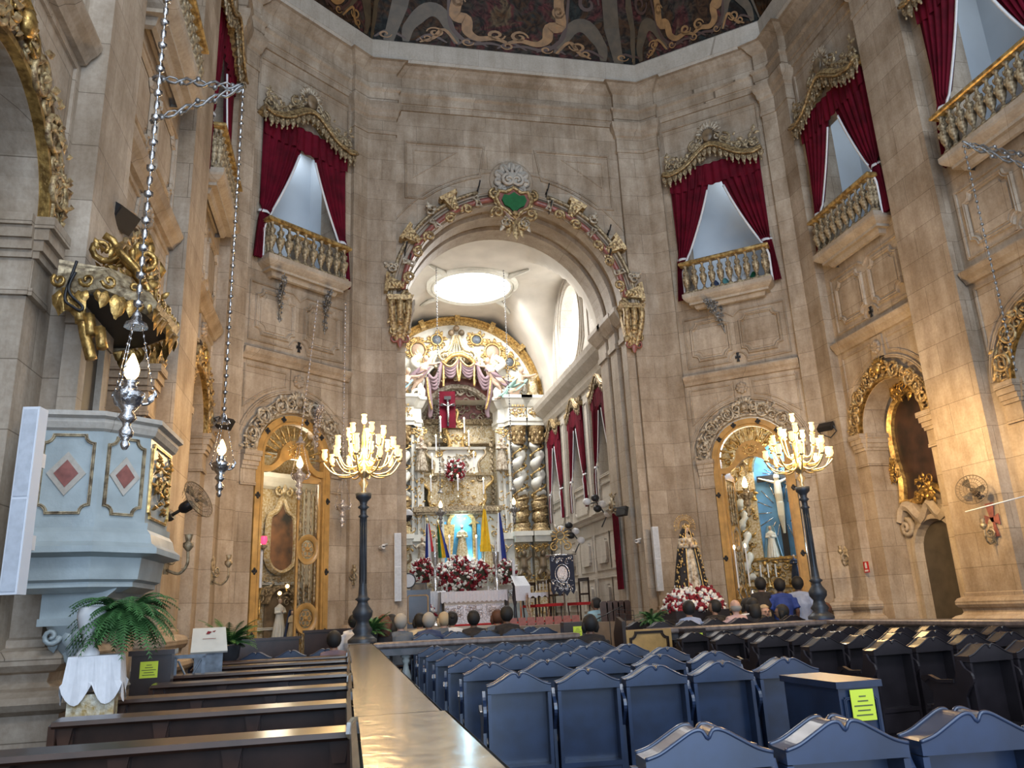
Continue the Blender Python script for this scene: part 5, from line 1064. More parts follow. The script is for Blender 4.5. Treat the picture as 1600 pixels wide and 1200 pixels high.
# ------------------------------------------------------------------ wooden gates of the two chapels
def gate(T,label,mode):
    t=thing('chapel_gate',label,'gate',T); zs=5.0; R=1.0; r=.80
    m=M()
    for s in (-1,1): m.box(min(s*r,s*R),max(s*r,s*R),-.03,.12,0,zs)
    N=30; o_=[(R*cos(PI*i/N),zs+R*sin(PI*i/N)) for i in range(N+1)]; i_=[(r*cos(PI*i/N),zs+r*sin(PI*i/N)) for i in range(N+1)]
    vs=[(x,-.03,z) for x,z in o_]+[(x,-.03,z) for x,z in i_]+[(x,.12,z) for x,z in o_]+[(x,.12,z) for x,z in i_]; K=N+1
    m.add(vs,[(i,K+i,K+i+1,i+1) for i in range(N)]+[(i,i+1,2*K+i+1,2*K+i) for i in range(N)]+[(K+i,3*K+i,3*K+i+1,K+i+1) for i in range(N)])
    m.sweep(arc(0,zs,.86,0,PI,24),[(-.015,-.03),(0,-.05),(.015,-.03)]); 
    for s in (-1,1): m.box(s*.86-.012,s*.86+.012,-.05,-.03,0,zs)
    m.obj('frame','light_wood',t)
    # transom with an ogee top and the fanlight spindles
    up=crom([(-r,zs-.22),(-.6,zs-.2),(-.42,zs-.02),(-.36,zs+.18),(-.2,zs+.36),(0,zs+.42),(.2,zs+.36),(.36,zs+.18),(.42,zs-.02),(.6,zs-.2),(r,zs-.22)],5)
    lo=crom([(r,zs-.36),(.6,zs-.34),(.42,zs-.22),(.22,zs-.06),(0,zs),(-.22,zs-.06),(-.42,zs-.22),(-.6,zs-.34),(-r,zs-.36)],5)
    m=M(); m.prism(up+lo,-.02,.10); m.obj('transom','light_wood',t)
    m=M()
    for i in range(13):
        a=PI*(.03+.94*i/12); d=Matrix.Rotation(PI/2-a,4,'Y'); r0=.38 if .15<a/PI<.85 else .46
        m.lathe([(.012,r0),(.028,r0+.06),(.012,r0+.11),(.02,r0+.16),(.045,r0+.30),(.018,r0+.36),(.012,.80)],(0,0,0),6,T=Matrix.Translation((0,.04,zs-.02))@d)
        if i%2==0: m.ball((.56*cos(a+.12),.04,zs+.56*sin(a+.12)),.03,5,3)
    m.obj('fan_spindles','gold_bright',t)
    m=M(); m.tube([(.13*cos(q),-.03,zs+.17+.10*sin(q)) for q in [2*PI*i/14 for i in range(14)]],.02,5,closed=True); m.ball((0,-.03,zs+.17),.05,6,4)
    for i in range(10): m.leaf(.13*cos(i*.63),zs+.17+.1*sin(i*.63),.09,i*.63,.5,-.02)
    m.obj('carved_boss','gold_bright',t)
    def stud(x,z):
        m=M(); m.box(x-.012,x+.012,-.045,-.03,z-.06,z+.06)
        for dx,dz in ((0,.045),(0,-.045),(.04,0),(-.04,0)): m.ball((x+dx,-.04,z+dz),.035,6,3,(1,.4,1))
        m.obj('iron_clover_stud','black',t)
    for s in (-1,1):
        for z in (1.2,2.5,4.1): stud(s*.93,z)
    for a in (.22,.4,.62,.8): stud(.93*cos(PI*a),zs+.93*sin(PI*a))
    def leaf_(T2,w,name):
        o=bpy.data.objects.new(name,None); COL.objects.link(o); o.parent=t; o.matrix_basis=T2; KIDS[t.name].append(o)
        m=M(); m.box(0,.05,-.03,.03,0,zs-.45); m.box(w-.05,w,-.03,.03,0,zs-.45); m.box(0,w,-.03,.03,0,.12); m.prism([(0,zs-.5),(w,zs-.5),(w,zs-.4),(w*.5,zs-.25),(0,zs-.4)],-.03,.03)
        for z in (1.5,3.0):
            m.lathe([(.27,-.04),(.27,.04),(.17,.04),(.17,-.04),(.27,-.04)],(0,0,0),20,T=Matrix.Translation((w/2,0,z))@Matrix.Rotation(PI/2,4,'X'),caps=False,sy=1.25)
        m.obj('stiles','light_wood',o)
        for z in (1.5,3.0):
            m=M()
            for i in range(6):
                a=PI*i/3; m.tube([(w/2+.09*cos(a)+.05*cos(q),0,z+.11*sin(a)+.06*sin(q)) for q in [2*PI*j/8 for j in range(8)]],.013,4,closed=True)
            m.ball((w/2,0,z),.05,6,4); m.obj('rosette','light_wood',o)
        for z0,z1 in ((.15,1.2),(1.85,2.7),(3.35,4.4)):
            m=M()
            for x in range(4):
                n=3
                for k in range(n):
                    a=z0+(z1-z0)*k/n; h=(z1-z0)/n; m.lathe([(.012,0),(.03,h*.25),(.014,h*.45),(.032,h*.7),(.012,h)],(.09+(w-.18)*x/3,0,a),5)
            m.obj('turned_spindles','old_gilt',o)
    if mode=='L': leaf_(Matrix.Translation((.78,.05,0))@Matrix.Rotation(PI-.25,4,'Z')@Matrix.Rotation(0,4,'X'),.55,'open_leaf')
    else:
        leaf_(Matrix.Translation((-.78,.10,0))@Matrix.Rotation(1.45,4,'Z'),.7,'open_leaf'); leaf_(Matrix.Translation((.78,.10,0))@Matrix.Rotation(PI-1.45,4,'Z'),.7,'open_leaf')
    return t
gate(TDL,'honey-coloured wooden gate with fan light at the left chapel, one leaf ajar','L'); gate(TDR,'honey-coloured wooden gate with fan light at the right chapel, leaves open','R')
def gild(m,x0,x1,z0,z1,n,y,seed,T=None,s=1):
    "scatter of scrolls and leaves: carved gilt relief"
    r=random.Random(seed)
    for i in range(n):
        x=r.uniform(x0,x1);z=r.uniform(z0,z1)
        k=r.random()
        if k<.35: m.scroll(x,z,r.uniform(.07,.14)*s,.02*s,y,1.2,r.uniform(0,6),r.choice((-1,1)),T=T)
        else: m.leaf(x,z,r.uniform(.1,.2)*s,r.uniform(0,2*PI),.45,y,T=T)
def twist(t,mat,mat2,x,y,z0,z1,r,T=None,turns=4,name='twisted_column'):
    m=M(); H=z1-z0; n=int(turns*12)
    pts=[(x+r*.38*cos(2*PI*turns*i/n),y+r*.38*sin(2*PI*turns*i/n),z0+H*i/n) for i in range(n+1)]; m.tube(pts,[r*(.62+.16*sin(2*PI*turns*2*i/n+.5)) for i in range(n+1)],10,T=T)
    o=m.obj(name,mat,t)
    m=M()
    pts=[(x+r*.9*cos(2*PI*turns*i/n+PI),y+r*.9*sin(2*PI*turns*i/n+PI),z0+H*i/n) for i in range(n+1)]; m.tube(pts,r*.12,4,T=T)
    for i in range(0,n,3): p=pts[i]; m.ball(p,r*.26,5,3,T=T)
    m.obj('vine',mat2,o)
    return o
# right chapel: altar with lit blue crucifix niche
t=thing('chapel_altarpiece','gilded chapel altarpiece with lit blue crucifix niche seen through the right gate','altarpiece',TDR@Matrix.Translation((-.12,0,0)))
m=M(); m.box(-.35,1.15,2.6,2.7,2.55,5.0); m.prism(arc(.4,5.0,.75,0,PI,14),2.6,2.7); m.obj('blue_niche','niche_blue',t)
m=M(); m.box(-1.8,1.8,2.4,3.1,1.0,2.5); m.box(-1.8,-.35,2.5,3.1,2.5,6.3); m.box(1.15,1.8,2.5,3.1,2.5,6.3); m.box(-.35,1.15,2.45,3.0,5.75,6.4); m.obj('body','white_gilt',t)
m=M(); gild(m,-1.5,1.5,1.05,2.5,150,2.36,11,s=1.2); gild(m,-1.6,-.4,2.5,6.0,110,2.45,12,s=1.2); gild(m,-.4,1.3,5.7,6.3,40,2.4,13); 
for z in (1.75,2.5,4.4): m.box(-1.5,-.35 if z>2.6 else 1.6,2.3,2.5,z,z+.07)
m.sweep(arc(.4,5.0,.8,0,PI,16),[(-.05,2.6),(-.05,2.4),(.05,2.4),(.06,2.6)]); m.obj('gilt_carving','gold',t)
twist(t,'white_paint','gold',-.75,2.3,2.0,4.3,.16,turns=4)
m=M(); m.box(-.9,1.5,1.9,2.4,0,1.0); m.obj('altar_table','white_gilt',t)
t=thing('crucifix','large dark cross with pale silvered figure and rays in the blue niche','crucifix',TDR@Matrix.Translation((.36,2.4,4.15))@Matrix.Diagonal((1.35,1,1.2,1))@Matrix.Translation((-.55,-2.4,-4.0)))
m=M(); m.box(.35,.47,2.45,2.52,2.6,4.95); m.box(.0,.82,2.45,2.52,4.43,4.57); m.obj('cross','black',t)
m=M(); m.ball((.41,2.36,4.5),.07,7,5,(1,1,1.2)); m.tube([(.41,2.4,4.42),(.41,2.38,4.1),(.41,2.40,3.85)],[.07,.085,.07],7); m.tube([(.41,2.38,3.9),(.40,2.33,3.6),(.42,2.40,3.25)],[.075,.055,.03],6); m.tube([(.43,2.38,3.9),(.44,2.33,3.6),(.42,2.40,3.2)],[.07,.05,.03],6)
for s in (-1,1): m.tube([(.41+s*.05,2.4,4.38),(.41+s*.2,2.4,4.44),(.41+s*.38,2.42,4.52)],[.04,.03,.02],6)
m.obj('figure','white_paint',t,rm=.012)
m=M()
for i in range(20): a=2*PI*i/20; m.tube([(.41+.1*cos(a),2.5,4.55+.1*sin(a)),(.41+.30*cos(a),2.5,4.55+.30*sin(a))],.01,4)
for i in range(16): a=2*PI*i/16; m.tube([(.41+.2*cos(a),2.52,3.7+.3*sin(a)),(.41+.5*cos(a),2.52,3.7+.75*sin(a))],.012,4)
m.obj('rays','silver',t)
def cloaked(T,h,label,robe='white_paint',skin='statue_flesh',mantle=None,cat='statue',name='statue',parts=(),rm=None,arms='pray',group=None):
    t=thing(name,label,cat,T,group); k=h/1.6; mm=Matrix.Scale(k,4)
    m=M(); m.lathe([(.30,0),(.29,.1),(.24,.45),(.20,.8),(.17,.98),(.21,1.15),(.20,1.28),(.10,1.36),(.055,1.40),(.05,1.44)],(0,0,0),14,T=mm,sy=.75)
    for i in range(14): a=2*PI*i/14; m.tube([(.30*cos(a),.22*sin(a),.0),(.24*cos(a+.1),.18*sin(a+.1),.45),(.17*cos(a),.12*sin(a),.9)],[.035,.03,.012],5,T=mm)
    for s in (-1,1): m.tube([(s*.18,0,1.26),(s*.24,-.05,1.05),(s*.06,-.19,1.06)] if arms=='pray' else [(s*.18,0,1.26),(s*.30,-.05,1.10),(s*.42,-.16,1.22)],[.07,.065,.05],7,T=mm)
    m.obj('robe',robe,t,rm=.022*k)
    m=M(); m.ball((0,-.01,1.52),.095,10,8,(.85,.95,1.15),T=mm); m.tube([(0,0,1.36),(0,0,1.46)],.045,7,T=mm); m.ball((0,-.1,1.51),.018,5,4,T=mm)
    if arms=='pray': m.ball((0,-.22,1.09),.04,6,4,(.8,.8,1.6),T=mm)
    else:
        for s in (-1,1): m.ball((s*.44,-.18,1.25),.04,6,4,T=mm)
    m.obj('head_and_hands',skin,t)
    if mantle:
        m=M(); m.grid(lambda u,v:((.12+.24*v**.7+.05*max(0,v-.6))*sin((u-.5)*PI*1.25)*1.25, .02+(.12+.17*v)*cos((u-.5)*PI*1.25)+.012*sin(u*40)*v, 1.66-1.62*v),40,16,T=mm); m.obj('mantle',mantle,t)
    return t
cloaked(TDR@Matrix.Translation((-.18,2.35,2.55)),.85,'small pale praying figure left of the cross foot in the blue niche','white_paint',mantle='cloth_sky')
cloaked(TDR@Matrix.Translation((.62,2.3,2.55)),.70,'small pale crouching figure right of the cross foot in the blue niche','white_paint')
cloaked(TDR@Matrix.Translation((.38,2.05,1.95)),.62,'small statuette with dark blue robe in front of the blue niche','cloth_navy')
def candle(p,h,label,cat='candle',stick=.25,mat='brass',group=None,lit=True,r=.022):
    t=thing('candlestick',label,cat,fr(p),group); m=M(); m.lathe([(.07,0),(.06,.03),(.02,.06),(.03,stick*.5),(.015,stick*.8),(.045,stick)],(0,0,0),8); m.obj('holder',mat,t)
    m=M(); m.lathe([(r,stick),(r,stick+h)],(0,0,0),7); c=m.obj('candle','white_cloth',t)
    if lit: m=M(); m.ball((0,0,stick+h+.05),.035,6,5,(1,1,1.7)); m.obj('flame','flame',c)
    return t
for i,(px,py) in enumerate(((1147,855),(1167,852))):
    p=W(px,py,18.6); candle((p.x,18.6+.1*i,p.z-1.25),.95,('left tall lit candle inside the right chapel','right tall lit candle inside the right chapel')[i])
for i,(x,z) in enumerate(((-.55,1.78),(-.35,1.78),(-.15,1.78),(.75,1.0),(1.0,1.0),(-.75,1.0))):
    q=TDR@Vector((x,2.2,z)); candle(q,.35,['unlit short candle on the right chapel altar, '+a for a in ('far left','second','third','right','far right','lowest left')][i],lit=False,group='unlit candles on the right chapel altar')
p=W(1175,895,18.0); t=thing('silver_candelabra','low silver candelabra in the right chapel behind the standing people','candelabra',fr((p.x,18.1,1.1)))
m=M(); m.lathe([(.15,0),(.05,.1),(.03,.4),(.08,.5),(.03,.6)],(0,0,0),8)
m.obj('stem','silver',t)
for i in range(5): m=M(); m.tube(crom([(0,0,.4),(.12*(i-2),0,.35),(.18*(i-2),0,.6)]),.015,4); m.lathe([(.04,.6),(.02,.64)],(.18*(i-2),0,0),6); m.obj('arm','silver',t)
lamp('chapel_glow','POINT',TDR@Vector((.0,1.5,5.3)),45,(1,.75,.45),.3); lamp('niche_light','POINT',TDR@Vector((.25,2.15,5.2)),55,(.5,.78,1),.15); lamp('niche_light','POINT',TDR@Vector((.75,2.2,2.75)),22,(.5,.78,1),.1)
# left chapel corridor
t=thing('framed_painting','dark stormy painting in a curving cream frame inside the left chapel','painting',TDL@Matrix.Translation((1.62,2.75,0))@Matrix.Diagonal((1.0,1,1,1)))
P=crom([(-.45,3.0),(-.44,3.9),(-.36,4.15),(-.2,4.25),(0,4.6),(.2,4.25),(.36,4.15),(.44,3.9),(.45,3.0),(.3,2.75),(0,2.62),(-.3,2.75),(-.45,3.0)],4)[:-1]
m=M(); m.prism(P,-.02,.05); m.obj('canvas','picture_warm',t)
m=M(); m.sweep(P,[(-.09,0),(-.09,-.10),(-.03,-.13),(.02,-.05),(.03,0)],closed=True); m.scroll(-.15,4.72,.12,.04,-.1,1.3,PI/2,1); m.scroll(.15,4.72,.12,.04,-.1,1.3,PI/2,-1); m.leaf(0,4.65,.3,PI/2,.5,-.1); m.obj('frame','white_gilt',t)
t=thing('chapel_wall_panelling','cream and gilt panelled wall with cornice inside the left chapel','panelling',TDL@Matrix.Translation((1.75,0,0)))
m=M(); m.sweep([(-2.3,4.95),(2.3,4.95)],[(-.15,2.85),(-.1,2.7),(0,2.6),(.1,2.45),(.2,2.4),(.22,2.85)]); m.sweep([(-2.3,5.7),(2.3,5.7)],raised(.12,.12),T=Matrix.Translation((0,2.85,0)))
for x in (-1.2,.75,2.0): m.box(x-.12,x+.12,2.72,2.85,1.2,4.8)
m.sweep([(-.75,2.4),(-.75,1.3),(.55,1.3),(.55,2.4)],raised(.08,.1),T=Matrix.Translation((0,2.85,0)),closed=True)
m.obj('mouldings','white_paint',t)
m=M(); gild(m,-1.2,.9,1.9,2.55,60,2.7,21); gild(m,-1.9,-.9,1.5,4.8,90,2.65,22,s=1.2)
m.sweep(arc(-.1,1.9,.42,0,PI,14),[(-.04,2.85),(-.04,2.6),(.05,2.6),(.05,2.85)]); m.obj('gilt_carving','old_gilt',t)
m=M(); m.prism([(x,z) for x,z in arc(-.1,1.9,.38,0,PI,14)]+[(-.48,1.1),(.28,1.1)],2.78,2.84); m.obj('arched_niche','picture_brown',t)
cloaked(TDL@Matrix.Translation((1.5,2.5,1.05)),.95,'white-robed statue in the arched niche of the left chapel','white_paint'); cloaked(TDL@Matrix.Translation((1.62,2.15,.95)),.75,'small blue and white statue of a woman in the left chapel','cloth_cream',mantle='cloth_navy')
q=TDL@Vector((-.78,1.6,0)); p=W(410,835,q.y); p2=W(410,940,q.y); candle((p.x,q.y,p2.z-.4),.9,'tall white candle on a gilt stand at the left edge inside the left chapel',stick=.7,mat='gold',r=.035)
p=W(412,845,q.y-.1); t=thing('sanctuary_red_light','small red glass lamp above the tall candle in the left chapel','lamp',fr(p)); m=M(); m.lathe([(.05,-.08),(.08,0),(.07,.1)],(0,0,0),10); m.obj('red_glass','red_lamp',t); m=M(); m.lathe([(.02,-.2),(.1,-.12),(.05,-.08)],(0,0,0),8); m.obj('holder','old_gilt',t)
p=W(408,985,18.3); t=thing('side_table','small white-draped table with gilt front inside the left chapel','table',fr((p.x,18.2,0),.5)); m=M(); m.box(-.35,.35,-.2,.25,.9,1.02); m.obj('cloth','white_cloth',t); m=M(); m.box(-.3,.3,-.18,.22,0,.9); m.obj('table_body','gold',t); m=M(); gild(m,-.3,.3,.3,.9,20,-.2,4); m.obj('gilt_front','gold',t)
for i,(px,py) in enumerate(((437,927),(449,916))):
    p=W(px,py,19.7); t=thing('small_wall_light',('lower','upper')[i]+' small orange light in the arched niche of the left chapel','lamp',fr(p)); m=M(); m.ball((0,0,0),.045,6,5); m.obj('bulb','bulb',t); m=M(); m.lathe([(.01,-.12),(.04,-.05)],(0,0,0),6); m.obj('cup','brass',t)
lamp('chapel_glow','POINT',TDL@Vector((.8,1.5,4.6)),60,(1,.85,.62),.3)
# right side arch: painting and door
T=TR@Matrix.Translation((-14.82,.70,0))
t=thing('large_framed_painting','large dark red-brown painting in a gilded frame inside the right side arch','painting',T)
P=[(x*1.06,z) for x,z in crom([(-.93,3.4),(-.84,3.9),(-.93,4.5),(-.90,5.2),(-.62,5.7),(0,5.93),(.62,5.7),(.90,5.2),(.93,4.5),(.84,3.9),(.93,3.4),(.5,3.35),(0,3.62),(-.5,3.35),(-.95,3.4)],4)[:-1]]
m=M(); m.prism(P,-.03,.05); m.obj('canvas','picture_dark',t)
m=M(); m.sweep(P,[(-.12,0),(-.12,-.12),(-.04,-.18),(.03,-.08),(.04,0)],closed=True); m.obj('gilt_frame','gold_bright',t)
m=M(); gild(m,-.5,.5,5.7,6.15,50,-.25,31,s=1.3)
for x in (-.95,.95): gild(m,x-.12,x+.12,3.9,4.4,16,-.2,32)
gild(m,-.28,.28,3.4,3.85,34,-.25,33,s=1.1); m.obj('frame_carving','gold',t)
t=thing('chapel_doorway','carved stone doorway with dark opening under the gilded painting','doorway',T)
m=M(); top=crom([(-1.0,3.0),(-.85,3.3),(-.6,3.28),(-.3,3.0),(0,3.3),(.3,3.0),(.6,3.28),(.85,3.3),(1.0,3.0)],4)
m.sweep([(.66,0),(.66,2.3)]+arc(0,2.3,.66,.3,PI-.3,10)+[(-.66,2.3),(-.66,0)],[(-.34,0),(-.3,-.10),(-.22,-.12),(-.12,-.12),(-.1,-.2),(.0,-.22),(.02,-.1),(.05,0)])
m.sweep(top[::-1],[(.10,0),(.10,-.25),(.0,-.3),(-.1,-.2),(-.12,0)]); 
for s in (-1,1): m.scroll(s*.85,2.85,.2,.07,-.15,1.5,PI/2,s); m.box(min(s*.75,s*1.05),max(s*.75,s*1.05),-.1,0,0,2.7)
m.obj('stone_frame','stone_light',t)
m=M(); m.prism([(.7,0)]+arc(0,2.3,.7,0,PI,12)+[(-.7,0)],-.03,0); m.obj('dark_door','door_dark',t)
# ------------------------------------------------------------------ high altar
AX,AY=4.42,31.4; TA=fr((AX,AY,0))
def K(px,py,d=0.0): p=W(px,py,AY-d); return (p.x-AX,-d,p.z)
RT=thing('altarpiece','white and gold rococo high altarpiece filling the chancel end wall','altarpiece',TA)
m=M()
# back wall with the arched recess
recess=(-1.55,1.75,1.15,archtop(.1,1.65,10.5)); wall(m,-3.55,3.55,1.12,10.0,[(-1.55,1.75,1.12,10.0)],th=1.0,step=.2); 
N=40; o_=arc(0,10.0,3.55,0,PI,N); i_=arc(.1,10.3,1.55,0,PI,N)
vs=[(x,0,z) for x,z in o_]+[(x,0,z) for x,z in i_]+[(x,1.0,z) for x,z in i_]; k=N+1
m.add(vs,[(i,i+1,k+i+1,k+i) for i in range(N)]+[(k+i,k+i+1,2*k+i+1,2*k+i) for i in range(N)]); m.add([(-1.55,0,10),(-1.55,0,10.3),(-3.55,0,10)],[(0,1,2)]); m.add([(1.75,0,10),(1.75,0,10.3),(3.55,0,10)],[(0,1,2)])
m.obj('back_wall','white_paint',RT)
m=M(); m.box(-1.6,1.8,.98,1.05,1.1,12); m.obj('recess_back','white_gilt',RT)
m=M(); m.sweep(arc(0,10.0,3.50,0,PI,48),[(-.14,0),(-.12,-.28),(-.06,-.36),(0,-.26),(.06,-.3),(.14,-.16),(.18,0)]); 
for a in (.5,.36,.64,.22,.78): 
    a*=PI; m.add([(r*cos(a+e),-y,10+r*sin(a+e)) for r in (3.34,3.68) for e in (-.03,.03) for y in (0,.42)],[(0,1,3,2),(4,6,7,5),(1,5,7,3),(0,2,6,4),(2,3,7,6),(0,4,5,1)])
m.obj('gilt_arch_moulding','gold_bright',RT)
def cart(px,py,rx,rz,mat,n,seed):
    x,_,z=K(px,py); 
    m=M(); m.lathe([(1,0),(.9,.06),(.2,.12)],(0,0,0),14,T=Matrix.Translation((x,-.04,z))@Matrix.Rotation(PI/2,4,'X')@Matrix.Diagonal((rx*.55,rz*.55,1,1))); m.obj('cartouche_boss',mat,RT)
    m=M(); m.tube([(x+rx*.66*cos(q),-.10,z+rz*.66*sin(q)) for q in [2*PI*i/16 for i in range(16)]],.05,5,closed=True); rn=random.Random(seed)
    for i in range(n):
        q=rn.uniform(0,2*PI); m.leaf(x+rx*.75*cos(q),z+rz*.75*sin(q),rn.uniform(.12,.26),q+rn.uniform(-.8,.8),.45,-.06)
        if i%3==0: m.scroll(x+rx*.85*cos(q),z+rz*.85*sin(q),.11,.03,-.08,1.2,q,1)
    m.obj('cartouche_frame','gold_bright',RT)
cart(682,532,.36,.36,'blue_marble',20,1); cart(744,532,.36,.36,'blue_marble',20,2); cart(796,567,.32,.36,'blue_marble',20,3)
cart(653,548,.50,.55,'statue_flesh',34,4); cart(769,551,.52,.55,'statue_flesh',34,5)
# little cherub heads and fan at the crown
m=M()
for px,py in ((705,520),(713,513),(721,520)): m.ball(K(px,py,.25),.14,8,6)
m.obj('cherub_heads','picture_brown',RT)
m=M(); a=K(713,524,.15); 
for i in range(-3,4): m.tube([a,(a[0]+i*.14,-.2,a[2]-.7),(a[0]+i*.34,-.25,a[2]-1.15)],[.03,.04,.03],5)
for s in (-1,1): m.tube(crom([K(713+s*4,524,.2),K(713+s*12,545,.25),K(713+s*28,552,.3),K(713+s*36,566,.35),K(713+s*30,575,.35)]),.07,6); m.scroll(a[0]+s*.55,a[2]-1.0,.25,.05,-.35,1.4,PI/2,-s)
gild(m,a[0]-.75,a[0]+.75,a[2]-1.3,a[2]-.75,60,-.22,41); m.obj('canopy_crest','white_gilt',RT)
# drapery canopy and angels holding it
m=M()
for s in (-1,1):
    c=717
    def drape_(px0,py0,px1,py1,sag,mm,d=.55,th=.10,n=4):
        for j in range(n):
            A=Vector(K(px0,py0+j*2,d-.04*j));B=Vector(K(px1,py1+j*2,d-.04*j)); pts=[A.lerp(B,i/12)+Vector((0,-.1*sin(PI*i/12),-sag*(1+.22*j)*sin(PI*i/12))) for i in range(13)]; mm.tube(pts,th*.8,5)
    drape_(c,560,c+s*26,567,.35,m); drape_(c+s*27,566,c+s*48,585,.45,m)
    A=K(c+s*49,590,.5); B=K(c+s*44,640,.4); m.tube(crom([A,(A[0]-s*.05,-.5,(A[2]+B[2])/2),B,(B[0]+s*.05,-.4,B[2]-.35)]),[.14,.13,.12,.12,.11,.10,.10,.10,.10,.10,.10,.09,.09,.08,.07,.05],7)
m.obj('canopy_drapery','mauve',RT)
m=M()
for s in (-1,1):
    drape_(717,558,717+s*26,565,.33,m,.62,.06,1)
    m.tube(crom([K(717+s*24,570,.6),K(717+s*24,590,.62),K(717+s*24,604,.6)]),.05,5)
    m.tube(crom([K(717+s*3,560,.6),K(717+s*2,580,.62),K(717,596,.6)]),.05,5)
    m.tube(crom([K(717+s*50,590,.62),K(717+s*47,620,.6),K(717+s*42,640,.55)]),.045,5)
m.tube(crom([K(694,567,.5),K(705,557,.55),K(717,554,.6),K(729,557,.55),K(741,567,.5)]),.10,6); m.obj('gilt_fringe','gold_bright',RT)
def angel(px,py,h,label,s=1,robe='mauve',d=.5,wing=True,sit=False):
    x,y,z=K(px,py,d); t=thing('angel_statue',label,'statue',TA@Matrix.Translation((x,-d,z))@Matrix.Scale(h,4))
    m=M(); m.tube([(0,0,.42),(s*-.05,-.05,.2),(-s*.12,0,.05)],[.10,.13,.11],8); m.tube([(-s*.12,0,.05),(-s*.3,-.12,-.02),(-s*.5,-.05,-.15),(-s*.72,0,-.2)],[.10,.09,.06,.03],7); m.tube([(-s*.1,0,.0),(-s*.25,-.05,-.15),(-s*.38,0,-.35)],[.09,.07,.03],7); m.ball((.03*s,-.03,.58),.085,8,6,(.9,1,1.15)); m.tube([(0,0,.42),(.02*s,0,.52)],.04,6)
    m.tube([(s*.08,0,.42),(s*.25,-.08,.40),(s*.42,-.1,.46)],[.05,.04,.03],6); m.tube([(-s*.08,0,.42),(-s*.15,-.12,.28),(s*.05,-.2,.2)],[.05,.04,.03],6); m.obj('body','statue_flesh',t,rm=.022)
    m=M(); m.grid(lambda u,v:((-s*.55*v+.16*(u-.5)*2*(1-.3*v)),-.14-.04*sin(u*14),.25-.42*v+.06*sin(u*9+v*5)),16,10); m.obj('drapery',robe,t)
    if wing:
        m=M()
        for k in range(7): m.leaf(-s*.05,.40,.5-.03*k,PI/2+s*(.3+.16*k),.22,.12)
        m.obj('wings','white_gilt',t)
    return t
angel(764,595,1.5,'winged angel lifting the canopy drape on the right of the altarpiece',-1); angel(664,592,1.5,'winged angel lifting the canopy drape on the left of the altarpiece',1)
angel(814,612,1.6,'seated angel in green drapery on the right cornice of the altarpiece',1,'statue_green',.7,False)
angel(636,612,1.5,'seated figure in blue-grey drapery half hidden on the left cornice','1'==2 or 1,'cloth_sky',.7,False)
# upper lunette with red lattice
m=M(); m.box(-1.5,1.7,.88,.95,9.25,11.2); m.obj('lunette_ground','red_marble',RT)
m=M(); rn=random.Random(6)
for i in range(46):
    q=rn.uniform(0,PI); r=1.5*math.sqrt(rn.random()); x,z=.1+r*cos(q),9.3+r*sin(q); m.tube([(x+.13*cos(a),.80,z+.13*sin(a)) for a in [2*PI*j/9 for j in range(9)]],.035,4,closed=True)
m.sweep(arc(.1,9.3,1.5,0,PI,20),[(-.12,.9),(-.1,.7),(.1,.6),(.14,.9)]); m.obj('lattice','cream_carving',RT)
m=M(); m.grid(lambda u,v:(.1+(1.7)*cos(PI*u),.95-1.0*v,10.0+(1.6)*sin(PI*u)),24,3); gild(m,-.9,1.2,10.95,11.7,60,.3,43,s=1.3); m.obj('gilt_vault','old_gilt',RT)
# crucifix on red panel
x,_,z=K(701,637,.6); t=thing('altar_crucifix','small crucifix with silver figure on a crimson panel high in the altarpiece','crucifix',TA@Matrix.Translation((x,-.3,z)))
m=M(); m.box(-.33,.33,.08,.12,-.75,.80); m.obj('crimson_panel','velvet',t)
m=M(); m.box(-.035,.035,-.03,.03,-.7,.5); m.box(-.3,.3,-.03,.03,.15,.22); m.box(-.14,.14,-.04,.0,.42,.56); m.obj('cross','black',t)
m=M(); m.ball((0,-.08,.24),.06,6,5); m.tube([(0,-.07,.18),(0,-.08,-.05),(.01,-.09,-.3),(0,-.06,-.55)],[.065,.06,.05,.025],6)
for s in (-1,1): m.tube([(s*.04,-.06,.14),(s*.28,-.04,.26)],[.03,.018],5)
m.obj('figure','silver',t)
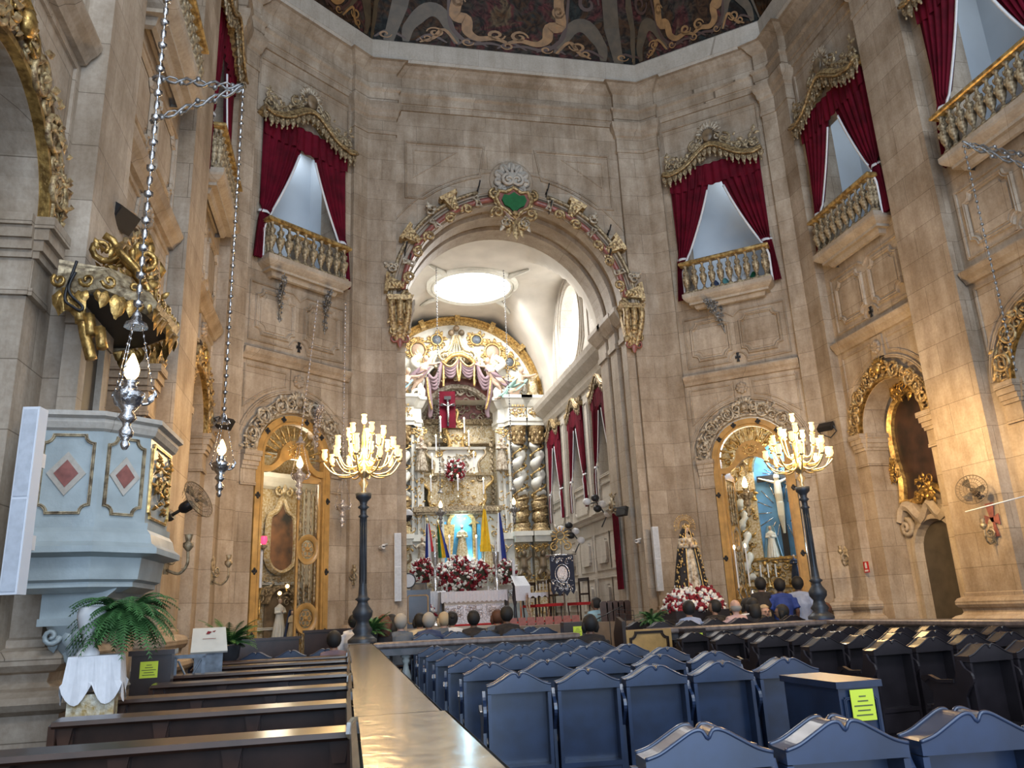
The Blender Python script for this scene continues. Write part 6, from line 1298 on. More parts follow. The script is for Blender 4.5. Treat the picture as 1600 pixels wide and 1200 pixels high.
# entablatures and columns each side
for s in (-1,1):
    m=M(); P=[(s*3.5,0),(s*3.5,-.75),(s*2.75,-.75),(s*2.75,-.6),(s*2.65,-.6),(s*2.65,-.75),(s*1.95,-.75),(s*1.85,-.45),(s*1.6,-.35),(s*1.5,.3)]
    pf=[(0,8.75),(.04,8.75),(.04,8.9),(.08,8.92),(.08,9.05),(.02,9.08),(.02,9.5),(.08,9.55),(.14,9.65),(.22,9.8),(.28,9.86),(.28,9.98),(-.3,10.0)]
    m.sweep(P,[(o*s,z) for o,z in pf] if s>0 else [(o*s,z) for o,z in pf],plane='xy'); m.obj('entablature','white_paint',RT)
    m=M()
    for x in (2.35,3.12): gild(m,s*x-.28,s*x+.28,9.1,9.48,16,-.78,50); 
    for k in range(5): m.box(s*2.35-.26+.11*k,s*2.35-.2+.11*k,-.86,-.7,9.52,9.62)
    m.obj('frieze_ornament','gold_bright',RT)
    for x in (2.35,3.12):
        o=twist(RT,'white_paint','gold_bright',s*x,-.5,5.9,8.0,.30,turns=2.6,name='twisted_column')
        m=M(); m.tube([(s*x+.09*cos(k*.75),-.5+.09*sin(k*.75),4.75+.055*k) for k in range(22)],[.25+.05*sin(k*1.5) for k in range(22)],10); m.tube([(s*x+.30*cos(k*.5),-.5+.30*sin(k*.5),4.8+.027*k) for k in range(42)],.05,5); m.lathe([(.38,4.45),(.38,4.55),(.30,4.62),(.34,4.7),(.28,4.78)],(s*x,-.5,0),12); m.obj('gilt_column_base','gilt_cream',RT)
        m=M(); m.lathe([(.24,8.0),(.26,8.1),(.24,8.2),(.30,8.45),(.36,8.6),(.38,8.72)],(s*x,-.5,0),10)
        for j in range(16): a=PI*j/8; m.ball((s*x+.29*cos(a),-.5+.29*sin(a),8.2+.22*(j%2)),.07,5,4,(1,1,1.5))
        m.obj('capital','gilt_cream',RT)
        m=M(); m.box(s*x-.40,s*x+.40,-.9,0,4.28,4.46); m.box(s*x-.34,s*x+.34,-.8,0,4.05,4.28); m.obj('column_ledge','white_paint',RT)
        m=M(); m.box(s*x-.30,s*x+.30,-.4,0,2.6,4.05); m.box(s*x-.36,s*x+.36,-.62,0,1.12,2.5); m.box(s*x-.40,s*x+.40,-.66,0,2.5,2.6); m.obj('pedestal','white_gilt',RT)
        m=M(); m.sweep(notch(s*x-.24,s*x+.24,1.35,2.3,.08),raised(.05,.04),closed=True,T=Matrix.Translation((0,-.62,0))); m.obj('pedestal_panel','gold',RT)
        t=thing('cherub_bracket','carved brown cherub bearing the %s of the twisted columns, %s of the altar'%(('inner','outer')[x>3],('left','right')[s>0]),'statue',TA@Matrix.Translation((s*x,-.55,2.6)))
        m=M(); m.ball((0,-.1,1.0),.13,8,6,(1,1,1.1)); m.tube([(0,0,.85),(0,-.02,.5),(0,0,.25)],[.14,.17,.12],8)
        for e in (-1,1): m.tube([(e*.12,0,.8),(e*.30,-.08,.9),(e*.27,-.05,1.15)],[.07,.06,.05],6); m.tube([(e*.06,0,.4),(e*.2,-.12,.2),(e*.05,0,-.05)],[.11,.10,.05],7)
        m.obj('body','picture_brown',t,rm=.03); m=M(); gild(m,-.34,.34,1.05,1.35,20,-.16,61); gild(m,-.3,.3,-.1,.3,14,-.1,62); m.obj('gilt_scrolls','gold',t)
    # inner pilasters with caryatid figures
    m=M(); 
    for x in (1.72,1.95): m.box(min(s*x-.05,s*x+.05),max(s*x-.05,s*x+.05),-.5,0,4.4,8.7)
    m.box(min(s*1.5,s*2.05),max(s*1.5,s*2.05),-.35,0,1.12,8.75); m.box(min(s*1.45,s*2.1),max(s*1.45,s*2.1),-.55,0,4.2,4.45); m.obj('pilaster','white_paint',RT)
    m=M(); gild(m,min(s*1.55,s*2.0),max(s*1.55,s*2.0),4.6,8.6,70,-.48,70+s); gild(m,min(s*2.62,s*2.84),max(s*2.62,s*2.84),4.6,8.6,30,-.2,73); gild(m,min(s*1.45,s*2.1),max(s*1.45,s*2.1),8.2,8.7,24,-.5,75); m.obj('pilaster_gilding','gold_bright',RT)
    cloaked(TA@Matrix.Translation((s*1.62,-.62,6.9)),1.35,'carved robed figure high on the %s inner pilaster of the altarpiece'%('right' if s>0 else 'left'),'cream_carving')
    m=M(); m.scroll(s*2.6,10.35,.5,.12,-.4,1.4,PI/2,-s); m.scroll(s*1.75,10.15,.34,.10,-.45,1.4,PI/2,s); m.tube(crom([(s*1.5,-.4,10.0),(s*1.7,-.45,10.7),(s*1.5,-.4,11.1),(s*1.9,-.4,11.5),(s*1.55,-.35,11.8)]),.14,7); m.obj('volute','white_paint',RT)
    m=M(); gild(m,min(s*1.4,s*2.9),max(s*1.4,s*2.9),10.0,11.0,60,-.3,77+s); m.obj('volute_gilding','gold_bright',RT)
    m=M(); m.prism([(s*2.7,10.0),(s*3.35,10.0),(s*3.2,10.2),(s*3.1,10.7),(s*3.35,10.95),(s*2.6,11.0),(s*2.9,10.7),(s*2.85,10.2)],-.7,-.4); m.ball((s*3.03,-.75,10.35),.2,8,6,(1,.5,1.5)); m.obj('vase_pediment','white_gilt',RT)
# side walls of the recess with garlands
m=M()
for k in range(14): z=8.3-.24*k; m.leaf(1.38,z,.3,-PI/2,.7,.3); m.leaf(-1.2,z,.3,-PI/2,.7,.3); m.ball((1.38,.2,z),.06,5,4)
gild(m,-1.1,1.4,8.55,9.2,60,.75,81); m.sweep([(-1.5,9.25),(1.7,9.25)],[(-.1,.95),(-.08,.8),(.1,.7),(.12,.95)]); m.sweep([(-1.5,8.3),(1.7,8.3)],[(-.08,.95),(.0,.7),(.1,.95)]); m.obj('recess_garlands','old_gilt',RT)
# the stepped throne
def tier(px,py,w0,w1,h,d,mat,name,scr=True,seed=0):
    x,_,z=K(px,py,d); z0=z-h/2; s2=lambda s:crom([(s*w0,z0),(s*(w0*1.0),z0+h*.12),(s*(w1*.82),z0+h*.35),(s*(w1*.8),z0+h*.6),(s*w1*1.05,z0+h*.85),(s*w1,z0+h)],3)
    L_=[(x+a,b) for a,b in s2(-1)]; R_=[(x+a,b) for a,b in s2(1)]
    m=M(); m.prism(R_+L_[::-1],-d,-d+.7); m.sweep([(x-w1*1.05,z0+h),(x+w1*1.05,z0+h)],[(-.02,-d+.4),(-.02,-d-.12),(.08,-d-.16),(.1,-d+.4)]); m.obj(name,mat,RT)
    m=M(); gild(m,x-w0*.65,x+w0*.65,z0+.1,z0+h*.85,int(26*w0+14),-d-.03,seed,s=1.1)
    for s in (-1,1): m.tube([(x+s*(abs(a-x)),-d-.06,b) for a,b in R_],.06,6); m.scroll(x+s*w0*.95,z0+.15,.16,.05,-d-.1,1.4,PI/2,s)
    m.obj(name+'_gilding','gold_bright' if mat!='white_paint' else 'old_gilt',RT)
tier(707,657,.34,.20,.75,.0,'gold_bright','throne_top',seed=1)
tier(712,692,.75,.36,1.25,.0,'white_gilt','throne_bell',seed=2)
tier(713,728,1.0,1.15,1.35,.1,'white_paint','throne_upper_tier',seed=3)
tier(714,771,1.05,1.4,1.45,.2,'white_gilt','throne_lower_tier',seed=4)
m=M(); x,_,z=K(715,796,.5); m.box(x-1.75,x+1.75,-.75,.4,z-.10,z+.1); m.box(x-1.65,x+1.65,-.65,.4,z-.2,z-.1); m.obj('throne_shelf','old_gilt',RT)
m=M(); m.box(-1.55,1.75,-.2,.0,1.12,z-.2); m.box(-1.5,-.75,-.5,0,1.12,z-.2); m.box(.9,1.7,-.5,0,1.12,z-.2); m.obj('lower_body','white_paint',RT)
m=M(); gild(m,-1.5,-.75,2.4,5.5,60,-.52,91); m.obj('lower_gilding','gold_bright',RT); m=M(); gild(m,.9,1.7,2.4,5.5,60,-.52,92); m.obj('lower_gilding','gold_bright',RT); m=M(); gild(m,-.75,.9,5.1,5.6,26,-.25,93); m.obj('lower_gilding','gold_bright',RT)
x,_,z=K(722,870,.3)
m=M(); m.box(x-.42,x+.42,-.26,-.2,z-.2,z+1.25); m.prism(arc(x,z+1.25,.42,0,PI,12),-.26,-.2); m.box(x-.75,x-.6,-.4,-.3,z-.3,z+1.35); m.box(x+.6,x+.75,-.4,-.3,z-.3,z+1.35); m.obj('lit_blue_niche','blue_lit',RT)
m=M(); m.sweep([(x+.5,z-.25),(x+.5,z+1.25)]+arc(x,z+1.25,.5,0,PI,14)+[(x-.5,z+1.25),(x-.5,z-.25)],[(-.07,-.2),(-.07,-.42),(.07,-.42),(.07,-.2)]); m.sweep([(x-.6,z-.3),(x+.6,z-.3)],[(-.05,-.2),(-.05,-.5),(.05,-.5),(.05,-.2)]); m.obj('niche_frame','gold_bright',RT)
cloaked(TA@Matrix.Translation((x,-.42,z-.1)),1.3,'Madonna statue in the lit blue niche of the high altar','white_gilt')
lamp('niche_lamp','POINT',TA@Vector((x,-.62,z+1.45)),34,(.55,.85,1),.08)
lamp('niche_lamp','POINT',TA@Vector((x+.3,-.5,z-.1)),14,(.55,.85,1),.08)
for i,(px,py) in enumerate(((684,862),(764,862),(660,855),(786,855))):
    cloaked(TA@Matrix.Translation((K(px,890,.9)[0],-.95,K(px,893,.9)[2])),1.25,'robed saint statue on the altar steps, '+('left of the niche','right of the niche','far left','far right beside the blue flag')[i],('cream_carving','white_gilt')[i%2],arms='open')
# flags
def flag(px0,py0,px1,py1,cols,label):
    a=Vector(K(px0,py0,1.6)); b=Vector(K(px1,py1,1.6)); t=thing('flag',label,'flag',TA@Matrix.Translation((b.x,-1.6,0)))
    m=M(); m.tube([(0,0,b.z-.6),(a.x-b.x,0,a.z)],.02,5); m.ball((a.x-b.x,0,a.z+.05),.05,6,4,(1,1,1.8)); m.obj('staff','brass',t)
    n=len(cols); H=a.z-b.z
    for i,c in enumerate(cols):
        m=M(); u0=i/n
        m.grid(lambda u,v:((a.x-b.x)*(1-v)+(-.10+.42*(u0+u/n))*(.25+.75*v**.8),-.06+.05*sin((u0+u/n)*14+v*2),b.z+H*(1-v)*.96),5,12); m.obj('cloth_panel',c,t)
flag(667,815,668,890,('flag_blue','white_cloth','flag_red'),'white, blue and red flag left of the altar niche'); flag(684,818,689,872,('flag_green','flag_yellow','flag_blue'),'green, yellow and blue flag left of the altar niche')
flag(755,793,754,862,('flag_yellow','flag_yellow'),'plain yellow flag right of the altar niche'); flag(778,798,780,890,('white_cloth','flag_blue'),'blue and white flag at the right of the altar')
# flowers
def flowers(p,rx,rz,n,label,name='flower_arrangement',seed=0,ry=None,mount=False,base=True):
    t=thing(name,label,'flowers',fr(p)); rn=random.Random(seed); A=M();B=M();C=M(); ry=ry or rx*.6
    C.ball((0,0,rz*.45 if mount else 0),1,12,8,(rx*.82,ry*.82,rz*(.48 if mount else .82)))
    for i in range(int(n*1.9)):
        q=rn.uniform(0,2*PI); w=rn.uniform(-.95,.98) if not mount else rn.uniform(0,.98); r=math.sqrt(1-w*w); 
        c=(rx*r*cos(q)*rn.uniform(.85,1.05),ry*r*sin(q)*rn.uniform(.85,1.05),rz*w*rn.uniform(.85,1.05)); acc=A if rn.random()<.52 else B
        s=rn.uniform(.045,.075)*(rx/.5)**.4; acc.ball(c,s,5,3,(1,1,.8)) 
        for k in range(3): acc.ball((c[0]+rn.uniform(-s,s),c[1]+rn.uniform(-s,s),c[2]+rn.uniform(-s,s)),s*.6,4,3)
    C.obj('greenery','foliage_dark',t); A.obj('red_blooms','red_flower',t); B.obj('white_blooms','white_flower',t)
    for k in ('red_blooms','white_blooms'): pass
    return t
for i,(px,py,rx,rz,Y,n,lab) in enumerate(((717,905,.62,.78,28.6,190,'largest red and white flower bank in the middle of the altar'),(697,900,.5,.45,28.9,90,'red and white bouquet just left of the large altar flower bank'),(745,896,.5,.48,28.9,90,'red and white bouquet just right of the large altar flower bank'),(662,892,.42,.42,29,80,'red and white bouquet at the left end of the altar'),(789,892,.42,.42,29,80,'red and white bouquet at the right end of the altar'),(660,958,.36,.26,24.6,60,'low red and white bouquet beside the picture easel'),(711,735,.42,.44,30.7,90,'red and white bouquet high on the throne of the altarpiece'))):
    p=W(px,py,Y); flowers(p,rx,rz,n,lab,seed=i)
m=M(); a=W(655,915,29.3); b=W(795,915,29.3); t=thing('altar_mensa','grey stone altar shelf carrying the flowers and candles','altar',fr(((a.x+b.x)/2,29.3,0)))
m.box(-2.3,2.3,-.6,.8,1.12,a.z-.75); m.obj('block','marble_grey',t); m=M(); m.box(-2.4,2.4,-.65,.8,a.z-.75,a.z-.62); m.box(-2.2,2.2,0,.8,a.z-.62,a.z-.1); m.obj('shelf','stone_pale',t)
m=M(); gild(m,-1.9,-.6,a.z-.55,a.z-.25,24,-.02,7); gild(m,.9,2.0,a.z-.55,a.z-.25,24,-.02,8); m.obj('relief','silver',t)
# candles of the altarpiece
i=0
NM=['left of the crucifix','right of the crucifix','left of the throne bell','right of the throne bell','far left of the throne bell','far right of the throne bell','left end of the upper tier','right end of the upper tier','before the upper bouquet','left of the blue niche','right of the blue niche']
for (px,py),lab in zip(((688,652),(725,654),(681,681),(732,674),(675,710),(740,707),(673,744),(755,748),(715,743),(702,838),(744,838)),NM):
    p=W(px,py,30.4 if i<9 else 29.8); h=.55 if i<9 else .9; candle((p.x,p.y,p.z-h-.3),h,'lit altar candle, '+lab,r=.03); i+=1
for i,(px,py) in enumerate(((676,905),(693,925),(704,925),(763,918),(719,930),(756,930))):
    p=W(px,py,28.3); candle((p.x,p.y,p.z-.5),.3,'unlit white candle on the altar shelf, '+('far left','second','third','far right','centre','fifth')[i],lit=False,r=.035,group='unlit candles on the altar shelf')
for i,(px,py) in enumerate(((680,905),(776,905))):
    p=W(px,py,27); t=thing('silver_stand','tall ornate silver candle stand %s of the altar flowers'%('left','right')[i],'stand',fr((p.x,27,1.12))); h=p.z-1.12+.9; m=M(); m.lathe([(.25,0),(.1,.15),(.05,.4),(.10,h*.4),(.04,h*.45),(.14,h*.6),(.06,h*.65),(.04,h*.8),(.10,h*.85),(.12,h)],(0,0,0),12); m.obj('stem','silver',t); m=M(); m.lathe([(.03,h),(.03,h+.4)],(0,0,0),6); m.obj('candle','white_cloth',t)
# front altar table
a=W(690,925,24.5); b=W(792,926,24.5); t=thing('altar_table','front altar table with silvered relief frontal and white lace cloth','altar',fr(((a.x+b.x)/2,24.6,0))); h=a.z; w=(b.x-a.x)/2
m=M(); m.box(-w+.08,w-.08,-.05,.8,1.12,h-.03); m.obj('table_body','stone_pale',t)
for k in range(3): 
    m=M(); c=(-.56+.56*k)*w/ .84*.9; m.sweep(notch(c-.24,c+.24,1.3,h-.42,.02),raised(.03,.03),closed=True,T=Matrix.Translation((0,-.06,0))); gild(m,c-.2,c+.2,1.35,h-.5,34,-.07,k,s=.7); m.tube([(c+.08*cos(q),-.1,h-.68+.08*sin(q)) for q in [PI*2*j/10 for j in range(10)]],.02,4,closed=True); m.obj('relief_panel','crystal',t)
m=M(); 
for s in (-1,1): gild(m,s*w*.88-.06,s*w*.88+.06,1.3,h-.45,14,-.07,9,s=.5)
m.box(-w+.1,w-.1,-.07,-.05,1.15,1.28); m.box(-w+.1,w-.1,-.065,-.05,1.28,h-.4); m.obj('frontal_ground','crystal',t)
m=M(); m.box(-w-.02,w+.02,-.08,.85,h-.03,h); n=60
m.grid(lambda u,v:(-w-.02+(2*w+.04)*u,-.09-.012*sin(u*120),h-(.32+.02*sin(u*90))*v),120,2)
for s in (-1,1): m.grid(lambda u,v:(s*(w+.03+.06*v),-.08+.93*u,h-.85*v+.02*sin(u*30)*v),12,3)
m.obj('lace_cloth','white_cloth',t)
t=thing('credence_table','small side table under a white cloth at the left of the altar','table',fr((W(675,925,25.4).x,25.5,0))); z=W(675,924,25.4).z
m=M(); m.box(-.42,.42,-.25,.25,z-.03,z); m.grid(lambda u,v:(-.42+.84*u,-.26-.015*sin(u*50),z-.62*v),40,2); m.obj('cloth','white_cloth',t); m=M()
for s in (-1,1): m.box(s*.38-.03,s*.38+.03,-.2,.2,1.12,z-.03)
m.obj('legs','dark_wood',t)
m=M(); m.box(XC-1.6,XC+1.9,22.6,23.9,1.12,1.16); o=m.obj('red_carpet','red_carpet'); tag(o,'red carpet on the step before the front altar','carpet')
# easel picture, side items
p=W(655,937,25); t=thing('easel_picture','framed picture of a robed woman standing left of the altar','picture',fr((p.x,25.1,0),.1)); m=M(); m.box(-.25,.25,0,.04,p.z-.5,p.z+.5); m.obj('frame','dark_wood',t); m=M(); m.box(-.21,.21,-.01,0,p.z-.46,p.z+.46); m.obj('canvas','picture_brown',t)
m=M(); m.prism([(-.10,p.z-.38),(.12,p.z-.38),(.10,p.z-.05),(.05,p.z+.2),(-.04,p.z+.2),(-.1,p.z)],-.014,-.01); m.lathe([(.05,0),(.05,.01)],(0,0,0),10,T=Matrix.Translation((.01,-.01,p.z+.26))@Matrix.Rotation(PI/2,4,'X')); m.obj('painted_figure','picture_warm',t)
for s in (-1,1): m=M(); m.box(s*.2-.02,s*.2+.02,.04,.08,1.12,p.z-.5); m.obj('easel_leg','dark_wood',t)
p=W(638,925,22); t=thing('chancel_cabinet','brown carved wooden cabinet at the left jamb of the chancel','cabinet',fr((1.95,23.2,0))); m=M(); m.box(-.35,.35,-.2,.3,1.12,2.15); m.obj('body','dark_wood',t); m=M(); m.sweep(notch(-.28,.28,1.25,2.0,.03),raised(.04,.03),closed=True,T=Matrix.Translation((0,-.2,0))); m.obj('door_panel','light_wood',t)
p=W(637,908,23.4); t=thing('white_drum','round white drum-shaped object on the left cabinet','drum',fr((p.x,23.2,p.z))); m=M(); m.lathe([(.2,-.08),(.2,.08)],(0,0,0),20,T=Matrix.Rotation(PI/2,4,'X')); m.obj('disc','white_cloth',t); m=M(); m.tube([(.2*cos(q),-.09,.2*sin(q)) for q in [2*PI*i/20 for i in range(20)]],.02,5,closed=True); m.obj('rim','dark_wood',t)
# banner
p=W(879,900,21.9); t=thing('processional_banner','dark navy banner with silver embroidery and an oval picture, gold crown on top','banner',fr((p.x,21.9,0),-.35)); z1=W(879,868,21.9).z; z0=W(879,928,21.9).z
m=M(); m.prism([(-.33,z1),(.33,z1),(.34,z0+.1),(.28,z0-.02),(.2,z0+.08),(.1,z0-.06),(0,z0+.06),(-.1,z0-.06),(-.2,z0+.08),(-.28,z0-.02),(-.34,z0+.1)],-.015,.015); m.obj('cloth','banner',t)
m=M(); gild(m,-.28,.28,z0+.1,z1-.65,50,-.02,1,s=.5); gild(m,-.28,.28,z1-.2,z1-.05,20,-.02,2,s=.5); c=(z0+z1)/2+.02; m.tube([(.2*cos(q),-.03,c+.26*sin(q)) for q in [2*PI*i/20 for i in range(20)]],.02,4,closed=True); m.obj('embroidery','silver',t)
m=M(); m.lathe([(.17,0),(.16,.012)],(0,0,0),18,T=Matrix.Translation((0,-.015,c))@Matrix.Rotation(PI/2,4,'X')@Matrix.Diagonal((.9,1.25,1,1))); m.obj('oval_picture','crystal',t)
m=M(); m.tube([(-.45,0,z1+.02),(.42,0,z1+.02)],.018,6); m.tube([(0,.03,1.12),(0,.03,z1+.35)],.02,6); m.obj('pole','silver',t)
m=M(); m.tube([(.12*cos(q),0,z1+.55+.12*sin(q)) for q in [2*PI*i/12 for i in range(12)]],.02,5,closed=True)
for s in (-1,1): m.scroll(s*.18,z1+.25,.13,.025,0,1.4,PI/2,-s)
for i in range(12): a=PI*i/6; m.leaf(.12*cos(a),z1+.55+.12*sin(a),.16,a,.3,0)
m.obj('gold_crown','gold_bright',t)
# chancel curtains with their pelmets
for k,y in enumerate((29.7,26.6,23.6)):
    lab=('far','middle','near')[k]
    TT=TCR@Matrix.Translation((gR(y),0,-.75*0))
    S1=Matrix.Translation((0,0,8.30))@Matrix.Diagonal((.72,.7,.91,1))@Matrix.Translation((0,0,-13.45)); S2=Matrix.Translation((0,0,8.35))@Matrix.Diagonal((.68,.5,.85,1))@Matrix.Translation((0,0,-13.45))
    dup(c0,TT@S1,'tied crimson curtain on the right chancel wall, %s window'%lab,'crimson curtains of the chancel windows')
    dup(p0,TT@S2,'grey-gilt carved pelmet over the %s chancel window'%lab,'pelmets of the chancel windows')
TT=fr((XC+3.03,21.3,0),-PI/2); t=thing('side_door_curtain','narrow crimson curtain with carved bracket above at the near end of the chancel wall','curtain',TT)
m=M(); m.grid(lambda u,v:(-.22+.44*u,-.10-.04*sin(u*22),4.0-2.1*v),24,6); m.obj('drape','velvet',t); m=M(); m.scroll(-.1,4.2,.2,.06,-.15,1.4,PI/2,-1); gild(m,-.25,.2,4.0,4.5,16,-.12,4); m.obj('carved_bracket','old_gilt',t)
# ------------------------------------------------------------------ processional Madonna on a flower-decked litter
MX,MY=7.5,16.9
t=cloaked(fr((MX,MY,1.74)),1.40,'processional statue of a crowned woman in a dark gold-embroidered mantle on a flowered litter','cream_carving',mantle=None,cat='statue',name='processional_statue')
m=M(); m.grid(lambda u,v:((.07+.34*v**.65)*sin((u-.5)*PI*1.72)*.98, .03+(.10+.19*v)*cos((u-.5)*PI*1.72)+.012*sin(u*44)*v, 1.36-1.36*v),48,18); mm=m.obj('mantle','cloth_black',t)
m=M(); rn=random.Random(3)
for s in (-1,1):
    m.tube([((.07+.34*v**.65)*sin(s*.5*PI*1.72)*.99,.03+(.10+.19*v)*cos(s*.5*PI*1.72)-.01,1.36-1.36*v) for v in [i/16 for i in range(17)]],.014,4)
    for k in range(44):
        v=rn.uniform(.1,.97); u=.5+s*rn.uniform(.30,.47); x=(.07+.34*v**.65)*sin((u-.5)*PI*1.72)*1.0; y=.01+(.10+.19*v)*cos((u-.5)*PI*1.72); m.ball((x,y-.012,1.36-1.36*v),rn.uniform(.014,.026),5,3,(1,.6,1.4))
m.obj('gold_embroidery','gold_bright',mm)
m=M(); m.grid(lambda u,v:((.085+.07*v)*sin((u-.5)*PI*1.35), .02+.085*cos((u-.5)*PI*1.35), 1.32-.42*v),20,6); m.obj('long_hair','hair_brown',t)
m=M(); m.lathe([(.07,1.29),(.075,1.33),(.09,1.38),(.03,1.43),(.01,1.46)],(0,0,0),12)
for i in range(8): a=PI*i/4; m.leaf(.075*cos(a),1.34,.09,PI/2,.4,-.075*sin(a))
m.obj('crown','gold_bright',t)
m=M()
for i in range(22):
    a=-.35+(PI+.7)*i/21; m.tube([(.12*cos(a),.05,1.40+.12*sin(a)),(.23*cos(a),.05,1.40+.23*sin(a))],.006,4); m.ball((.25*cos(a),.05,1.40+.25*sin(a)),.02 if i%2 else .013,5,4)
m.tube([(.15*cos(a),.05,1.40+.15*sin(a)) for a in [-.35+(PI+.7)*i/21 for i in range(22)]],.008,4); m.obj('star_halo','gold_bright',t)
flowers((MX,MY,1.30),.66,.54,250,'mound of red and white flowers under the processional statue',seed=33,ry=.45,mount=True)
t=thing('processional_litter','dark blue-black stepped litter carrying the flowers and statue','litter',fr((MX,MY,0)))
m=M(); m.box(-.62,.62,-.45,.45,1.12,1.30); m.box(-.70,.70,-.5,.5,1.05,1.12); m.box(-.62,.62,-.42,.42,.35,1.05); m.obj('body','seat_wood_dark',t)
m=M()
for s in (-1,1): m.tube([(s*.45,-.7,.98),(s*.45,.7,.98)],.035,8); m.ball((s*.45,-.72,.98),.05,8,5)
m.obj('carrying_poles','brass',t)
for s in (-1,1):
    m=M(); m.tube([(s*.74-.03,-.55,.98),(s*.92,-.55,.99)],.03,6); m.tube([(s*.97+.05*cos(q),-.55,.99+.05*sin(q)) for q in [2*PI*i/10 for i in range(10)]],.018,5,closed=True); m.obj('handle','silver',t)
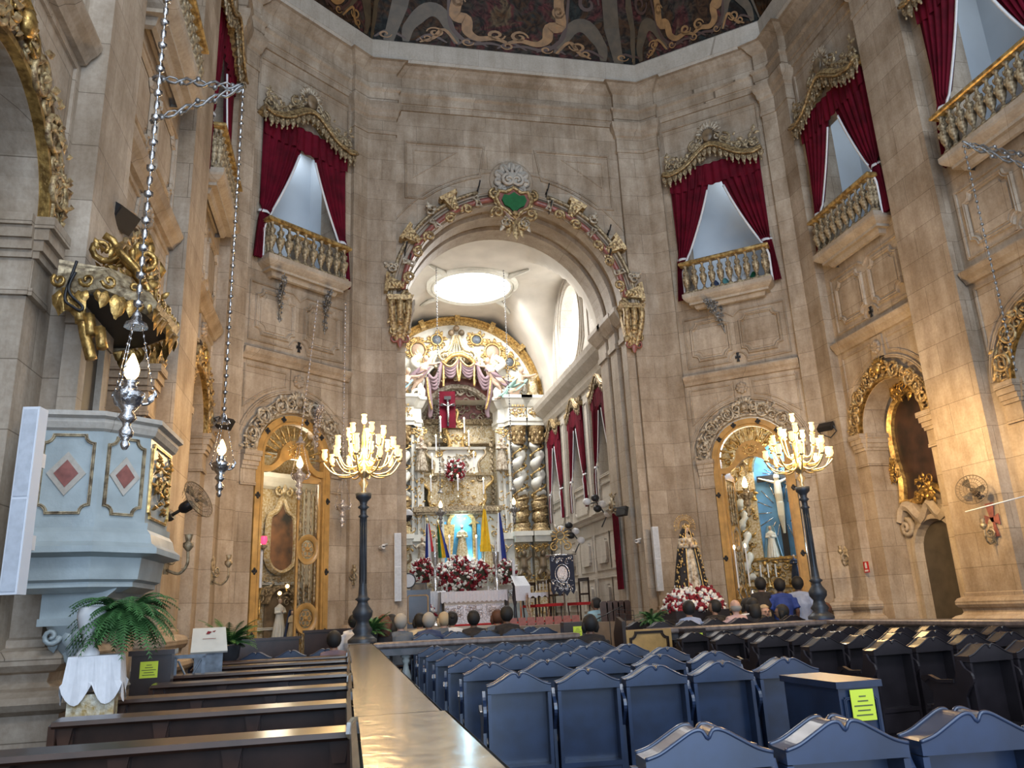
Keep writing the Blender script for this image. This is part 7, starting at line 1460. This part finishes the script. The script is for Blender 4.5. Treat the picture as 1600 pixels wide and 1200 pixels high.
# ------------------------------------------------------------------ people
def person(p,rz,label,skin='skin_mid',hair='hair_black',top='cloth_black',bottom='cloth_navy',sit=True,hs='short',scale=1,turn=0,glasses=False,sleeve=True,bald=False,armpose=None,lean=0):
    t=thing('person',label,'person',fr(p,rz)@Matrix.Diagonal((scale*1.16,scale*1.08,scale,1))); hz=.47 if sit else .93    # hip height; faces +Y
    sh=hz+.50; nk=sh+.06; hd=nk+.17
    bm=M()
    bm.tube([(0,0,hz-.02),(0,-.01,hz+.14),(0,-.02,hz+.32),(0,-.0,sh-.03),(0,.0,sh+.03)],[.155,.145,.16,.13,.06],10,flat=.72 if False else 1.0)
    bm.tube([(-.17,0,sh-.01),(0,0,sh+.0),(.17,0,sh-.01)],[.06,.085,.06],8); bm.tube([(0,0,sh),(0,.015,nk+.06)],.052,8)
    hl=Matrix.Translation((0,.02,hd))@Matrix.Rotation(turn,4,'Z')
    bm.ball((0,0,0),.110,12,9,(.80,.96,1.18),T=hl); bm.ball((0,.05,-.055),.055,8,6,(.9,.9,1),T=hl); bm.ball((0,.112,-.01),.017,6,4,(.9,1,1.6),T=hl)
    for s in (-1,1): bm.ball((s*.092,0,-.005),.022,6,4,(.5,.8,1.3),T=hl)
    arms=armpose or (((.20,0,sh-.03),(.25,.02,sh-.29),(.17,.20,sh-.42)) if sit else ((.20,0,sh-.03),(.25,-.02,sh-.30),(.24,.07,sh-.53)))
    for s in (-1,1):
        A=[(s*x,y,z) for x,y,z in arms]; bm.tube([A[0],A[1],A[2]],[.052,.042,.03],8)
        h=Vector(A[2]); d=(Vector(A[2])-Vector(A[1])).normalized(); bm.ball(h+d*.05,.042,7,5,(.8,.7,1.2))
        for f in range(4): o=Vector((s*(.014*f-.02),0,0)); bm.tube([h+d*.07+o,h+d*(.11+.008*(1-abs(f-1.5)))+o+Vector((0,.008,0)),h+d*(.125+.01*(f in (1,2)))+o+Vector((0,.02,-.005))],[.011,.010,.008],5)
        bm.tube([h+d*.03,h+d*.06+Vector((-s*.04,.02,0)),h+d*.09+Vector((-s*.045,.03,0))],[.013,.011,.009],5)
    for s in (-1,1):
        if sit: L=[(s*.09,.02,hz),(s*.11,.42,hz+.02),(s*.11,.44,.25),(s*.11,.42,.08)]
        else: L=[(s*.09,0,hz),(s*.10,.02,.50),(s*.10,-.01,.28),(s*.10,-.02,.08)]
        bm.tube(L,[.09,.062,.052,.036],8); bm.tube([L[3],(L[3][0],L[3][1]+.12,.04),(L[3][0],L[3][1]+.19,.035)],[.04,.04,.03],6)
    bm.obj('body',skin,t,rm=.016)
    m=M(); m.tube([(0,0,hz-.06 if not sit else hz),(0,-.01,hz+.14),(0,-.02,hz+.32),(0,-.0,sh-.02),(0,.0,sh+.035)],[.18,.17,.185,.15,.07],12); m.tube([(-.185,0,sh-.02),(0,0,sh+.005),(.185,0,sh-.02)],[.07,.092,.07],9)
    for s in (-1,1):
        A=[Vector((s*x,y,z)) for x,y,z in arms]; e=A[1].lerp(A[2],.85 if sleeve else -.25); m.tube([A[0],A[1] if sleeve else A[0].lerp(A[1],.5),e],[.068,.058,.045] if sleeve else [.068,.066,.064],8)
    m.obj('shirt',top,t,rm=.018)
    m=M()
    for s in (-1,1):
        if sit: L=[(s*.09,.0,hz+.0),(s*.11,.44,hz+.02),(s*.11,.45,.25),(s*.11,.43,.10)]
        else: L=[(s*.075,0,hz+.03),(s*.10,.02,.50),(s*.10,-.01,.28),(s*.10,-.02,.06)]
        m.tube(L,[.115,.082,.07,.06],9)
    m.obj('trousers',bottom,t,rm=.02)
    m=M()
    for s in (-1,1):
        q=(s*.11,.46,.05) if sit else (s*.10,.04,.05); m.ball(q,.06,8,5,(.8,2.0,.75))
    m.obj('shoes','black',t)
    if not bald:
        m=M(); m.ball((0,-.020,.018),.127,12,9,(.84,.95,1.13),T=hl)
        # cut the cap open at the face by flattening the front
        m.v=[(v[0],v[1],v[2]) for v in m.v]
        if hs=='long': m.tube([(0,-.06,.02),(0,-.085,-.14),(0,-.08,-.30)],[.10,.105,.07],9,T=hl); 
        if hs in('bob','long'):
            for s in (-1,1): m.tube([(s*.075,-.02,.03),(s*.092,-.01,-.06),(s*.08,0,-.13)],[.045,.04,.025],7,T=hl)
        if hs=='bun': m.ball((0,-.11,.05),.05,8,6,T=hl)
        inv=hl.inverted(); keep=[]
        for f in m.f:
            c=Vector((0,0,0)); 
            for i in f: c+=Vector(m.v[i])
            c=inv@(c/len(f)); 
            keep.append(not (c.y>.05 and c.z<.07))
        m.s=[a for a,b in zip(m.s,keep) if b]; m.f=[a for a,b in zip(m.f,keep) if b]
        m.obj('hair',hair,t)
    else:
        m=M(); m.ball((0,-.012,-.02),.117,12,8,(.84,.93,.75),T=hl); inv=hl.inverted(); keep=[]
        for f in m.f:
            c=Vector((0,0,0)); 
            for i in f: c+=Vector(m.v[i])
            c=inv@(c/len(f)); keep.append(c.y<.03 and c.z<.01)
        m.s=[a for a,b in zip(m.s,keep) if b]; m.f=[a for a,b in zip(m.f,keep) if b]; m.obj('hair',hair,t)
    m=M()
    for s in (-1,1): m.ball((s*.035,.098,.012),.010,6,4,T=hl)
    m.tube([(-.02,.102,-.05),(0,.108,-.052),(.02,.102,-.05)],.005,4,T=hl); m.obj('eyes_and_mouth','black',t)
    if glasses:
        m=M()
        for s in (-1,1): m.tube([(s*.035+.022*cos(q),.108,.012+.018*sin(q)) for q in [2*PI*i/10 for i in range(10)]],.003,4,closed=True,T=hl); m.tube([(s*.058,.105,.015),(s*.085,.0,.01)],.003,4,T=hl)
        m.tube([(-.012,.11,.014),(.012,.11,.014)],.003,4,T=hl); m.obj('spectacles','black',t)
    return t
def seated(px,py,Y,label,**k):
    p=W(px,py,Y); sc=k.pop('scale',1.0); top=1.33*sc; z=.15 if (14.3<Y<16.3 and p.x<8.4) else (p.z-top if p.z-top>.2 else 0); rz=k.pop('rz',0)
    k['scale']=sc; return person((p.x,Y,max(0,z)),rz,label,**k)
seated(600,966,15.155,'seated person with long reddish-brown hair, leftmost of the people beyond the rail',hair='hair_brown',hs='long',top='cloth_black',skin='skin_mid')
seated(612,968,16.28,'seated person with long dark hair behind the grey-haired man',hair='hair_black',hs='long',top='cloth_grey')
seated(626,969,15.15,'seated person with grey curly hair at the left group',hair='hair_grey',top='cloth_grey',skin='skin_light')
seated(656,963,16.28,'person with black hair and cream collar in the front row',hair='hair_black',hs='bob',top='cloth_cream')
seated(670,966,15.15,'seated man with short greying hair and dark blue shirt',hair='hair_grey',top='cloth_navy',skin='skin_mid')
seated(694,970,16.28,'seated person with short blond-white hair',hair='hair_blond',hs='bob',top='cloth_grey',skin='skin_light')
seated(706,969,16.28,'seated person with dark hair tied back',hair='hair_black',hs='bun',top='cloth_white')
seated(740,966,15.15,'seated person with round black hair in the middle of the left group',hair='hair_black',top='cloth_black',skin='skin_dark')
seated(777,963,16.28,'seated person with brown and blond hair before the altar',hair='hair_brown',hs='bob',top='cloth_grey')
seated(792,963,15.15,'seated person with black hair at the right end of the left group',hair='hair_black',top='cloth_black',skin='skin_dark',scale=1.04)
seated(922,972,12.75,'person in black with black hair by the middle aisle, seen from behind',hair='hair_black',hs='bob',top='cloth_black',skin='skin_dark')
seated(930,935,19.6,'seated person in a pale blue shirt turned left by the chancel platform',hair='hair_black',top='cloth_sky',skin='skin_dark',turn=1.2)
seated(1076,946,14.8,'seated person in blue-grey denim shirt with black hair, leftmost of the right group',hair='hair_black',top='cloth_lightblue',rz=.1)
seated(1116,943,16.0,'seated man in a dark suit looking left, in the right group',hair='hair_black',top='cloth_black',skin='skin_mid',turn=1.1)
seated(1149,942,14.8,'seated bald man in a pale pink shirt',hair='hair_grey',bald=True,top='cloth_pink',skin='skin_light')
seated(1166,938,16.0,'person in a white top behind the bald man',hair='hair_black',hs='bob',top='cloth_white')
seated(1176,945,14.8,'seated person with long straight black hair beside the woman facing the camera',hair='hair_black',hs='long',top='cloth_black')
seated(1192,938,16.0,'fair-haired person with glasses turned to face the camera',hair='hair_blond',hs='bob',top='cloth_grey',skin='skin_light',rz=PI,glasses=True)
seated(1220,946,14.8,'seated person with dark hair, glasses and teal top turned left',hair='hair_black',hs='bob',top='cloth_teal',turn=1.0,glasses=True)
seated(1286,939,14.8,'seated man with glasses and a bright blue shirt at the right end of the group',hair='hair_brown',top='cloth_blue',skin='skin_light',turn=.9,glasses=True)
def standing(px,py,Y,label,**k):
    p=W(px,py,Y); sc=k.pop('scale',1.0); k['scale']=sc; rz=k.pop('rz',0); return person((p.x,Y,max(0,p.z-1.79*sc)),rz,label,sit=False,**k)
standing(1187,903,16.4,'standing man in a dark jacket with his back turned at the right chapel gate',top='cloth_black',skin='skin_mid',scale=1.05,rz=-.3)
standing(1217,905,16.2,'standing man in a royal blue polo shirt at the right chapel gate',top='cloth_blue',skin='skin_dark',scale=1.04,rz=-.3,sleeve=False)
standing(1245,903,16.3,'standing man in a light blue shirt at the right chapel gate',top='cloth_lightblue',skin='skin_dark',scale=1.06,rz=-.4)
p=W(553,970,14.8); person((p.x,14.8,0),0,'standing person in a white top with black hair behind the left candelabrum',top='cloth_white',skin='skin_mid',sit=False,scale=.84)
seated(522,992,13.2,'small seated person with dark hair in the left corner seats',hair='hair_black',top='mauve',scale=.95)
# ------------------------------------------------------------------ chancel furniture and choir desks
for i,(px,Y,rz) in enumerate(((833,24.6,.3),(852,23.2,-.4),(868,22.4,-.5),(905,22.6,-1.2))):
    p=W(px,950,Y); t=thing('red_chair','dark wooden chair with red seat in the chancel, '+('behind the lectern table','left of the banner','under the banner','right of the banner')[i],'chair',fr((p.x,Y,1.12),rz))
    m=M(); m.box(-.24,.24,-.24,.24,.42,.5); m.obj('seat','red_carpet',t); m=M()
    for s in (-1,1): m.box(s*.22-.02,s*.22+.02,.2,.24,.5,1.15)
    m.box(-.24,.24,.2,.24,1.08,1.18); m.box(-.24,.24,.2,.24,.7,.75); m.obj('backrest','dark_wood',t)
    for a in (-1,1):
        for b in (-1,1): m=M(); m.tube([(a*.2,b*.2,0),(a*.22,b*.22,.42)],.022,5); m.obj('leg','dark_wood',t)
p=W(813,930,23.8); t=thing('lectern','slender lectern draped in white cloth right of the altar table','lectern',fr((p.x,23.8,1.12),.2)); m=M(); m.tube([(0,0,0),(0,0,1.1)],.03,6); m.lathe([(.2,0),(.05,.06)],(0,0,0),10); m.obj('stand','brass',t); m=M(); m.add([(-.25,-.2,1.05),(.25,-.2,1.05),(.22,.15,1.35),(-.22,.15,1.35),(-.24,-.22,.62),(.24,-.22,.62)],[(0,1,2,3),(4,5,1,0)]); m.obj('cloth','white_cloth',t)
p=W(842,935,23.3); t=thing('small_gilt_table','small white and gilt table with curved legs right of the lectern','table',fr((p.x,23.3,1.12),0)); m=M(); m.box(-.35,.35,-.2,.2,.78,.83); m.grid(lambda u,v:(-.36+.72*u,-.21-.01*sin(u*40),.83-(.12+.03*sin(u*25))*v),30,2); m.obj('cloth','white_cloth',t)
for s in (-1,1):
    for b in (-1,1): m=M(); m.tube(crom([(s*.3,b*.15,.78),(s*.34,b*.17,.5),(s*.28,b*.15,.2),(s*.33,b*.17,0)]),.03,5); m.obj('leg','white_gilt',t)
for i in range(5): 
    p2=(p.x-.05+.1*i,23.3,1.95); candle(p2,.16+.04*i,'slim white candle on the small gilt table, %s from the left'%ORD[i],stick=.06,lit=False,r=.012)
p=W(803,905,24); t=thing('paschal_candle','large white candle on a tall dark stand right of the altar table','candle',fr((p.x,24,1.12))); z=W(800,900,24).z-1.12; m=M(); m.lathe([(.18,0),(.06,.1),(.04,.5),(.08,.7),(.05,z-.3),(.1,z-.2)],(0,0,0),10); m.obj('stand','iron',t); m=M(); m.lathe([(.045,z-.2),(.045,z+.5)],(0,0,0),8); m.obj('candle','white_cloth',t)
p=W(962,955,18.7)
for i in range(5):
    x=W(944+9*i,955,18.75).x; t=thing('folded_chair','brown curved wooden chair back on the chancel step, %s from the left'%ORD[i],'chair',fr((x,18.75,1.12))); m=M(); m.prism([(-.08,.0),(.08,.0),(.09,.42),(.05,.47),(-.05,.47),(-.09,.42)],-.03,.03); m.obj('back_slat','pew_wood',t); m=M(); m.box(-.08,.08,.03,.3,.15,.18); m.obj('seat','pew_wood',t)
for i in range(8):
    x=W(802+14*i,975,18.9).x; t=thing('choir_chair','red-brown chair back in the row on the chancel step, %s'%(['leftmost','second','third','fourth','fifth','sixth','seventh','rightmost'][i]),'chair',fr((x,18.9,1.12 if False else 1.0))); m=M(); m.box(-.09,.09,-.02,.02,.0,.30); m.obj('backrest','red_marble',t); m=M(); m.box(-.09,.09,.02,.25,.12,.15); m.obj('seat','dark_wood',t)
for i,(px,Y) in enumerate(((953,17.6),(978,17.2))):
    p=W(px,975,Y); t=thing('music_stand',('thin black microphone stand in the middle aisle','thin black music stand in the middle aisle')[i],'stand',fr((p.x,Y,0)))
    m=M(); m.tube([(0,0,.25),(0,0,1.3)],.012,5); 
    for k in range(3): a=2*PI*k/3; m.tube([(0,0,.3),(.25*cos(a),.25*sin(a),.01)],.01,4)
    m.obj('stand','black',t); m=M()
    if i==0: m.tube([(-.3,0,1.2),(.3,0,1.45)],.01,4); m.ball((.32,0,1.46),.03,6,4)
    else:
        for z in (1.1,1.2,1.3,1.4): m.tube([(-.2,0,z),(.2,0,z-.05)],.006,4)
        m.tube([(-.2,0,1.1),(-.2,0,1.4)],.006,4); m.tube([(.2,0,1.05),(.2,0,1.35)],.006,4)
    m.obj('head','black',t)
